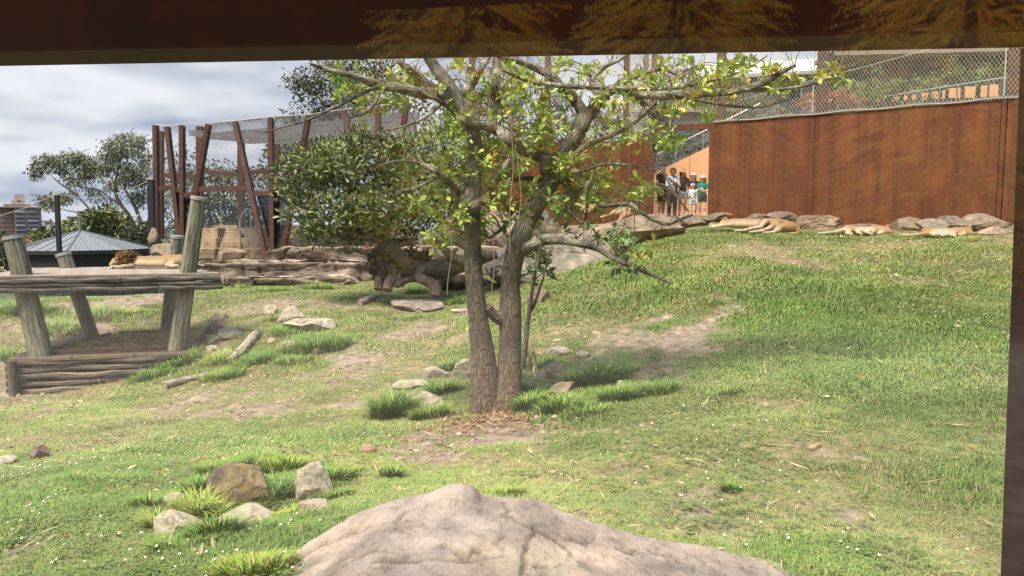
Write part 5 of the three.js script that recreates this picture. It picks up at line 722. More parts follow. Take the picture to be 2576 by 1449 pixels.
lion('pale lioness stretched on her side, leftmost lion on the grass', 22.3, zl7([[800, 330, 0, 78, 1010, 335, 0, 86, TAN], [1010, 335, 0, 86, 1230, 330, 0, 76, TAN], [800, 350, .1, 60, 1180, 355, .12, 62, PALE], [800, 330, 0, 74, 700, 318, 0, 52, TAN], [700, 318, 0, 50, 625, 318, .02, 46, TAN], [640, 325, .05, 40, 585, 345, .08, 26, PALE], [760, 350, .15, 42, 620, 365, .22, 28, PALE], [620, 365, .22, 26, 470, 392, .25, 20, CREAM], [470, 392, .25, 22, 430, 395, .25, 20, FURW], [720, 340, -.05, 34, 560, 362, 0, 22, PALE], [560, 362, 0, 20, 430, 370, 0, 20, CREAM], [1230, 335, .05, 66, 1310, 370, .12, 50, TAN], [1300, 380, .15, 36, 1180, 425, .2, 22, PALE], [1180, 425, .2, 22, 1040, 440, .22, 20, CREAM]]), 0, 1.5, ({ ear, paw, face, tail }) => { ear(X7(672), Y7(270), 0, 6.5, 0.1); ear(X7(640), Y7(282), .05, 5.5, .4); paw(X7(430), Y7(394), .25, 3.4); paw(X7(420), Y7(370), 0, 3.2); paw(X7(1030), Y7(438), .22, 3.3); face(X7(640), Y7(325), .02, 6.4, .25, -1); });
lion('lioness with bent pale hind legs lying between the pale lioness and the curled one', 21.9, zl7([[1560, 310, -.35, 62, 1430, 300, -.2, 58, TAN], [1430, 300, -.2, 56, 1340, 300, -.05, 48, TAN], [1340, 300, -.05, 46, 1265, 380, .1, 34, PALE], [1265, 390, .1, 32, 1100, 415, .2, 23, CREAM], [1100, 415, .2, 22, 1010, 440, .22, 22, PALE], [1010, 445, .22, 20, 860, 455, .25, 20, CREAM], [1520, 330, -.1, 56, 1430, 400, .08, 40, TAN], [1430, 405, .08, 38, 1290, 455, .22, 24, PALE], [1290, 455, .22, 22, 1100, 478, .28, 19, CREAM], [1560, 320, -.4, 60, 1700, 320, -.6, 50, TAN]]), 0, 1.5, ({ paw }) => { paw(X7(850), Y7(455), .25, 3.4); paw(X7(1090), Y7(478), .28, 3.1); });
lion('tawny lioness curled with her back to us, right of the tangled pair', 21.7, zl7([[1620, 400, 0, 82, 1780, 390, 0, 88, DARKT], [1780, 390, 0, 88, 1850, 415, 0, 84, DARKT], [1600, 400, 0, 70, 1550, 420, .06, 52, TAN], [1560, 440, .12, 42, 1490, 470, .2, 26, PALE], [1490, 475, .2, 20, 1340, 487, .25, 17, CREAM], [1720, 350, .02, 50, 1640, 380, .08, 46, TAN], [1860, 430, 0, 66, 1890, 455, .08, 36, TAN], [1560, 370, -.2, 60, 1500, 350, -.3, 45, TAN]]), 0, 1.5, ({ paw, tail, tuft }) => { paw(X7(1330), Y7(488), .25, 3); tail([[X7(1900), Y7(430)], [X7(1925), Y7(462)], [X7(1890), Y7(486)], [X7(1810), Y7(495)], [X7(1745), Y7(500)]], .3, 3); tuft(X7(1725), Y7(500), .3, 3.4); });
const X8 = x => 2044.8 + x * .2064, Y8 = y => 524 + y * .2064, zl8 = l => l.map(b => [X8(b[0]), Y8(b[1]), b[2], b[3] * .2064, X8(b[4]), Y8(b[5]), b[6], b[7] * .2064, b[8], b[9]]);
lion('lioness rolled belly up with folded white forelegs, head at right', 21.0, zl8([[430, 250, -.08, 44, 560, 265, -.05, 46, TAN], [560, 265, -.05, 48, 730, 265, 0, 50, TAN], [560, 280, .1, 36, 720, 280, .1, 38, CREAM], [400, 255, 0, 36, 290, 280, .1, 22, PALE], [290, 282, .1, 20, 170, 296, .15, 14, PALE], [170, 296, .15, 13, 80, 300, .15, 13, CREAM], [440, 280, .08, 30, 420, 300, .2, 24, CREAM], [420, 302, .22, 18, 470, 312, .25, 18, FURW], [600, 250, .1, 24, 545, 290, .25, 17, CREAM], [545, 290, .25, 15, 590, 312, .28, 14, FURW], [690, 255, .1, 24, 660, 290, .25, 16, CREAM], [660, 292, .25, 14, 720, 312, .28, 14, FURW], [730, 262, 0, 50, 800, 255, 0, 42, TAN], [830, 255, .02, 46, 890, 262, .04, 46, TAN], [840, 290, .12, 26, 800, 305, .16, 18, CREAM], [890, 280, .08, 30, 950, 285, .1, 20, TAN]]), 0, 0.5, ({ ear, paw, face, tail }) => { ear(X8(915), Y8(222), .05, 5.6, -.35); ear(X8(965), Y8(280), .1, 5, -1.2); paw(X8(75), Y8(301), .15, 2.6); face(X8(872), Y8(266), .06, 8.4, .75, -1); });
lion('pale lioness flat on her side, rightmost lion on the grass', 19.9, zl8([[1370, 275, -.15, 48, 1470, 295, -.05, 52, DARKT], [1480, 300, 0, 54, 1620, 298, .02, 56, PALE], [1620, 298, .02, 56, 1740, 285, .02, 54, TAN], [1480, 312, .12, 40, 1700, 312, .12, 42, CREAM], [1400, 300, 0, 40, 1270, 318, .1, 20, TAN], [1270, 318, .1, 17, 1160, 324, .12, 13, PALE], [1160, 324, .12, 12, 1080, 322, .12, 12, CREAM], [1620, 320, .2, 26, 1580, 330, .3, 18, CREAM], [1690, 318, .2, 26, 1740, 335, .3, 16, CREAM], [1740, 280, .02, 52, 1800, 272, .02, 44, TAN], [1820, 275, .04, 47, 1890, 280, .04, 46, TAN], [1840, 310, .12, 28, 1795, 325, .18, 19, PALE], [1900, 300, .08, 30, 1940, 300, .1, 20, TAN]]), 0, 0.5, ({ ear, paw, face }) => { ear(X8(1912), Y8(242), .05, 6.4, -.3); ear(X8(1868), Y8(240), -.05, 5, .2); paw(X8(1075), Y8(322), .12, 2.5); face(X8(1848), Y8(288), .06, 8.2, .85, -1); });
const Xf = x => 1373.9 + x * .2425, Yf = y => 383.4 + y * .2425, zlf = l => l.map(b => [Xf(b[0]), Yf(b[1]), b[2], b[3] * .2425, Xf(b[4]), Yf(b[5]), b[6], b[7] * .2425, b[8], b[9]]);
lion('lioness dozing on the rock ledge, left of the one with the hanging tail', 26.6, zlf([[430, 580, 0, 48, 520, 585, 0, 46, TAN], [520, 585, 0, 44, 585, 600, 0, 26, DARKT], [430, 585, .05, 44, 385, 580, .1, 36, TAN], [440, 612, .2, 20, 400, 622, .25, 14, PALE]]), 0, 0, ({ ear }) => { ear(Xf(395), Yf(548), .1, 4.6, .2); ear(Xf(372), Yf(556), .1, 4.2, .5); });
lion('lioness on the rock ledge beside the visitors\' window, tail hanging over it', 25.6, zlf([[860, 620, 0, 56, 780, 612, 0, 46, TAN], [780, 612, 0, 46, 700, 632, .05, 32, PALE], [860, 630, .05, 50, 790, 670, .15, 26, TAN], [785, 675, .18, 20, 745, 725, .25, 15, TAN], [745, 725, .25, 13, 700, 742, .28, 12, CREAM], [690, 640, .1, 20, 600, 665, .2, 15, DARKT], [600, 668, .2, 14, 575, 672, .2, 14, PALE]]), 0, 0, ({ tail, tuft, paw }) => { tail([[Xf(905), Yf(640)], [Xf(908), Yf(675)], [Xf(880), Yf(700)], [Xf(820), Yf(715)], [Xf(750), Yf(722)]], .3, 2.8); paw(Xf(695), Yf(744), .28, 2.8); paw(Xf(600), Yf(700), .2, 2.6); });
const X6 = x => 242.8 + x * .1042, Y6 = y => 613.4 + y * .1042, zl6 = l => l.map(b => [X6(b[0]), Y6(b[1]), b[2], b[3] * .1042, X6(b[4]), Y6(b[5]), b[6], b[7] * .1042, b[8], b[9]]);
lion('male lion with a ginger mane asleep on the log platform', (() => { const y = at(270, 690, 15.1).y; let d = 15; while (at(350, 675, d).y > y && d < 19) d += .02; return d; })(), zl6([[1000, 420, 0, 122, 1300, 425, 0, 128, TAN], [1300, 425, 0, 128, 1700, 410, 0, 136, TAN], [1700, 410, 0, 136, 2060, 400, 0, 146, TAN], [1050, 470, .12, 90, 1600, 480, .12, 86, PALE], [1000, 420, 0, 118, 820, 410, 0, 110, TAN], [820, 410, 0, 105, 560, 400, .02, 92, TAN], [560, 400, .02, 92, 450, 420, .05, 80, TAN], [450, 440, .08, 62, 350, 500, .1, 44, PALE], [880, 510, .12, 62, 620, 545, .2, 42, PALE], [620, 550, .2, 38, 420, 562, .24, 34, CREAM], [420, 560, .24, 40, 340, 570, .25, 36, CREAM], [760, 560, -.02, 40, 480, 580, .02, 32, CREAM], [480, 580, .02, 30, 240, 590, .04, 34, FURW], [1850, 470, .1, 96, 1720, 515, .18, 50, PALE], [1720, 520, .18, 42, 1850, 535, .24, 40, CREAM], [1850, 535, .24, 42, 1960, 535, .24, 40, FURW], [2060, 420, 0, 130, 2200, 460, 0, 90, TAN]]), 0, 0, ({ root, P, q, dot, ear, tail, paw, face }) => {
  const S = .1042; dot('nose', X6(318), Y6(485), .1, 20 * S, mat([0.05, 0.03, 0.028])); dot('eye', X6(420), Y6(405), .28, 11 * S, mat(PAD), [1.6, .5, .6]); dot('mouth', X6(350), Y6(530), .2, 22 * S, mat(PAD), [1.8, .25, .5]); ear(X6(480), Y6(375), .28, 50 * S, .3); paw(X6(230), Y6(588), .06, 34 * S); paw(X6(400), Y6(560), .3, 42 * S); paw(X6(1930), Y6(535), .26, 40 * S, 1);
  tail([[X6(2200), Y6(470)], [X6(2400), Y6(485)], [X6(2520), Y6(515)], [X6(2600), Y6(545)]], -.05, 28 * S);
  // mane: locks combed back from the face
  const rng = RNG(61), o = foliage(), s = leafShape(0.14, 0.016, .3, .6); for (let k = 0; k < 3600; k++) { const t = rng(), a = rng() * 2 * PI, cx = lerp(470, 930, t), cy = lerp(385, 400, t), R = lerp(88, 122, sin(PI * min(1, t * 1.2))) * (t > .8 ? 1 - (t - .8) * 1.6 : 1), p = P(X6(cx), Y6(cy), 0).add(V(0, sin(a) * R * S * q, cos(a) * R * S * q)); if (sin(a) < -.75) continue; const dir = V(0.75, sin(a) * .55, cos(a) * .5 + .1).add(V((rng() - .5) * .7, (rng() - .5) * .7, (rng() - .5) * .5)); const dk = smooth(.3, .75, t + (rng() - .5) * .5); const v = .7 + rng() * .6; addLeaf(o, s, dirMatrix(p, dir, rng() * 6, .7 + rng() * .6), [lerp(.38, .16, dk) * v, lerp(.225, .10, dk) * v, lerp(.10, .06, dk) * v]); }
  wpart('mane', folGeo(o), M.leaf, root);
});
// ---------------------------------------------------------------- people behind the visitors' window
const cloth = c => mat(c, { roughness: 0.95 });
function hand(wrist, dir, palm, side, q = 1) { // bones of a relaxed hand: palm, four curled fingers, thumb from the side
  const d = dir.clone().normalize(), n = palm.clone().addScaledVector(d, -palm.dot(d)).normalize(), s = d.clone().cross(n).multiplyScalar(side), o = [], at2 = (a, b, c) => wrist.clone().addScaledVector(d, a * q).addScaledVector(s, b * q).addScaledVector(n, c * q);
  o.push([at2(0, 0, 0), at2(0.05, 0, 0), 0.026 * q, 0.032 * q], [at2(0.05, 0.02, 0), at2(0.08, 0.02, 0.0), 0.018 * q, 0.014 * q], [at2(0.05, -0.02, 0), at2(0.08, -0.02, 0), 0.018 * q, 0.014 * q]);
  [[-0.03, .062], [-0.01, .074], [0.011, .07], [0.031, .052]].forEach(([b, L]) => { const p0 = at2(0.08, b, 0), p1 = at2(0.08 + L * .5, b * 1.05, 0.012), p2 = at2(0.08 + L * .72, b * 1.05, 0.035); o.push([p0, p1, .0095 * q, .0088 * q], [p1, p2, .0088 * q, .0075 * q]); });
  o.push([at2(0.02, -0.028, 0.005), at2(0.055, -0.055, 0.02), .013 * q, .0105 * q], [at2(0.055, -0.055, 0.02), at2(0.085, -0.055, 0.035), .0105 * q, .0085 * q]); return o;
}
function person(px, d, height, label, o) {
  const foot = at(px, 543, d); foot.y = FEET; const root = thing('person', label, 'person', foot.clone()), h = height, sk = (o.skin || [0.52, 0.33, 0.24]).map(v => v * 1.2), turn = o.turn || 0, rot = v => V(v.x * cos(turn) + v.z * sin(turn), v.y, -v.x * sin(turn) + v.z * cos(turn)), W = (x, y, z) => rot(V(x * h, y * h, z * h)).add(foot);
  const kid = o.kid ? 1 : 0, hw = o.shoulder ?? 0.105, hr = (kid ? 0.078 : 0.066) * h, hy = 1 - (kid ? 0.075 : 0.062), tilt = o.bow || 0, HC = W(0, hy - tilt * 0.02, 0.012 + tilt * 0.05);
  const J = { neck: W(0, .845, 0), chest: W(0, .74, .0), waist: W(0, .60, .0), hip: W(0, .51, 0) }, leg = s => [W(s * .05, .50, 0), W(s * .058, .275, .008), W(s * .06, .045, -.012)], L = leg(-1), R = leg(1), sh = s => W(s * hw, .782, 0);
  const arms = o.arms.map(([e, w], i) => { const s = i ? 1 : -1; return [sh(s), W(s * hw + e[0], e[1], e[2]), W(s * hw + w[0], w[1], w[2])]; });
  const b = []; const B = (a, c, ra, rc, k) => b.push(bone(a, c, ra * h, rc * h, sk, [1, 1, 1], k));
  B(J.hip, J.waist, .072, .064); B(J.waist, J.chest, .064, .075); B(J.chest, W(0, .79, 0), .072, .06); for (const s of [-1, 1]) B(W(0, .825, -.005), sh(s), .03, .031); B(J.neck, W(0, .875, .004), .031, .029);
  for (const l of [L, R]) { B(l[0], l[1], .056, .034); B(l[1], l[1].clone().lerp(l[2], .35), .034, .036); B(l[1].clone().lerp(l[2], .35), l[2], .036, .02); B(l[2], l[2].clone().add(rot(V(0, -.03 * h, .07 * h))), .022, .018); }
  for (const a of arms) { B(a[0], a[1], .029, .022); B(a[1], a[2], .023, .015); }
  // head: skull, face, chin, nose, ears
  const hd = (x, y, z) => HC.clone().add(rot(V(x * hr, (y - tilt * z * .5) * hr, (z + tilt * y * .0) * hr))), hb = []; const HB2 = (a, c, ra, rc) => hb.push(bone(a, c, ra * hr, rc * hr, sk));
  HB2(hd(0, .15, -.15), hd(0, .25, .05), .92, .88); HB2(hd(0, -.2, .15), hd(0, -.62, .38), .72, .45); HB2(hd(0, .05, .82), hd(0, -.22, .98), .12, .17); for (const s of [-1, 1]) HB2(hd(s * .86, .05, 0), hd(s * .88, -.2, 0), .16, .12);
  const hands = arms.flatMap((a, i) => hand(a[2], a[2].clone().sub(a[1]).add(rot(V(...(o.reach?.[i] || [0, 0, 0])))), rot(V(...(o.palm?.[i] || [i ? -1 : 1, 0, 0.2]))), i ? 1 : -1, kid ? .8 : 1).map(q => bone(q[0], q[1], q[2], q[3], sk)));
  wpart('body', [skin(b, .016, .03), skin(hb, .008, .02), skin(hands, .0045, .006)], M.vc, root);
  // eyes, brows, mouth
  const sp = (nm, c, r, s, m) => { const g = new THREE.SphereGeometry(r * hr, 8, 6); g.scale(...s); g.translate(c.x, c.y, c.z); wpart(nm, g, m, root); };
  for (const s of [-1, 1]) { sp('eye', hd(s * .33, .02, .78), .075, [1.2, .8, .6], o.glasses ? M.black : mat([.05, .035, .03])); } sp('mouth', hd(0, -.5, .8), .2, [1, .25, .5], mat([.3, .12, .1])); if (o.glasses) sp('sunglasses', hd(0, .03, .8), .3, [2, .5, .6], M.black);
  const grow = (list, e, m, name, cut, cell = .014) => wpart(name, skin(list.map(([a, c, ra, rc]) => bone(a, c, ra * h + e, rc * h + e, [1, 1, 1])), cell, .035, () => [1, 1, 1], cut), m, root);
  // clothes
  const sl = o.sleeve ?? .45, shirt = [[W(0, .50, 0), J.waist, .078, .069], [J.waist, J.chest, .069, .08], [J.chest, W(0, .79, 0), .076, .064], [W(0, .815, -.005), sh(-1), .036, .036], [W(0, .815, -.005), sh(1), .036, .036]]; for (const a of arms) { if (sl <= 1) shirt.push([a[0], a[0].clone().lerp(a[1], sl), .036, .032]); else shirt.push([a[0], a[1], .036, .03], [a[1], a[1].clone().lerp(a[2], .92), .03, .022]); }
  const neckY = foot.y + .842 * h, hem = foot.y + (o.hem ?? .5) * h; grow(shirt, .008, cloth(o.shirt), o.shirtName || 'shirt', (x, y, z) => max(y - neckY, hem - y));
  const tr = o.trouser ?? .3, legs = [[J.hip, W(0, .56, 0), .076, .07]]; for (const l of [L, R]) { legs.push([l[0], l[1], .06, o.loose ?? .044]); if (tr < .2) legs.push([l[1], l[2], .044, .034]); } const th = foot.y + tr * h; grow(legs, .006, cloth(o.pants), o.pantsName || 'shorts', (x, y, z) => max(th - y, y - foot.y - .575 * h));
  for (const l of [L, R]) grow([[l[2].clone().add(rot(V(0, -.02 * h, -.01 * h))), l[2].clone().add(rot(V(0, -.028 * h, .075 * h))), .024, .019]], .004, cloth(o.shoes || [.5, .5, .5]), 'shoe', (x, y, z) => foot.y + 0.004 - y, .01);
  // hair and hat
  if (o.hair) { const hs = o.hat ? .86 : 1, hl = [[hd(0, .28 * hs, -.22), hd(0, .42 * hs * hs, .0), .98 * hs * hr / h, .9 * hs * hr / h]]; if (o.long) for (const s of [-1, 0, 1]) hl.push([hd(s * .6, .1, -.35), hd(s * .75, -1.9 * o.long, -.3 + .2 * abs(s)), .5 * hr / h, .3 * hr / h]); const fy = HC.y + .12 * hr; grow(hl, .006, cloth(o.hair), 'hair', (x, y, z) => { const r = (x - HC.x) * sin(turn) + (z - HC.z) * cos(turn); return r > .25 * hr ? (y < fy + .35 * hr ? .02 : -1) : -1; }, .01); }
  if (o.hat) { const [c, brim, kind] = o.hat, pr = [[0, .98], [.45, .95], [.8, .72], [.98, .35], [1.03, .1]]; if (kind === 'cap') { const g = new THREE.LatheGeometry(pr.slice().reverse().map(([r, y]) => new THREE.Vector2(r * hr * 1.06, y * hr)), 20); const p = hd(0, .36, -.05); g.translate(p.x, p.y, p.z); const v = tube([hd(-.55, .34, .75), hd(0, .36, 1.0), hd(.55, .34, .75)], [.02, .03, .02], 6, { step: .03 }); const bill = new THREE.CylinderGeometry(hr * .85, hr * .85, .012, 16, 1, false, -PI / 2, PI); bill.scale(1, 1, 1.1); bill.rotateY(turn); const bp = hd(0, .46, .45); bill.translate(bp.x, bp.y, bp.z); wpart('cap', [g, bill], cloth(c), root); }
    else { const f = []; f.push(...pr.slice().reverse().map(([r, y]) => new THREE.Vector2(r * hr * 1.05, y * hr)).reverse().reverse()); const prof = [new THREE.Vector2(brim * hr, -.12 * hr), new THREE.Vector2(brim * hr * .8, .04 * hr), ...pr.slice().reverse().map(([r, y]) => new THREE.Vector2(r * hr * 1.06, y * hr))]; const g = new THREE.LatheGeometry(prof, 28), pa = g.attributes.position; if (kind === 'floppy') for (let i = 0; i < pa.count; i++) { const r = hypot(pa.getX(i), pa.getZ(i)) / hr; if (r > 1.1) pa.setY(i, pa.getY(i) + (r - 1.1) * .22 * hr * sin(atan2(pa.getZ(i), pa.getX(i)) * 3 + 1)); } g.computeVertexNormals(); const p = hd(0, .42, -.05); g.rotateX(.12); g.translate(p.x, p.y, p.z); const hm = cloth(c); hm.side = THREE.DoubleSide; wpart('hat', g, hm, root); } }
  return { root, W, hd, hr, arms, h };
}
const down = [[.035, .63, -.01], [.03, .475, .03]];
const dn = [down.map(a => [-a[0], a[1], a[2]]), down];
person(1664, 27.25, 1.86, 'tall person in black shirt and shorts, facing right, behind the phone holder', { turn: .75, arms: dn, shirt: [.015, .016, .02], pants: [.012, .013, .016], trouser: .27, hair: [.10, .055, .03], skin: [.5, .31, .22], shoes: [.6, .6, .6], loose: .06 });
{ const p = person(1690, 26.72, 1.70, 'person in a pale grey jacket and dark trousers looking down at a phone', { bow: 1, arms: [[[-.02, .62, .06], [.07, .66, .17]], [[.02, .62, .06], [-.07, .68, .17]]], reach: [[.02, .06, 0], [-.02, .06, 0]], palm: [[.3, .5, -1], [-.3, .5, -1]], shirt: [.34, .35, .40], shirtName: 'jacket', sleeve: 1.5, hem: .49, pants: [.018, .02, .026], pantsName: 'trousers', trouser: .03, hair: [.02, .017, .015], skin: [.17, .09, .06], shoes: [.03, .03, .03] });
  const c = p.W(.02, .735, .2), g = box(.075, .15, .01, 0, 0, 0, .003); g.rotateX(-.5); g.translate(c.x, c.y, c.z); tag(part('phone', g, mat([.55, .5, .52], { roughness: .3 }), scene), 'pale phone held up by the person in the grey jacket', 'phone');
  wpart('strap', tube([p.W(-.1, .81, .04), p.W(-.03, .73, .1), p.W(.06, .62, .09), p.W(.085, .55, .05)], [.02, .02, .02, .02], 6, { step: .05 }), M.black, p.root); }
person(1716, 27.0, 1.66, 'person in a wide straw hat, black top and pale denim shorts', { turn: .2, arms: dn, shirt: [.018, .016, .02], sleeve: .2, pants: [.42, .47, .50], trouser: .40, hem: .52, hair: [.10, .05, .035], long: 1, glasses: 1, hat: [[.50, .33, .17], 2.0, 'floppy'], skin: [.55, .33, .25], shoes: [.5, .45, .4] });
person(1742.5, 27.05, 1.52, 'person in white cap and dark top with long fair hair, behind the smallest child', { arms: [[[-.03, .64, .0], [.0, .52, .08]], [[.03, .64, 0], [.0, .56, .08]]], shirt: [.045, .04, .05], sleeve: .4, pants: [.30, .30, .33], trouser: .36, hair: [.33, .22, .11], long: .9, hat: [[.72, .70, .68], 1.3, 'cap'], skin: [.6, .4, .31], shoes: [.6, .6, .6] });
person(1741, 26.62, 1.12, 'small child in a bright pink cap and pale blue t-shirt', { kid: 1, turn: -.1, arms: [[[-.03, .66, .04], [.06, .64, .15]], dn[1]], shirt: [.50, .68, .72], sleeve: .6, hem: .42, pants: [.42, .60, .68], pantsName: 'skirt', trouser: .36, hair: [.3, .19, .1], hat: [[.78, .24, .42], 1.2, 'cap'], skin: [.62, .41, .32], shoes: [.5, .5, .55] });
{ const p = person(1766.5, 26.85, 1.42, 'child in a pale pink cap and green t-shirt at the window\'s right edge', { kid: 1, turn: -.35, arms: [[[-.02, .64, .05], [.05, .67, .15]], [[.02, .64, .03], [-.05, .62, .12]]], shirt: [.02, .24, .17], sleeve: .55, hem: .45, pants: [.05, .10, .13], trouser: .36, hair: [.2, .12, .07], long: .5, hat: [[.74, .58, .55], 1.2, 'cap'], skin: [.6, .39, .3], shoes: [.6, .6, .62] });
  const s = p.W(0, .66, .1); wpart('shirt_print', [box(.11, .025, .01, s.x, s.y + .04, s.z + .02), box(.08, .025, .01, s.x - .01, s.y, s.z + .022), box(.1, .02, .01, s.x, s.y - .04, s.z + .02)], mat([.55, .6, .58]), p.root); }
// ---------------------------------------------------------------- rocks
function rockGeo(rx, ry, rz, seed, o = {}) {
  const { det = 12, lump = .24, cuts = 11, fine = .05, base = [.33, .29, .22], alt = [.24, .20, .16], moss = 0, flat = 0 } = o, rng = RNG(seed * 7919 + 13), planes = [];
  for (let i = 0; i < cuts; i++) { const a = rng() * 2 * PI, y = rng() * 1.6 - .6; planes.push([V(cos(a), y, sin(a)).normalize(), .58 + rng() * .3]); } if (flat) planes.push([V((rng() - .5) * .3, 1, (rng() - .5) * .3).normalize(), flat]);
  let g = new THREE.IcosahedronGeometry(1, det); g.deleteAttribute('uv'); g.deleteAttribute('normal'); g = mergeVertices(g, 1e-5);
  const p = g.attributes.position, v = V(), col = []; const s = seed * 3.7;
  for (let i = 0; i < p.count; i++) {
    v.fromBufferAttribute(p, i); v.multiplyScalar(1 + lump * 2 * (fbm(v.x * 1.1 + s, v.y * 1.1, v.z * 1.1, 3) - .5)); for (const [n, d] of planes) { const e = v.dot(n) - d; if (e > 0) v.addScaledVector(n, -e * .95); }
    const X = v.x * rx, Y = v.y * ry, Z = v.z * rz, m = max(rx, rz), f = fbm(X * 4 / min(1, m * 1.4) + s, Y * 6 / min(1, m * 1.4), Z * 4 / min(1, m * 1.4), 5); const cr = 1 - abs(2 * fbm(X * 2.2 / m + s, Y * 3.4 / m, Z * 2.2 / m + 9, 3) - 1), k = smooth(.93, .99, cr); const dsp = (f - .5) * fine * 2 - k * fine * .9; const r = 1 + dsp; p.setXYZ(i, X * r, Y * r, Z * r);
    const t = fbm(X * 1.6 / m + s, Y * 2.4 / m, Z * 1.6 / m, 4), q = fbm(X * 9 / m, Y * 9 / m, Z * 9 / m + s, 3); const mm = moss * smooth(.45, .65, fbm(X * 3 / m + 2, Y * 3 / m, Z * 3 / m + s, 3)); col.push(...[0, 1, 2].map(c => lerp(lerp(base[c], alt[c], smooth(.35, .68, t)) * (.6 + .8 * q) * (1 - k * .4), [.20, .15, .04][c], mm)));
  }
  g.setAttribute('color', new THREE.Float32BufferAttribute(col, 3)); g.computeVertexNormals(); g = boxUVsmooth(g); return g;
}
function boxUVsmooth(g) { const n = g.attributes.normal, p = g.attributes.position, idx = g.index.array, P = [], N = [], C = [], U = [], c = g.attributes.color, a = V(), b = V(), d = V(); for (let i = 0; i < idx.length; i += 3) { a.fromBufferAttribute(p, idx[i]); b.fromBufferAttribute(p, idx[i + 1]).sub(a); d.fromBufferAttribute(p, idx[i + 2]).sub(a); b.cross(d); const x = abs(b.x), y = abs(b.y), z = abs(b.z); for (let k = 0; k < 3; k++) { const j = idx[i + k], X = p.getX(j), Y = p.getY(j), Z = p.getZ(j); P.push(X, Y, Z); N.push(n.getX(j), n.getY(j), n.getZ(j)); if (c) C.push(c.getX(j), c.getY(j), c.getZ(j)); if (y >= x && y >= z) U.push(X, Z); else if (x >= z) U.push(Z, Y); else U.push(X, Y); } } return G(P, N, U, null, c ? C : null); }
const PALEST = { base: [.47, .425, .335], alt: [.35, .305, .24] }, BROWNST = { base: [.25, .20, .155], alt: [.17, .135, .105] }, TANST = { base: [.33, .26, .185], alt: [.24, .19, .14] };
// a rock whose outline covers px +- rx, py +- ry of the photograph, bottom on the ground (or at depth d)
function rock(px, py, rx, ry, label, o = {}) {
  let g0 = gp(px, py + ry * .8), d = o.d || dist(g0); const q = d / F, y = o.d ? at(px, py + ry, d).y : g0.y, big = py > 1150 && px < 900 ? 1.28 : 1, RX = rx * q * big, RY = ry * q * big, RZ = o.rz ? o.rz : max(RX * .75, RY * .9), seed = o.seed || Math.round(px * 3 + py);
  const c = at(px, py, d); const geo = rockGeo(RX * 1.12, RY * (o.tall || 1.35), RZ, seed, o); if (o.turn) geo.rotateZ(o.turn); if (o.yaw) geo.rotateY(o.yaw); geo.translate(c.x, o.d ? c.y : max(c.y, y + RY * .35) - RY * .2, c.z - RZ * .25); const m = tag(part(o.name || 'rock', geo, M.rock, scene), label, o.cat || 'rock', o.group || (px < 900 && py < 900 && py > 760 ? 'stones right of the platform' : py > 1100 && px < 900 ? 'stones of the ring at lower left' : px > 1740 ? 'boulders along the rusty wall' : py > 840 ? 'stones around the big tree' : null)); if (!o.d) OBST.push({ x: c.x, z: c.z - RZ * .25, r: RX * .6 }); return m;
}
// left cluster by the platform
rock(548, 806, 30, 15, 'dark weathered stone at the back of the heap right of the platform', { ...BROWNST, moss: .3 });
rock(548, 823, 30, 17, 'brown hollowed stone in the middle of the heap right of the platform', TANST);
rock(578, 838, 30, 14, 'pale flat topped block at the right of the heap beside the platform', { ...PALEST, flat: .5 });
rock(543, 851, 31, 14, 'pale stone lowest in the heap beside the platform', { ...PALEST, flat: .5 });
rock(680, 782, 20, 14, 'small pale stone at the back left of the grassy stone group', PALEST);
rock(738, 796, 42, 22, 'pale pitted boulder behind the thick grass tuft', { ...PALEST, det: 14 });
rock(775, 814, 72, 17, 'long pale slab lying on top of the thick grass tuft', { ...PALEST, det: 14, flat: .55 });
rock(727, 869, 30, 11, 'yellowish stone in the grass below the thick tuft', { base: [.42, .35, .22], alt: [.34, .28, .19] });
rock(682, 857, 14, 6, 'small yellowish stone beside the upper driftwood log', { base: [.40, .33, .2], alt: [.34, .28, .19] });
rock(534, 878, 17, 9, 'small grey stone half hidden in grass right of the platform base', PALEST); rock(574, 887, 19, 8, 'low grey stone in grass between the platform base and the upper log', PALEST);
rock(793, 886, 11, 8, 'small reddish stone at the right end of the grassy stone group', TANST);
// round the big tree
rock(1166, 931, 27, 29, 'upright whitish stone left of the big tree', { ...PALEST, turn: -.35 }); rock(1092, 939, 37, 14, 'pale wedge shaped stone left of the upright whitish one', PALEST); rock(1034, 967, 42, 12, 'flat grey stone in the grass far left of the big tree', { ...PALEST, flat: .6 });
rock(1062, 1014, 54, 24, 'large cracked pale stone in the tuft left of the big tree', { ...PALEST, det: 14, moss: .25, turn: -.2 }); rock(1046, 996, 34, 8, 'pale slab behind the large cracked stone', PALEST);
rock(1405, 883, 31, 15, 'flat topped grey stone right of the big tree, farthest up the slope', { ...PALEST, flat: .5 }); rock(1398, 935, 38, 18, 'brownish slanted stone right of the sapling stem', { ...TANST, turn: .12 }); rock(1417, 980, 34, 17, 'brown tilted stone beside the tall grass right of the big tree', { ...TANST, turn: .3 }); rock(1466, 893, 19, 9, 'small grey stone right of the flat topped grey stone', PALEST); rock(1505, 912, 20, 13, 'slanted tan stone at the top of the tall grass right of the tree', { ...TANST, turn: .3 }); rock(1566, 973, 14, 15, 'pale stone hidden in the right end of the tall grass', PALEST); rock(1404, 857, 11, 4, 'small cream stone above the flat topped grey stone', PALEST);
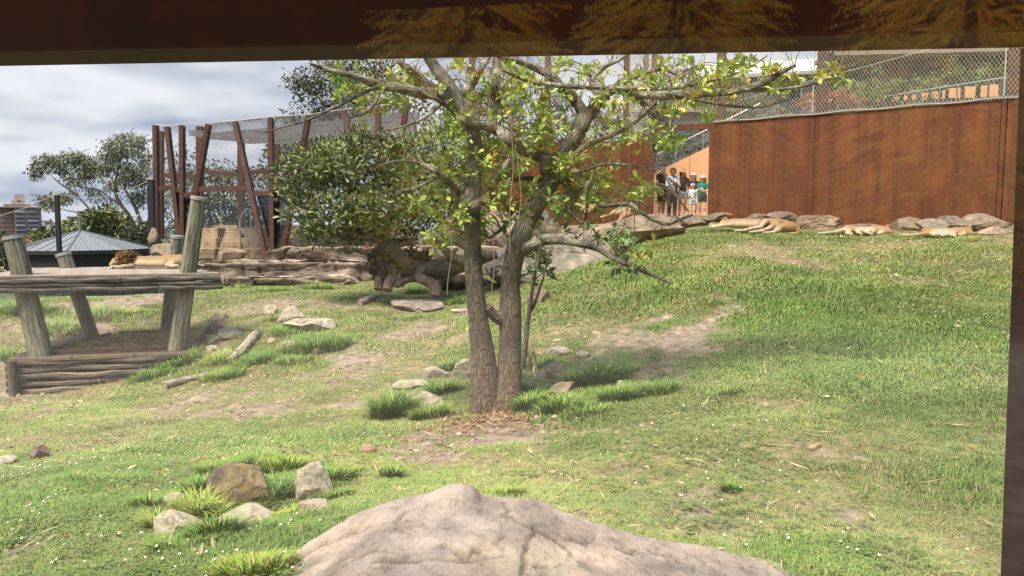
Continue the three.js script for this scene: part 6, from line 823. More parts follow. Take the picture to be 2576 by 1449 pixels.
rock(1238, 1054, 10, 7, 'small pale stone left of the pair at the foot of the big tree', { base: [.42, .36, .31], alt: [.36, .3, .26], name: 'stone', cat: 'stone' }); rock(1262, 1042, 9, 7, 'small pale stone behind its twin at the foot of the big tree', { base: [.42, .36, .31], alt: [.36, .3, .26], name: 'stone', cat: 'stone' }); rock(1273, 1051, 9, 7, 'small pinkish stone, right of the pair at the foot of the big tree', { base: [.44, .35, .3], alt: [.36, .3, .26], name: 'stone', cat: 'stone' }); rock(1350, 1052, 9, 6, 'small pale stone at the right edge of the leaf litter', { base: [.42, .36, .31], alt: [.36, .3, .26], name: 'stone', cat: 'stone' }); rock(1156, 1093, 11, 5, 'small white stone on the bare soil left of the tree', { base: [.5, .45, .38], alt: [.4, .35, .3], name: 'stone', cat: 'stone' });
rock(927, 1131, 18, 12, 'smooth egg shaped brown stone on bare soil', { base: [.36, .22, .145], alt: [.33, .2, .135], lump: .04, cuts: 0, fine: .006, name: 'stone', cat: 'stone', det: 12, tall: 1.05 });
// stone ring at lower left
rock(603, 1229, 66, 42, 'large brown mossy stone at the back of the stone ring', { base: [.26, .20, .11], alt: [.12, .09, .065], det: 18, moss: .55, seed: 41, rz: .2 }); rock(782, 1219, 46, 42, 'pale grey block at the right of the stone ring', { ...PALEST, det: 16, turn: -.1 }); rock(795, 1277, 34, 20, 'pinkish flat stone below the pale block of the stone ring', { base: [.42, .35, .29], alt: [.34, .28, .22], flat: .5 }); rock(439, 1265, 27, 18, 'ribbed pale stone at the left of the stone ring', PALEST); rock(436, 1327, 50, 31, 'large ribbed whitish stone at the lower left of the stone ring', { ...PALEST, det: 16, turn: .15 }); rock(596, 1310, 86, 17, 'long curved whitish stone along the front of the stone ring', { ...PALEST, det: 16, turn: .14 });
rock(97, 1140, 26, 18, 'brown stump like stone in dry grass at the left', { base: [.22, .16, .12], alt: [.15, .11, .085] }); rock(14, 1160, 24, 9, 'pale flat stone at the left edge', PALEST);
// slabs flush with the lawn below the upturned stump
rock(1045, 766, 74, 16, 'flat pinkish grey slab on the grass below the upturned stump', { base: [.33, .28, .24], alt: [.26, .22, .19], flat: .35, det: 16, rz: 1.0 }); rock(1158, 780, 26, 7, 'flat pale slab left of the big tree\'s trunk', { ...PALEST, flat: .4 }); rock(1350, 745, 30, 24, 'brown boulder behind the two trunks', TANST);
// the boulders along the rusty wall
const WALLR = { base: [.235, .18, .135], alt: [.16, .125, .095], det: 16 };
for (const [x, y, rx, ry, d, l, o] of [[1748, 557, 46, 15, 24.6, 'low layered brown rock under the visitors\' window, left of the wall boulders'], [1806, 546, 38, 11, 24.4, 'long low rock under the right jamb of the visitors\' window'], [1905, 551, 34, 12, 24.0, 'low grey rock behind the pale lioness'], [1968, 550, 40, 15, 23.6, 'dome shaped grey rock behind the tangled lionesses', BROWNST], [2056, 560, 60, 23, 23.0, 'big tan flat topped boulder right of the curled lioness', { base: [.34, .245, .165], alt: [.27, .2, .14], flat: .62 }], [2098, 584, 46, 10, 22.4, 'thin layered ledge rock at the foot of the big tan boulder'], [2165, 572, 62, 8, 22.6, 'long low rock behind the lioness rolled belly up'], [2285, 570, 44, 22, 21.6, 'dark rounded boulder between the two right hand lionesses', BROWNST], [2352, 571, 44, 19, 21.2, 'grey boulder behind the rightmost lioness\'s back', { base: [.26, .225, .19], alt: [.19, .165, .14] }], [2390, 566, 30, 18, 21.1, 'small grey boulder left of the long ridged one', { base: [.26, .225, .19], alt: [.2, .17, .14] }], [2478, 564, 74, 24, 20.6, 'long ridged brown boulder at the right end of the wall', BROWNST], [2515, 586, 50, 14, 19.6, 'pinkish low rock at the far right under the long ridged boulder', { base: [.33, .24, .19], alt: [.27, .2, .16] }]]) rock(x, y, rx, ry, l, { ...WALLR, ...o, d, rz: ry * 1.6 * d / F + .15, tall: 1.2 });
// pale and brown rocks behind the big tree
rock(1405, 672, 175, 66, 'huge pale lichen covered boulder behind the big tree\'s right trunk', { base: [.37, .34, .29], alt: [.26, .235, .195], det: 30, d: 20.6, rz: 1.2, seed: 9, tall: 1.15, cuts: 9 });
rock(1555, 600, 180, 40, 'long smooth brown rock sloping up to the visitors\' window', { base: [.27, .21, .15], alt: [.20, .155, .115], det: 30, d: 22.9, rz: 1.1, seed: 12, turn: .2, tall: 1.15 });
rock(1490, 585, 120, 34, 'brown rock shelf under the lion with the hanging tail', { base: [.25, .195, .15], alt: [.16, .125, .1], det: 24, d: 25.6, rz: .8, seed: 15, flat: .45, tall: 1.25 }); rock(1660, 562, 80, 20, 'flat brown rock just under the visitors\' window', { base: [.27, .21, .155], alt: [.19, .15, .115], det: 20, d: 24.6, rz: .8, seed: 16, flat: .5 }); rock(1330, 600, 110, 60, 'shadowed brown rock between the two trunks', { base: [.23, .18, .14], alt: [.15, .12, .095], det: 20, d: 25.5, rz: .9, seed: 17 });
// ---------------------------------------------------------------- rock ledges: long bedded steps
function ledge(label, list, dA, dB, Hm, depth, seed, tint = [.36, .295, .235]) {
  const pts = list.map(([x, y], i) => at(x, y, lerp(dA, dB, i / (list.length - 1)))), cv = new THREE.CatmullRomCurve3(pts, false, 'centripetal'), L = cv.getLength(), n = Math.ceil(L / .07), rows = 46, pos = [], col = [], uv = [], idx = [];
  for (let i = 0; i <= n; i++) {
    const c = cv.getPoint(i / n), u = i / n * L, endt = smooth(0, .5, min(u, L - u)); const blk = floor(u / 1.1 + fbm(u * .3, seed, 0, 2) * 2), off = hash(blk, seed, 3) * .13 - .05;
    for (let j = 0; j <= rows; j++) {
      const t = j / rows; let y, z; const top = .42; if (t < top) { const s = t / top; z = -depth * (1 - s); y = .05 * (fbm(u * 1.2, s * 3, seed, 3) - .5) * 4 * s - .12 * (1 - s); } else { const s = (t - top) / (1 - top); y = -s * (Hm + .35); z = -.02 - .15 * smooth(.05, .5, s) + .12 * s; }
      const yy = c.y + y, st = floor(yy * 3.1 + fbm(u * .5, seed, 2, 2) * 2.4), bed = hash(st, seed, 7) * .2 - .06, cr = 1 - abs(2 * fbm(u * 1.1 + seed, yy * .8, 4, 3) - 1), ck = smooth(.92, .985, cr); const f = fbm(u * 3, yy * 4, z * 3 + seed, 4) - .5, fs = t > top ? smooth(top, top + .08, t) : smooth(.2, top, t); const sf = yy * 3.1 + fbm(u * .5, seed, 2, 2) * 2.4, lay = smooth(.9, .985, sf - floor(sf)) * .05, bl = u / 1.1 + fbm(u * .3, seed, 0, 2) * 2, joint = smooth(.95, .99, bl - floor(bl)) * .05; const nz = (off + bed) * fs + f * .2 - ck * .1 * fs - (lay + joint) * fs;
      pos.push(c.x, yy + f * .06 - (1 - endt) * .25 * (t < top + .1 ? 1 : .4), c.z + z + nz - (1 - endt) * .5); uv.push(u, t < top ? z : y);
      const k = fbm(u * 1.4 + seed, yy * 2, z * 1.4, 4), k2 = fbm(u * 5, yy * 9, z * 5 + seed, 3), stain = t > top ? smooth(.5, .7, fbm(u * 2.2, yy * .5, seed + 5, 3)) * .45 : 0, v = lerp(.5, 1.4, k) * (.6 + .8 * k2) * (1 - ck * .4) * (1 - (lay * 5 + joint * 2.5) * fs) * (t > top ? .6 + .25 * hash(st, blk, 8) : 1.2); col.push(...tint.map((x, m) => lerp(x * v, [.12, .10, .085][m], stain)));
    }
  }
  const w = rows + 1; for (let i = 0; i < n; i++) for (let j = 0; j < rows; j++) { const a = i * w + j; idx.push(a, a + 1, a + w, a + 1, a + w + 1, a + w); }
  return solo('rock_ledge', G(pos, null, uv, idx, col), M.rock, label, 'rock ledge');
}
ledge('upper bedded rock ledge in front of the sandstone seating', [[655, 640], [690, 624], [760, 621], [850, 622], [943, 622], [1000, 624], [1080, 628]], 26.6, 25.6, .55, 1.4, 3);
ledge('middle rock ledge, widest of the three, running behind the platform', [[440, 660], [520, 658], [620, 656], [720, 654], [820, 654], [900, 656], [990, 660]], 26.2, 24.4, .5, 1.4, 5);
ledge('lowest rock ledge, directly above the grass', [[545, 690], [600, 691], [680, 693], [760, 692], [850, 690], [898, 696]], 24.6, 23.6, .45, .9, 7);
ledge('dark low rock ledge under the fallen log', [[1080, 692], [1120, 694], [1180, 694], [1260, 700]], 21.6, 21, .9, 1.1, 9, [.16, .135, .11]);
ledge('tan rock ledge behind the upturned stump', [[1040, 618], [1100, 622], [1180, 622], [1300, 618]], 25.4, 25, 1.1, 1.6, 11);
rock(1200, 590, 130, 46, 'cracked tan cliff rock at the back of the net cage, behind the trunks', { base: [.36, .29, .22], alt: [.27, .21, .16], det: 26, d: 29, rz: 1, seed: 31 });
rock(577, 644, 40, 14, 'smooth boulder lying on the middle ledge in front of the seating', { base: [.34, .26, .19], alt: [.27, .2, .15], d: 27.4, det: 14, turn: .1 }); rock(418, 636, 40, 20, 'layered rock at the left foot of the net cage', { base: [.30, .24, .18], alt: [.22, .175, .135], d: 29.4, det: 16 }); rock(385, 598, 12, 20, 'narrow upright rock against the cage\'s corner post', { base: [.33, .27, .21], alt: [.24, .19, .15], d: 30.4, det: 12 }); rock(770, 590, 26, 30, 'pale rock inside the net cage right of the tinted wedge', { base: [.44, .38, .30], alt: [.34, .29, .22], d: 35.5, det: 14 });
// ---------------------------------------------------------------- big flat boulder at our feet
{
  const sil = [[590, 1500], [690, 1449], [716, 1402], [795, 1352], [878, 1300], [990, 1260], [1080, 1237], [1128, 1216], [1160, 1213], [1192, 1219], [1212, 1244], [1260, 1252], [1330, 1256], [1380, 1268], [1420, 1290], [1500, 1322], [1600, 1347], [1700, 1364], [1790, 1376], [1850, 1392], [2000, 1432], [2120, 1475]], D = 4.25, top = sil.map(([x, y]) => at(x, y, D));
  const yc = x => { if (x <= top[0].x) return top[0].y - (top[0].x - x) * .8; for (let i = 1; i < top.length; i++) if (x <= top[i].x) return lerp(top[i - 1].y, top[i].y, (x - top[i - 1].x) / (top[i].x - top[i - 1].x)); return top.at(-1).y - (x - top.at(-1).x) * .8; };
  const xs = 340, zs = 190, x0 = -1.95, x1 = 2.0, pos = [], col = [], uv = [], idx = [];
  const CAP = at(1330, 1258, D).y, ycs = x => { let s = 0; for (let k = -4; k <= 4; k++) s += yc(x + k * .11); return s / 9; };
  // the cracks and gouges that cross its top, as lines over the plan
  const flat = (px, py) => { const r = ray(px, py); let t = 1.8; for (; t < 5; t += .01) { const x = r[0] * t, z = r[2] * t, q = -z - D; if (EYE + r[1] * t < yc(x) - (q > 0 ? q * q * 1.6 + q * .25 : .035 * q * q)) break; } return [r[0] * t, r[2] * t]; };
  const CR = [[.010, .035, [[1341, 1324], [1330, 1350], [1322, 1371], [1320, 1395], [1318, 1413], [1309, 1440]]], [.018, .045, [[1113, 1317], [1139, 1319], [1155, 1329], [1165, 1341], [1170, 1352]]], [.014, .016, [[1270, 1263], [1275, 1291], [1290, 1302], [1308, 1310], [1346, 1319], [1393, 1343], [1421, 1366], [1436, 1395]]], [.01, .02, [[1170, 1352], [1185, 1352], [1200, 1362], [1215, 1375]]], [.01, .02, [[1497, 1362], [1468, 1366], [1440, 1352], [1425, 1350]]], [.008, .02, [[980, 1390], [1007, 1381], [1063, 1378], [1110, 1385], [1180, 1392]]], [.009, .02, [[828, 1362], [870, 1350], [920, 1340], [969, 1324], [1030, 1318]]], [.011, .025, [[790, 1449], [809, 1440], [866, 1409], [922, 1385], [950, 1372]]], [.009, .018, [[880, 1449], [930, 1425], [985, 1405]]], [.012, .02, [[1549, 1388], [1590, 1398], [1629, 1395], [1690, 1402], [1730, 1420]]], [.03, .02, [[1640, 1385], [1680, 1398], [1710, 1400]]], [.008, .02, [[1320, 1400], [1350, 1412], [1380, 1405], [1420, 1410]]]].map(([w, d, l]) => { const p = []; for (let i = 0; i < l.length - 1; i++) for (let k = 0; k < 6; k++) p.push(flat(lerp(l[i][0], l[i + 1][0], k / 6), lerp(l[i][1], l[i + 1][1], k / 6))); return { w, d, p }; });
  const crack = (x, z) => { let s = 0, dp = 0; const jx = x + (noise(x * 25, z * 25, 4) - .5) * .03, jz = z + (noise(x * 25, z * 25, 9) - .5) * .03; for (const c of CR) { let m = 1e9; for (const q of c.p) { const e = (jx - q[0]) ** 2 + (jz - q[1]) ** 2; if (e < m) m = e; } const k = exp(-m / (c.w * c.w)); if (k > s) s = k; dp = max(dp, k * c.d); } return [s, dp]; };
  for (let j = 0; j <= zs; j++) for (let i = 0; i <= xs; i++) {
    const x = lerp(x0, x1, i / xs), t = j / zs, z = lerp(-5.1, -2.05, t), dd = -z - D; let y = lerp(yc(x), min(ycs(x), CAP - .02 * abs(x)), smooth(.0, .35, -dd)) + .02 * (noise(x * 4, 3) - .5);
    if (dd > 0) y -= dd * dd * 1.6 + dd * .25 + smooth(.15, .5, dd) * .2; else y += -.04 * dd * 0 - .035 * dd * dd - (1 - smooth(-.15, 0, dd)) * .0;
    const w = fbm(x * 1.3 + 4, z * 1.3, 2, 3) * .5, rdg = 1 - abs(2 * fbm(x * .9 + w + 3.2, z * 1.6 + w, 7, 4) - 1), ck = smooth(.975, .998, rdg) * smooth(.45, .6, fbm(x * .8 + 50, z * .8, 2, 3)), r2 = 1 - abs(2 * fbm(x * 2.1 + w, z * 2.4, 17, 3) - 1), ck2 = smooth(.985, .999, r2) * .4, pit = smooth(.66, .72, fbm(x * 2.4 + 8, z * 2.2, 3, 4));
    const [ks, kd] = crack(x, z); y -= kd; const e = fbm(x * 2.2, z * 2.2, 5, 5) - .5, f = fbm(x * 14, z * 14, 9, 4) - .5; y += e * .035 + f * .012 + .012 * (fbm(x * 40, z * 40, 6, 3) - .5) - ck * .02 - ck2 * .01 - pit * .006;
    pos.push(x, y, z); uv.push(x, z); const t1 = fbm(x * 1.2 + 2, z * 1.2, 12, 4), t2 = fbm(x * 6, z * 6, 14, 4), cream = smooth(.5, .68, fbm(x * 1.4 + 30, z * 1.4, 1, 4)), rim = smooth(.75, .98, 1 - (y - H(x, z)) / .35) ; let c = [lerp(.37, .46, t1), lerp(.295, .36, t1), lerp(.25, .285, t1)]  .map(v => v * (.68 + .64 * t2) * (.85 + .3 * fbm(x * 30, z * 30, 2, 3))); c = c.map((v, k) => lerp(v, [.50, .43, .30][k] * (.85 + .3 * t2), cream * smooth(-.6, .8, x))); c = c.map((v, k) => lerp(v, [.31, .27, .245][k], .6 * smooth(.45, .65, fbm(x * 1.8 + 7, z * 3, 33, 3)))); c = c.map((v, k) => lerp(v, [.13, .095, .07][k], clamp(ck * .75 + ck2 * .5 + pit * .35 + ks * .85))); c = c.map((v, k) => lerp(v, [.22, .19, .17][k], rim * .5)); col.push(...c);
  }
  const w = xs + 1; for (let j = 0; j < zs; j++) for (let i = 0; i < xs; i++) { const a = j * w + i; idx.push(a, a + w, a + 1, a + 1, a + w, a + w + 1); }
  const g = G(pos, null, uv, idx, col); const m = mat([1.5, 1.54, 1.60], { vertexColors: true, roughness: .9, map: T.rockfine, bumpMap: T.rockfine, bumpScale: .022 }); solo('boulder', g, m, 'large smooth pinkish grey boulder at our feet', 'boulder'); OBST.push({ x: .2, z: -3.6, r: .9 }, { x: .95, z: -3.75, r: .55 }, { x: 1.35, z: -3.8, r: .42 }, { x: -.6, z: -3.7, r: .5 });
  scene.userData.boulderTop = (x, z) => yc(x) - max(0, -z - D) * .8 - 0.0;
}
// ---------------------------------------------------------------- log platform
const LOGC = k => (q, nx, ny, nz) => { const v = lerp(.6, 1.35, fbm(q.x * 2 + nx, q.y * 9 + ny * 2, q.z * 2 + nz * 2 + k, 4)); return [.14 * v, .125 * v, .108 * v]; };
{
  const yt = at(270, 690, 15.1).y, yb = at(270, 890, 15.1).y, A = at(-15, 697, 14.6), B = at(551, 681, 15.6), u = V(B.x - A.x, 0, B.z - A.z), L = u.length(); u.normalize(); const nb = V(u.z, 0, -u.x); // nb points away from us
  const Q = (s, y, b) => V(A.x + u.x * s + nb.x * b, y, A.z + u.z * s + nb.z * b), W = 2.9, t = thing('log_platform', 'raised lion platform of logs on leaning posts at left', 'platform', V(A.x + u.x * L / 2, yb - .8, A.z + u.z * L / 2));
  const bx = (s0, s1, y0, y1, b0, b1) => { const g = box(s1 - s0, y1 - y0, b1 - b0, 0, 0, 0, .006); const m = new THREE.Matrix4().makeBasis(u, UPV, nb.clone().negate()); m.setPosition(Q((s0 + s1) / 2, (y0 + y1) / 2, (b0 + b1) / 2)); return g.applyMatrix4(m); };
  const rng = RNG(6); for (let k = 0; k < 14; k++) wpart('deck_board', bx(-.35, L - .02 + rng() * .03 - k * W / 14 * .5, yt - .045, yt + rng() * .003, k * W / 14 + .006, (k + 1) * W / 14 - .004), M.deck, t);
  wpart('edge_board', bx(-.4, L + .02, yt - .075, yt - .047, -.05, -.005), M.redplank, t);
  const lg = (name, s0, s1, y, b, r, k, o = {}) => { const p = []; for (let i = 0; i <= 8; i++) { const s = lerp(s0, s1, i / 8); p.push(Q(s, y + (o.wave ?? .012) * sin(i * 1.7 + k * 2), b + .015 * sin(i * 1.3 + k))); } return wpart(name, tube(p, [r * 1.02, r * .95, r * 1.05, r * .9, r], 12, { step: .12, rough: .16, freq: 4, seed: k * 3, col: LOGC(k) }), M.log, t); };
  const px = 14.9 / F; [[-.4, L * .55, 0.115, 1], [L * .54, L + .03, .105, 1.5]].forEach(([a, b, dy, k]) => lg('rail_log', a, b, yt - dy - .0, -.08, .06, k)); lg('rail_log', -.4, L + .06, yt - .205, -.07, .05, 2.3); [[-.4, L * .72, 3.1], [L * .73, L + .07, 3.7]].forEach(([a, b, k]) => lg('rail_log', a, b, yt - .295, -.08, .056, k));
  for (const b of [.4, 1.4, 2.5]) wpart('joist', bx(-.3, L - .1 - b * .5, yt - .16, yt - .05, b - .05, b + .05), M.redplank, t);
  lg('rail_log', -.3, L - .1 - W * .5, yt - .2, W, .085, 9); 
  // posts: green treated timber with metal caps
  const postCol = (q, nx, ny, nz) => { const v = lerp(.7, 1.25, fbm(q.x * 5 + nx * 2, q.y * 1.6, q.z * 5 + nz * 2, 4)), kn = smooth(.68, .76, fbm(q.x * 3 + nx * 3, q.y * 3, q.z * 3 + nz * 3, 3)) * .5; return [.245, .245, .185].map((x, i) => lerp(x * v, [.11, .09, .06][i], kn)); };
  const post = (p0, p1, w0, w1, d0, d1, cap) => { const a = at(...p0, d0), b = at(...p1, d1), r0 = w0 / 2 * d0 / F, r1 = w1 / 2 * d1 / F; const top = b, dir = b.clone().sub(a).normalize(); const g = wpart('post', tube([a.clone().addScaledVector(dir, -.35), a, a.clone().lerp(b, .5), b], [r0, r0, (r0 + r1) / 2, r1], 20, { step: .1, rough: .035, freq: 3, col: postCol }), M.log, t); if (cap) { const c = new THREE.CylinderGeometry(r1 * 1.1, r1 * 1.1, .07, 24); c.rotateX(0); const q = new THREE.Quaternion().setFromUnitVectors(UPV, dir); c.applyQuaternion(q); c.translate(top.x, top.y, top.z); wpart('post_cap', c, mat([.34, .36, .37], { roughness: .45, metalness: .4 }), t); } };
  post([101, 885], [33, 598], 54, 44, 14.95, 14.95, 1); post([447, 872], [500, 499], 44, 36, 15.65, 15.65, 1); post([226, 830], [160, 640], 33, 34, 17.3, 17.3, 1); post([421, 828], [446, 596], 34, 29, 17.9, 17.9, 1);
  // base: crib of stacked logs
  const base = thing('log_crib', 'log crib base full of straw under the raised platform', 'platform', V(A.x + u.x * L / 2, yb - .9, A.z + u.z * L / 2)), C0 = at(28, 898, 14.8), sC = V(C0.x - A.x, 0, C0.z - A.z).dot(u), C1 = at(493, 882, 15.5), sD = V(C1.x - A.x, 0, C1.z - A.z).dot(u);
  const save = t; const lg2 = (name, s0, s1, y, b, r, k) => { const p = []; for (let i = 0; i <= 8; i++) { const s = lerp(s0, s1, i / 8); p.push(Q(s, y + .022 * sin(i * 1.7 + k * 2), b + .015 * sin(i * 1.3 + k))); } wpart(name, tube(p, [r * 1.05, r, r * .92, r * 1.02, r * .9], 12, { step: .12, rough: .2, freq: 4, seed: k * 3, col: (q, nx, ny, nz) => { const v = lerp(.55, 1.4, fbm(q.x * 2 + nx, q.y * 9 + ny * 2, q.z * 2 + nz * 2 + k, 4)); return [.20 * v, .165 * v, .13 * v]; } }), M.log, base); };
  for (let k = 0; k < 7; k++) { const y = yb - .12 - k * .148; lg2('crib_log', sC + .12, sD - .02 * (k % 3), y, .02 + .02 * (k % 2), .078, k + 4); for (let e = 0; e < 1; e++) { const p = [Q(sC + .03, y + .03, -.02), Q(sC + .05, y + .03, 1.2), Q(sC + .05, y + .02, 2.7)]; wpart('side_log', tube(p, [.088, .08, .078], 12, { step: .15, rough: .15, freq: 4, col: LOGC(k) }), M.log, base); } }
  { const a = Q(sC + .1, yb - .06, -.1), b = Q(sC + .12, yb - 1.15, -.1); wpart('corner_post', tube([b, a], [.09, .075], 12, { step: .1, rough: .12, freq: 5, col: LOGC(3) }), M.log, base); }
  const bb = (name, s0, s1, y0, y1, b0, b1, m) => wpart(name, bx(s0, s1, y0, y1, b0, b1), m, base);
  for (let k = 0; k < 14; k++) bb('deck_board', sC + .02, sD - .01 * (k % 3), yb - .06, yb - .012 + rng() * .003, k * .21 + .004, (k + 1) * .21 - .004, M.redplank); for (let k = 0; k < 3; k++) bb('edge_board', lerp(sC, sD, k / 3) + .01, lerp(sC, sD, (k + 1) / 3) - .008, yb - .085, yb - .01, -.06, -.004, M.plank);
  const sL = V(at(118, 871, 15.1).x - A.x, 0, at(118, 871, 15.1).z - A.z).dot(u), sR = V(at(430, 868, 15.5).x - A.x, 0, at(430, 868, 15.5).z - A.z).dot(u); bb('front_board', sL, sR, yb - .008, yb + .085, .25, .30, M.redplank); bb('rear_board', sL + .75, sR - .1, yb - .008, yb + .1, 2.75, 2.8, M.redplank); { const a = Q(sL - .02, yb + .045, .35), b = Q(sL + .6, yb + .045, 2.6); wpart('side_board', bar(a, b, .045, .11, UPV), M.redplank, base); }
  const st = foliage(), sw = leafShape(.22, .008, 0, .5); for (let k = 0; k < 3800; k++) { const s = lerp(sL + .1, sR + .25, rng()), b = lerp(.36, 2.65, pow(rng(), .9)); if (s < sL + .15 + (b - .3) * .24) continue; const hgt = .02 + .17 * fbm(s * 1.2, b * 1.2, 3, 3) * sin(PI * clamp((b - .3) / 2.4)) * rng(); addLeaf(st, sw, dirMatrix(Q(s, yb + hgt, b), V(rng() - .5, (rng() - .5) * .35, rng() - .5), rng() * 6, .7 + rng() * .8), [.55, .41, .21].map(q => q * (.5 + rng() * .8))); } tag(part('straw', folGeo(st), M.leaf, scene), 'bed of brown straw on the platform\'s lower deck', 'straw', null, 'stuff');
  for (let s = sC; s < sD; s += .3) for (let b = 0; b < 2.8; b += .5) { const p = Q(s, 0, b); if (b > 0) OBST.push({ x: p.x, z: p.z, r: .27 }); }
}
// ---------------------------------------------------------------- upturned stump with its fallen log
{
  const d = 19.9, b = gp(1000, 722), root = thing('fallen_tree', 'upturned dark root plate with its fallen log behind the big tree', 'fallen tree', b.clone()), rng = RNG(44), P = (x, y, dz = 0) => at(x, y, d - dz);
  const bc = (a, bb2) => (q, nx, ny, nz) => { const v = lerp(.55, 1.35, fbm(q.x * 6 + nx, q.y * 6 + ny, q.z * 6 + nz, 4)); return a.map((x, i) => lerp(x, bb2[i], smooth(.4, .7, fbm(q.x * 2, q.y * 2, q.z * 2, 3))) * v); }, dark = bc([.155, .12, .095], [.09, .068, .055]), grey = bc([.23, .185, .145], [.15, .12, .095]);
  const R = d / F; wpart('log', tube([P(985, 665, .1), P(1030, 672, .15), P(1090, 678, .1), P(1150, 668), P(1200, 654, -.1), P(1250, 640, -.2)], [30, 30, 27, 22, 17, 10].map(w => w * R), 20, { step: .12, rough: .14, freq: 3, col: grey }), M.bark, root);
  wpart('log_limb', tube([P(1170, 660, .1), P(1140, 648, .2), P(1115, 625, .3), P(1095, 600, .3), P(1085, 590, .3)], [15, 12, 9, 6, 3].map(w => w * R), 9, { step: .1, rough: .15, col: grey }), M.bark, root); wpart('log_limb', tube([P(1230, 645, .1), P(1190, 630, .2), P(1150, 610, .2), P(1110, 590, .2)], [12, 10, 8, 5].map(w => w * R), 9, { step: .1, rough: .15, col: grey }), M.bark, root);
  // root plate: knotted roots spreading from the butt
  const plate = rockGeo(44 * R, 56 * R, .34, 71, { det: 18, lump: .5, cuts: 2, fine: .12, base: [.15, .118, .095], alt: [.09, .068, .055] }); const pc = P(972, 664, .2); plate.translate(pc.x, pc.y, pc.z); wpart('root_plate', plate, M.bark, root);
  for (let k = 0; k < 78; k++) { const a = rng() * 2 * PI, r0 = 6 + rng() * 20, r1 = r0 + 12 + rng() * 24, tw = (rng() - .5) * 1.6, p = []; for (let i = 0; i < 5; i++) { const t = i / 4, r = lerp(r0, r1, t), an = a + tw * t; p.push(P(970 + cos(an) * r * .85, 660 + sin(an) * r * 1.08, .32 + .2 * sin(t * 3) + (rng() - .5) * .2)); } const w = (2.2 + rng() * 5) * R; wpart('root', tube(p, [w * 1.3, w * 1.1, w * .9, w * .6, w * .25], 7, { step: .07, rough: .3, freq: 8, seed: k, col: k % 4 ? dark : grey }), M.bark, root); }
  for (let k = 0; k < 30; k++) { const x = 1000 + rng() * 80, y = 640 - rng() * 24 - max(0, 1040 - x) * .3 * rng(), p = [P(x - 20, 648, .1)]; for (let i = 1; i < 4; i++) p.push(P(x + i * 6 * (rng() - .3) * 2, lerp(648, y, i / 3) + (rng() - .5) * 8, .1 + rng() * .4)); wpart('root', tube(p, [4, 3.2, 2.4, 1].map(w => w * R), 6, { step: .07, rough: .3, freq: 8, col: k % 3 ? dark : grey }), M.bark, root); }
  for (const [l, w] of [[[[1000, 668], [990, 690], [978, 712], [974, 730]], 15], [[[960, 680], [955, 705], [952, 728]], 14], [[[1010, 670], [1004, 695], [996, 722]], 9], [[[1060, 672], [1055, 690], [1062, 702], [1085, 712], [1098, 728], [1096, 746]], 15], [[[1040, 700], [1020, 704], [1008, 710]], 9], [[[1060, 700], [1030, 702], [1008, 712], [1012, 716]], 10], [[[1092, 715], [1108, 722]], 7]]) wpart('root', tube(l.map(([x, y], i) => P(x, y, .35 + .1 * i)), l.map((_, i) => w * R * (1 - .25 * i / l.length)), 10, { step: .08, rough: .22, freq: 6, seed: w, col: grey }), M.bark, root);
}
// ---------------------------------------------------------------- driftwood, sticks
const driftCol = (q, nx, ny, nz) => { const v = lerp(.6, 1.3, fbm(q.x * 9 + nx, q.y * 9, q.z * 9 + nz, 4)), k = smooth(.55, .68, fbm(q.x * 5, q.y * 5 + ny, q.z * 5, 3)); return [.40, .345, .275].map((x, i) => lerp(x * v, [.12, .09, .07][i], k * .8)); };
{ const mk = (label, l, dz) => { const P = l.map(([x, y, w]) => { const g = gp(x, y); return [g.add(V(0, w / 2 * dist(g) / F * .9, 0)), w / 2 * dist(g) / F]; }); const m = solo('driftwood_log', tube(P.map(p => p[0]), P.map(p => p[1]), 14, { step: .06, rough: .2, freq: 9, col: driftCol }), M.bark, label, 'log'); for (const p of P) OBST.push({ x: p[0].x, z: p[0].z, r: p[1] * 1.2 }); };
  mk('bleached driftwood log, upper of the two right of the platform', [[648, 846, 22], [634, 862, 24], [615, 884, 24], [596, 902, 22], [578, 916, 16]]); mk('pale driftwood log with a charred end, lower of the two right of the platform', [[414, 980, 20], [440, 972, 19], [470, 963, 18], [500, 955, 15], [528, 946, 12]]); mk('dark rotten log left of the flat slab below the stump', [[905, 770, 16], [930, 758, 16], [955, 748, 10]]); }
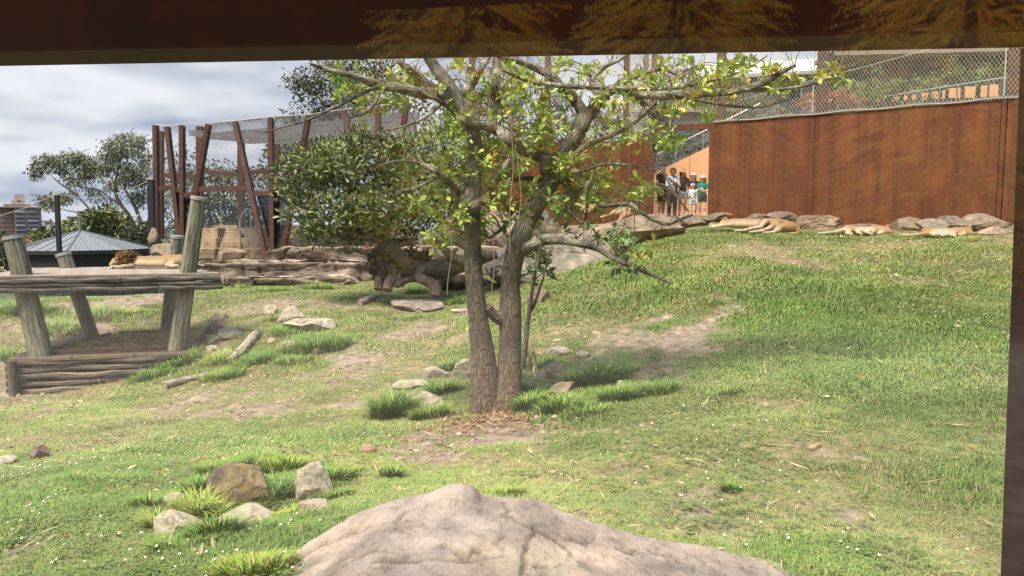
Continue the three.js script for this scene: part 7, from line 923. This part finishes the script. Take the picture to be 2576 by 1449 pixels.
{ const rng = RNG(51), k = [[1040, 1105, 95, -4], [1180, 1078, 80, -30], [1085, 1108, 60, 3], [1270, 1095, 70, 6], [1500, 1125, 60, -20], [860, 1150, 50, 10], [1000, 1160, 60, -4], [1420, 1075, 50, -14], [1960, 1125, 120, 4], [1720, 955, 70, -20], [1660, 935, 60, 26], [1550, 880, 60, -14], [2050, 1100, 50, 8], [770, 1140, 40, 16], [1480, 1240, 40, 8], [900, 1092, 80, 6], [1120, 1125, 40, 24], [640, 960, 50, -18], [1840, 860, 60, -30], [1790, 905, 50, 10]]; const lab = ['forked grey', 'thin curved brown', 'short pale', 'long straight straw coloured', 'crooked brown'], where = ['left of the tree on the bare soil', 'pointing at the foot of the big tree', 'left of the leaf litter, nearest the egg stone', 'in front of the big tree', 'right of the tree on the lower slope', 'beside the egg shaped stone', 'below the egg shaped stone', 'right of the leaf litter', 'lying alone on the middle of the right slope', 'on the bare slope right of the tall grass', 'at the edge of the tall grass right of the tree', 'above the tall grass right of the tree', 'low on the right slope', 'above the stone ring', 'above the foreground boulder\'s crest', 'on the soil above the egg shaped stone', 'just under the small white stone', 'below the upper driftwood log', 'on the bare part of the right slope, highest up', 'on the bare part of the right slope, middle'];
  k.forEach(([x, y, L, a], i) => { const p = []; for (let j = 0; j < 4; j++) { const t = j / 3 - .5, g = gp(x + t * L * cos(a * PI / 180), y + t * L * sin(a * PI / 180) + (rng() - .5) * 5); p.push(g.add(V(0, .025, 0))); } solo('stick', tube(p, [.006, .007, .006, .004], 6, { step: .05, rough: .3, freq: 20 }), mat([.22 + rng() * .14, .16 + rng() * .1, .10 + rng() * .07]), `${lab[i % 5]} stick ${where[i]}`, 'stick', 'sticks lying on the slope'); }); }
// ---------------------------------------------------------------- grass tufts, litter, clover
const tuftMat = mat('#ffffff', { vertexColors: true, roughness: .65, side: THREE.DoubleSide });
function tuftGeo(rng, n, R, h, tone, elong = 1, lean = .8) {
  const p = [], idx = [], c = [], nn = [];
  for (let i = 0; i < n; i++) {
    const a = rng() * 2 * PI, q = sqrt(rng()) * R, x = cos(a) * q * elong, z = sin(a) * q, dir = a + (rng() - .5) * 3.2, hh = h * (.3 + rng() * .9) * (1.15 - .5 * q / R) * (.6 + .8 * noise(x * 6, z * 6, n)), ln = lean * hh * (.25 + rng() * .9), w = (.0028 + rng() * .0026) * (1 + h), cx = cos(dir), sz = sin(dir), b = p.length / 3, v = .7 + rng() * .6, dry = rng() < .1; const bx = -sz * w, bz = cx * w;
    for (const [t, k] of [[0, 1], [.4, .9], [.75, .6]]) { const o = ln * t * t * 1.1, y = hh * (t - .28 * lean * t * t); p.push(x + cx * o - bx * k, y - .02, z + sz * o - bz * k, x + cx * o + bx * k, y - .02, z + sz * o + bz * k); } p.push(x + cx * ln * 1.15, hh * (1 - .42 * lean), z + sz * ln * 1.15);
    idx.push(b, b + 1, b + 2, b + 1, b + 3, b + 2, b + 2, b + 3, b + 4, b + 3, b + 5, b + 4, b + 4, b + 5, b + 6);
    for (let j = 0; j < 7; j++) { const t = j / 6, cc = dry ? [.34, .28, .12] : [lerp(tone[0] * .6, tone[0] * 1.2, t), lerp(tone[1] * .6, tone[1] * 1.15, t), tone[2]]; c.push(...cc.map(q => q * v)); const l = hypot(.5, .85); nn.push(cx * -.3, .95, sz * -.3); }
  }
  return G(p, nn, null, idx, c);
}
{
  const rng = RNG(91), GRN = [.125, .245, .036], YGN = [.22, .32, .045], DGN = [.105, .215, .036];
  const list = [[560, 1190, 60, .3, GRN, 500, 'bright grass left end of the bank behind the stone ring'], [850, 1250, 40, .2, GRN, 300, 'low grass between the stone ring and the boulder'], [760, 1340, 60, .2, GRN, 400, 'grass below the pinkish flat stone'], [540, 1350, 60, .26, GRN, 460, 'grass between the ribbed white stone and the long curved one'], [380, 1270, 50, .22, GRN, 360, 'grass left of the small ribbed stone'], [1650, 985, 60, .2, GRN, 360, 'grass fringe at the right end of the tall clump'], [1300, 985, 24, .26, DGN, 160, 'dark grass between the trunk and the sapling'], [790, 868, 95, .34, DGN, 900, 'thick arching grass tuft under the long pale slab'], [720, 835, 40, .26, GRN, 300, 'grass tuft between the pitted boulder and the slab'], [700, 800, 40, .22, GRN, 260, 'grass tuft left of the pitted boulder'], [500, 845, 30, .3, DGN, 220, 'dark grass tuft left of the stone heap'], [640, 905, 60, .26, DGN, 420, 'dark grass under the upper driftwood log'], [740, 905, 50, .2, GRN, 300, 'bright grass below the yellowish stone'], [560, 945, 60, .24, GRN, 420, 'grass tuft between the two driftwood logs'], [450, 915, 50, .36, GRN, 420, 'tall grass growing over the right end of the log crib'], [330, 905, 40, .18, GRN, 160, 'grass hanging over the top log of the crib'], [380, 950, 60, .3, DGN, 380, 'grass against the lower logs of the crib'], [560, 905, 50, .3, YGN, 300, 'yellowish grass right of the log crib'],
    [985, 1040, 50, .36, GRN, 520, 'long grass tuft left of the large cracked stone'], [1080, 1050, 50, .3, GRN, 420, 'grass in front of the large cracked stone'], [1110, 985, 50, .3, DGN, 420, 'dark grass between the pale stones left of the tree'], [1125, 930, 30, .26, GRN, 200, 'grass tuft beside the upright whitish stone'], [1335, 1030, 36, .42, GRN, 420, 'long drooping grass against the right side of the big tree'], [1360, 920, 36, .3, DGN, 220, 'grass under the flat topped grey stone'], [1500, 960, 80, .42, DGN, 900, 'tall dark grass clump right of the big tree'], [1420, 1030, 70, .28, GRN, 600, 'spreading grass below the tall clump right of the tree'], [1560, 1000, 60, .28, GRN, 500, 'right end of the tall grass, around the hidden pale stone'], [1560, 930, 50, .22, YGN, 300, 'yellowing grass at the top right of the tall clump'], [1470, 1040, 60, .2, GRN, 400, 'low bright grass at the foot of the tall clump'],
    [640, 1170, 110, .3, GRN, 1100, 'bright grass bank behind the stone ring'], [730, 1180, 70, .3, YGN, 600, 'yellow green grass right of the grass bank'], [520, 1225, 60, .3, GRN, 500, 'grass left of the mossy stone'], [500, 1290, 60, .26, YGN, 520, 'lime green grass inside the left of the stone ring'], [400, 1330, 34, .34, YGN, 260, 'grass tuft at the far left of the ring, beside the ribbed white stone'], [700, 1240, 50, .26, DGN, 380, 'dark grass hanging beside the mossy stone'], [730, 1300, 50, .24, YGN, 420, 'yellow grass in front of the pale block'], [840, 1200, 50, .22, GRN, 360, 'grass right of the pale block'], [985, 1200, 22, .2, DGN, 140, 'small wispy tuft above the foreground boulder'], [895, 1185, 24, .18, YGN, 130, 'thin pale tuft right of the stone ring'], [600, 1345, 120, .2, DGN, 900, 'grass below the long curved stone'], [470, 1380, 90, .22, GRN, 700, 'long grass below the ribbed white stone'], [640, 1430, 120, .2, YGN, 800, 'lime grass at the bottom edge left of the boulder'],
    [1830, 990, 40, .14, DGN, 160, 'dark tuft on the middle of the right slope'], [1840, 1235, 24, .14, DGN, 120, 'small dark tuft right of the foreground boulder\'s crest'], [1270, 1240, 50, .12, YGN, 260, 'yellowish grass behind the notch in the boulder'], [800, 722, 40, .3, GRN, 240, 'grass at the foot of the lowest ledge, right'], [690, 728, 50, .24, GRN, 240, 'grass at the foot of the lowest ledge, middle'], [600, 722, 40, .2, YGN, 200, 'yellowish grass at the foot of the lowest ledge, left'], [1045, 735, 30, .3, DGN, 200, 'dark grass under the arching root'], [1150, 760, 40, .22, GRN, 200, 'grass right of the flat pinkish slab'], [1020, 795, 70, .14, GRN, 300, 'grass along the front of the flat pinkish slab'], [250, 790, 60, .34, GRN, 360, 'tall grass seen under the platform, left'], [330, 785, 40, .22, YGN, 240, 'pale grass seen under the platform, middle'], [60, 780, 60, .5, DGN, 420, 'tall dark grass left of the platform\'s front post'], [160, 830, 50, .4, GRN, 300, 'tall grass behind the platform\'s front left post'], [30, 900, 40, .4, DGN, 260, 'dark grass at the left edge beside the crib'], [1700, 640, 60, .16, DGN, 260, 'dark grass at the foot of the long brown rock'], [2105, 590, 30, .22, DGN, 160, 'dark grass tuft between the curled lioness and the belly up one'], [2440, 600, 50, .14, YGN, 240, 'pale grass under the rightmost lioness\'s head'], [600, 1275, 56, .12, DGN, 0, 'dark leafy hollow inside the stone ring'], [660, 1268, 60, .16, DGN, 500, 'dark weeds in the hollow of the stone ring']];
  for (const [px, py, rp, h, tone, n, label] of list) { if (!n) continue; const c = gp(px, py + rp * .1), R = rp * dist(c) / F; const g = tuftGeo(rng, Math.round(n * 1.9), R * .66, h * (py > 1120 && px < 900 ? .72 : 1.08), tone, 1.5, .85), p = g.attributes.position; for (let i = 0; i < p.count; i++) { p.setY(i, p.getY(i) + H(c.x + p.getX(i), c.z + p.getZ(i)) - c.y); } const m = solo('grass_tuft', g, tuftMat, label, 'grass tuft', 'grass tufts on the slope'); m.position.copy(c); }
  // clover: flat leaflets and white heads
  const leafC = (() => { const s = leafShape(.012, .011, .1, .6), o = foliage(), r = RNG(2); for (let k = 0; k < 9; k++) { const a = r() * 6.3, q = .06 * sqrt(r()), y = .012 + r() * .03; for (let j = 0; j < 3; j++) { const b = j * 2.1 + r(); addLeaf(o, s, dirMatrix(V(cos(a) * q, y, sin(a) * q), V(cos(b), .15, sin(b)), 0, 1), [1, 1, 1]); } } const g = folGeo(o); g.deleteAttribute('color'); return g; })();
  const top = new THREE.Group(); top.name = 'clover'; tag(top, 'low clover with small white flower heads scattered over the slope', 'clover', null, 'stuff'); scene.add(top);
  const inst = (name, geo, m, list) => { const im = shadows(new THREE.InstancedMesh(geo, m, list.length)), mm = new THREE.Matrix4(), q = new THREE.Quaternion(), cc = new THREE.Color(); list.forEach((o, i) => { q.setFromAxisAngle(UPV, o.r || 0); mm.compose(o.p, q, V(o.s, o.s, o.s)); im.setMatrixAt(i, mm); if (o.c) im.setColorAt(i, cc.setRGB(...o.c)); }); im.name = name; im.userData.kind = 'stuff'; top.add(im); };
  const lv = [], fl = []; for (let k = 0; k < 90000; k++) { const d = sqrt(lerp(9, 500, pow(rng(), 1.5))), x = (rng() * 2 - 1) * (.74 * d + .3), z = -d; if (x > 13.5 || z < -21.5) continue; const f = field(CLOVER, x, z) * (0.5 + fbm(x * 1.5, z * 1.5, 20, 3)); if (OBST.some(o => (x - o.x) ** 2 + (z - o.z) ** 2 < o.r * o.r)) continue; const y = H(x, z); if (rng() < f * .7 && d < 14) { const v = .7 + rng() * .6; lv.push({ p: V(x, y, z), s: .8 + rng() * .6, r: rng() * 6, c: [.12 * v, .19 * v, .042 * v] }); } if (rng() < f * .11 * smooth(.35, .6, fbm(x * 2.2, z * 2.2, 31, 3))) fl.push({ p: V(x, y + .05 + rng() * .03, z), s: .8 + rng() * .6 }); }
  inst('clover_leaves', leafC, bladeMat, lv); const ball = new THREE.IcosahedronGeometry(.0085, 1); ball.scale(1, .85, 1); inst('flower_heads', ball, mat([.62, .60, .48], { roughness: .9 }), fl);
  // leaf litter round the big tree, and dead leaves and straw elsewhere
  const lit = foliage(), ls = leafShape(.07, .022, .3, .5), stw = leafShape(.13, .006, 0, .5); for (let k = 0; k < 3400; k++) { const a = rng() * 2 * PI, r = abs(rng() + rng() + rng() - 1.5) * 1.35, x = MULCH.x + cos(a) * r, z = MULCH.z + .1 + sin(a) * r * .9, v = .6 + rng() * .8; addLeaf(lit, rng() < .5 ? ls : stw, dirMatrix(V(x, H(x, z) + .01 + rng() * .025, z), V(rng() - .5, (rng() - .5) * .3, rng() - .5), rng() * 6, .7 + rng() * .6), [.28, .17, .10].map((q, i) => q * v * (rng() < .15 ? 1.6 : 1))); } tag(part('leaf_litter', folGeo(lit), M.leaf, scene), 'reddish brown leaf litter around the foot of the big tree', 'leaf litter', null, 'stuff');
  const sc = foliage(); for (let k = 0; k < 15000; k++) { const d = sqrt(lerp(9, 420, rng())), x = (rng() * 2 - 1) * (.74 * d + .3), z = -d, kc = cover(x, z); if (x > 13 || rng() > .08 + kc.dry * .5 + kc.dirt * .45 + kc.thin * .35) continue; const v = .6 + rng() * .7; addLeaf(sc, rng() < .15 ? ls : stw, dirMatrix(V(x, H(x, z) + .02 + rng() * .03, z), V(rng() - .5, (rng() - .5) * .4, rng() - .5), rng() * 6, .7 + rng()), [.42 * v, .34 * v, .19 * v]); } tag(part('dry_straw', folGeo(sc), M.leaf, scene), 'dry straw and dead leaves strewn over the bare patches', 'straw', null, 'stuff');
  { const cl = []; for (let k = 0; k < 16000; k++) { const d = sqrt(lerp(12, 460, rng())), x = (rng() * 2 - 1) * (.74 * d + .3), z = -d, kc = cover(x, z); if (x > 13 || rng() > kc.dirt * .9 + kc.thin * .12) continue; const s = (.4 + pow(rng(), 4) * 2.2) * (d > 12 ? 1.3 : 1), v = .6 + rng() * .6; cl.push({ p: V(x, H(x, z), z), s, r: rng() * 6, c: [.30 * v, .23 * v, .18 * v] }); } const g = new THREE.IcosahedronGeometry(.018, 0), im = shadows(new THREE.InstancedMesh(g, mat('#fff', { roughness: 1 }), cl.length)), mm = new THREE.Matrix4(), q = new THREE.Quaternion(), cc = new THREE.Color(); cl.forEach((o, i) => { q.setFromEuler(new THREE.Euler(o.r, o.r * 2, 0)); mm.compose(o.p, q, V(o.s, o.s * .6, o.s * 1.2)); im.setMatrixAt(i, mm); im.setColorAt(i, cc.setRGB(...o.c)); }); im.name = 'soil_crumbs'; tag(im, 'crumbs of bare soil on the worn patches', 'soil', null, 'stuff'); scene.add(im); }
  for (const [px, py, l] of [[540, 1400, 'curled white dead leaf on the grass below the stone ring, left of two'], [575, 1388, 'pale dead leaf standing in the grass below the stone ring'], [497, 1420, 'pale sickle shaped dead leaf near the bottom edge']]) { const c = gp(px, py), g = G(leafShape(.11, .03, .6, .5).p, null, null, leafShape(.11, .03, .6, .5).i); g.applyMatrix4(dirMatrix(c.add(V(0, .03, 0)), V(rng() - .5, .8, rng() - .2), rng() * 3, 1)); solo('dead_leaf', g, mat([.55, .47, .36], { side: THREE.DoubleSide }), l, 'leaf'); }
}
scene.userData.grass();
renderer.render(scene, camera);
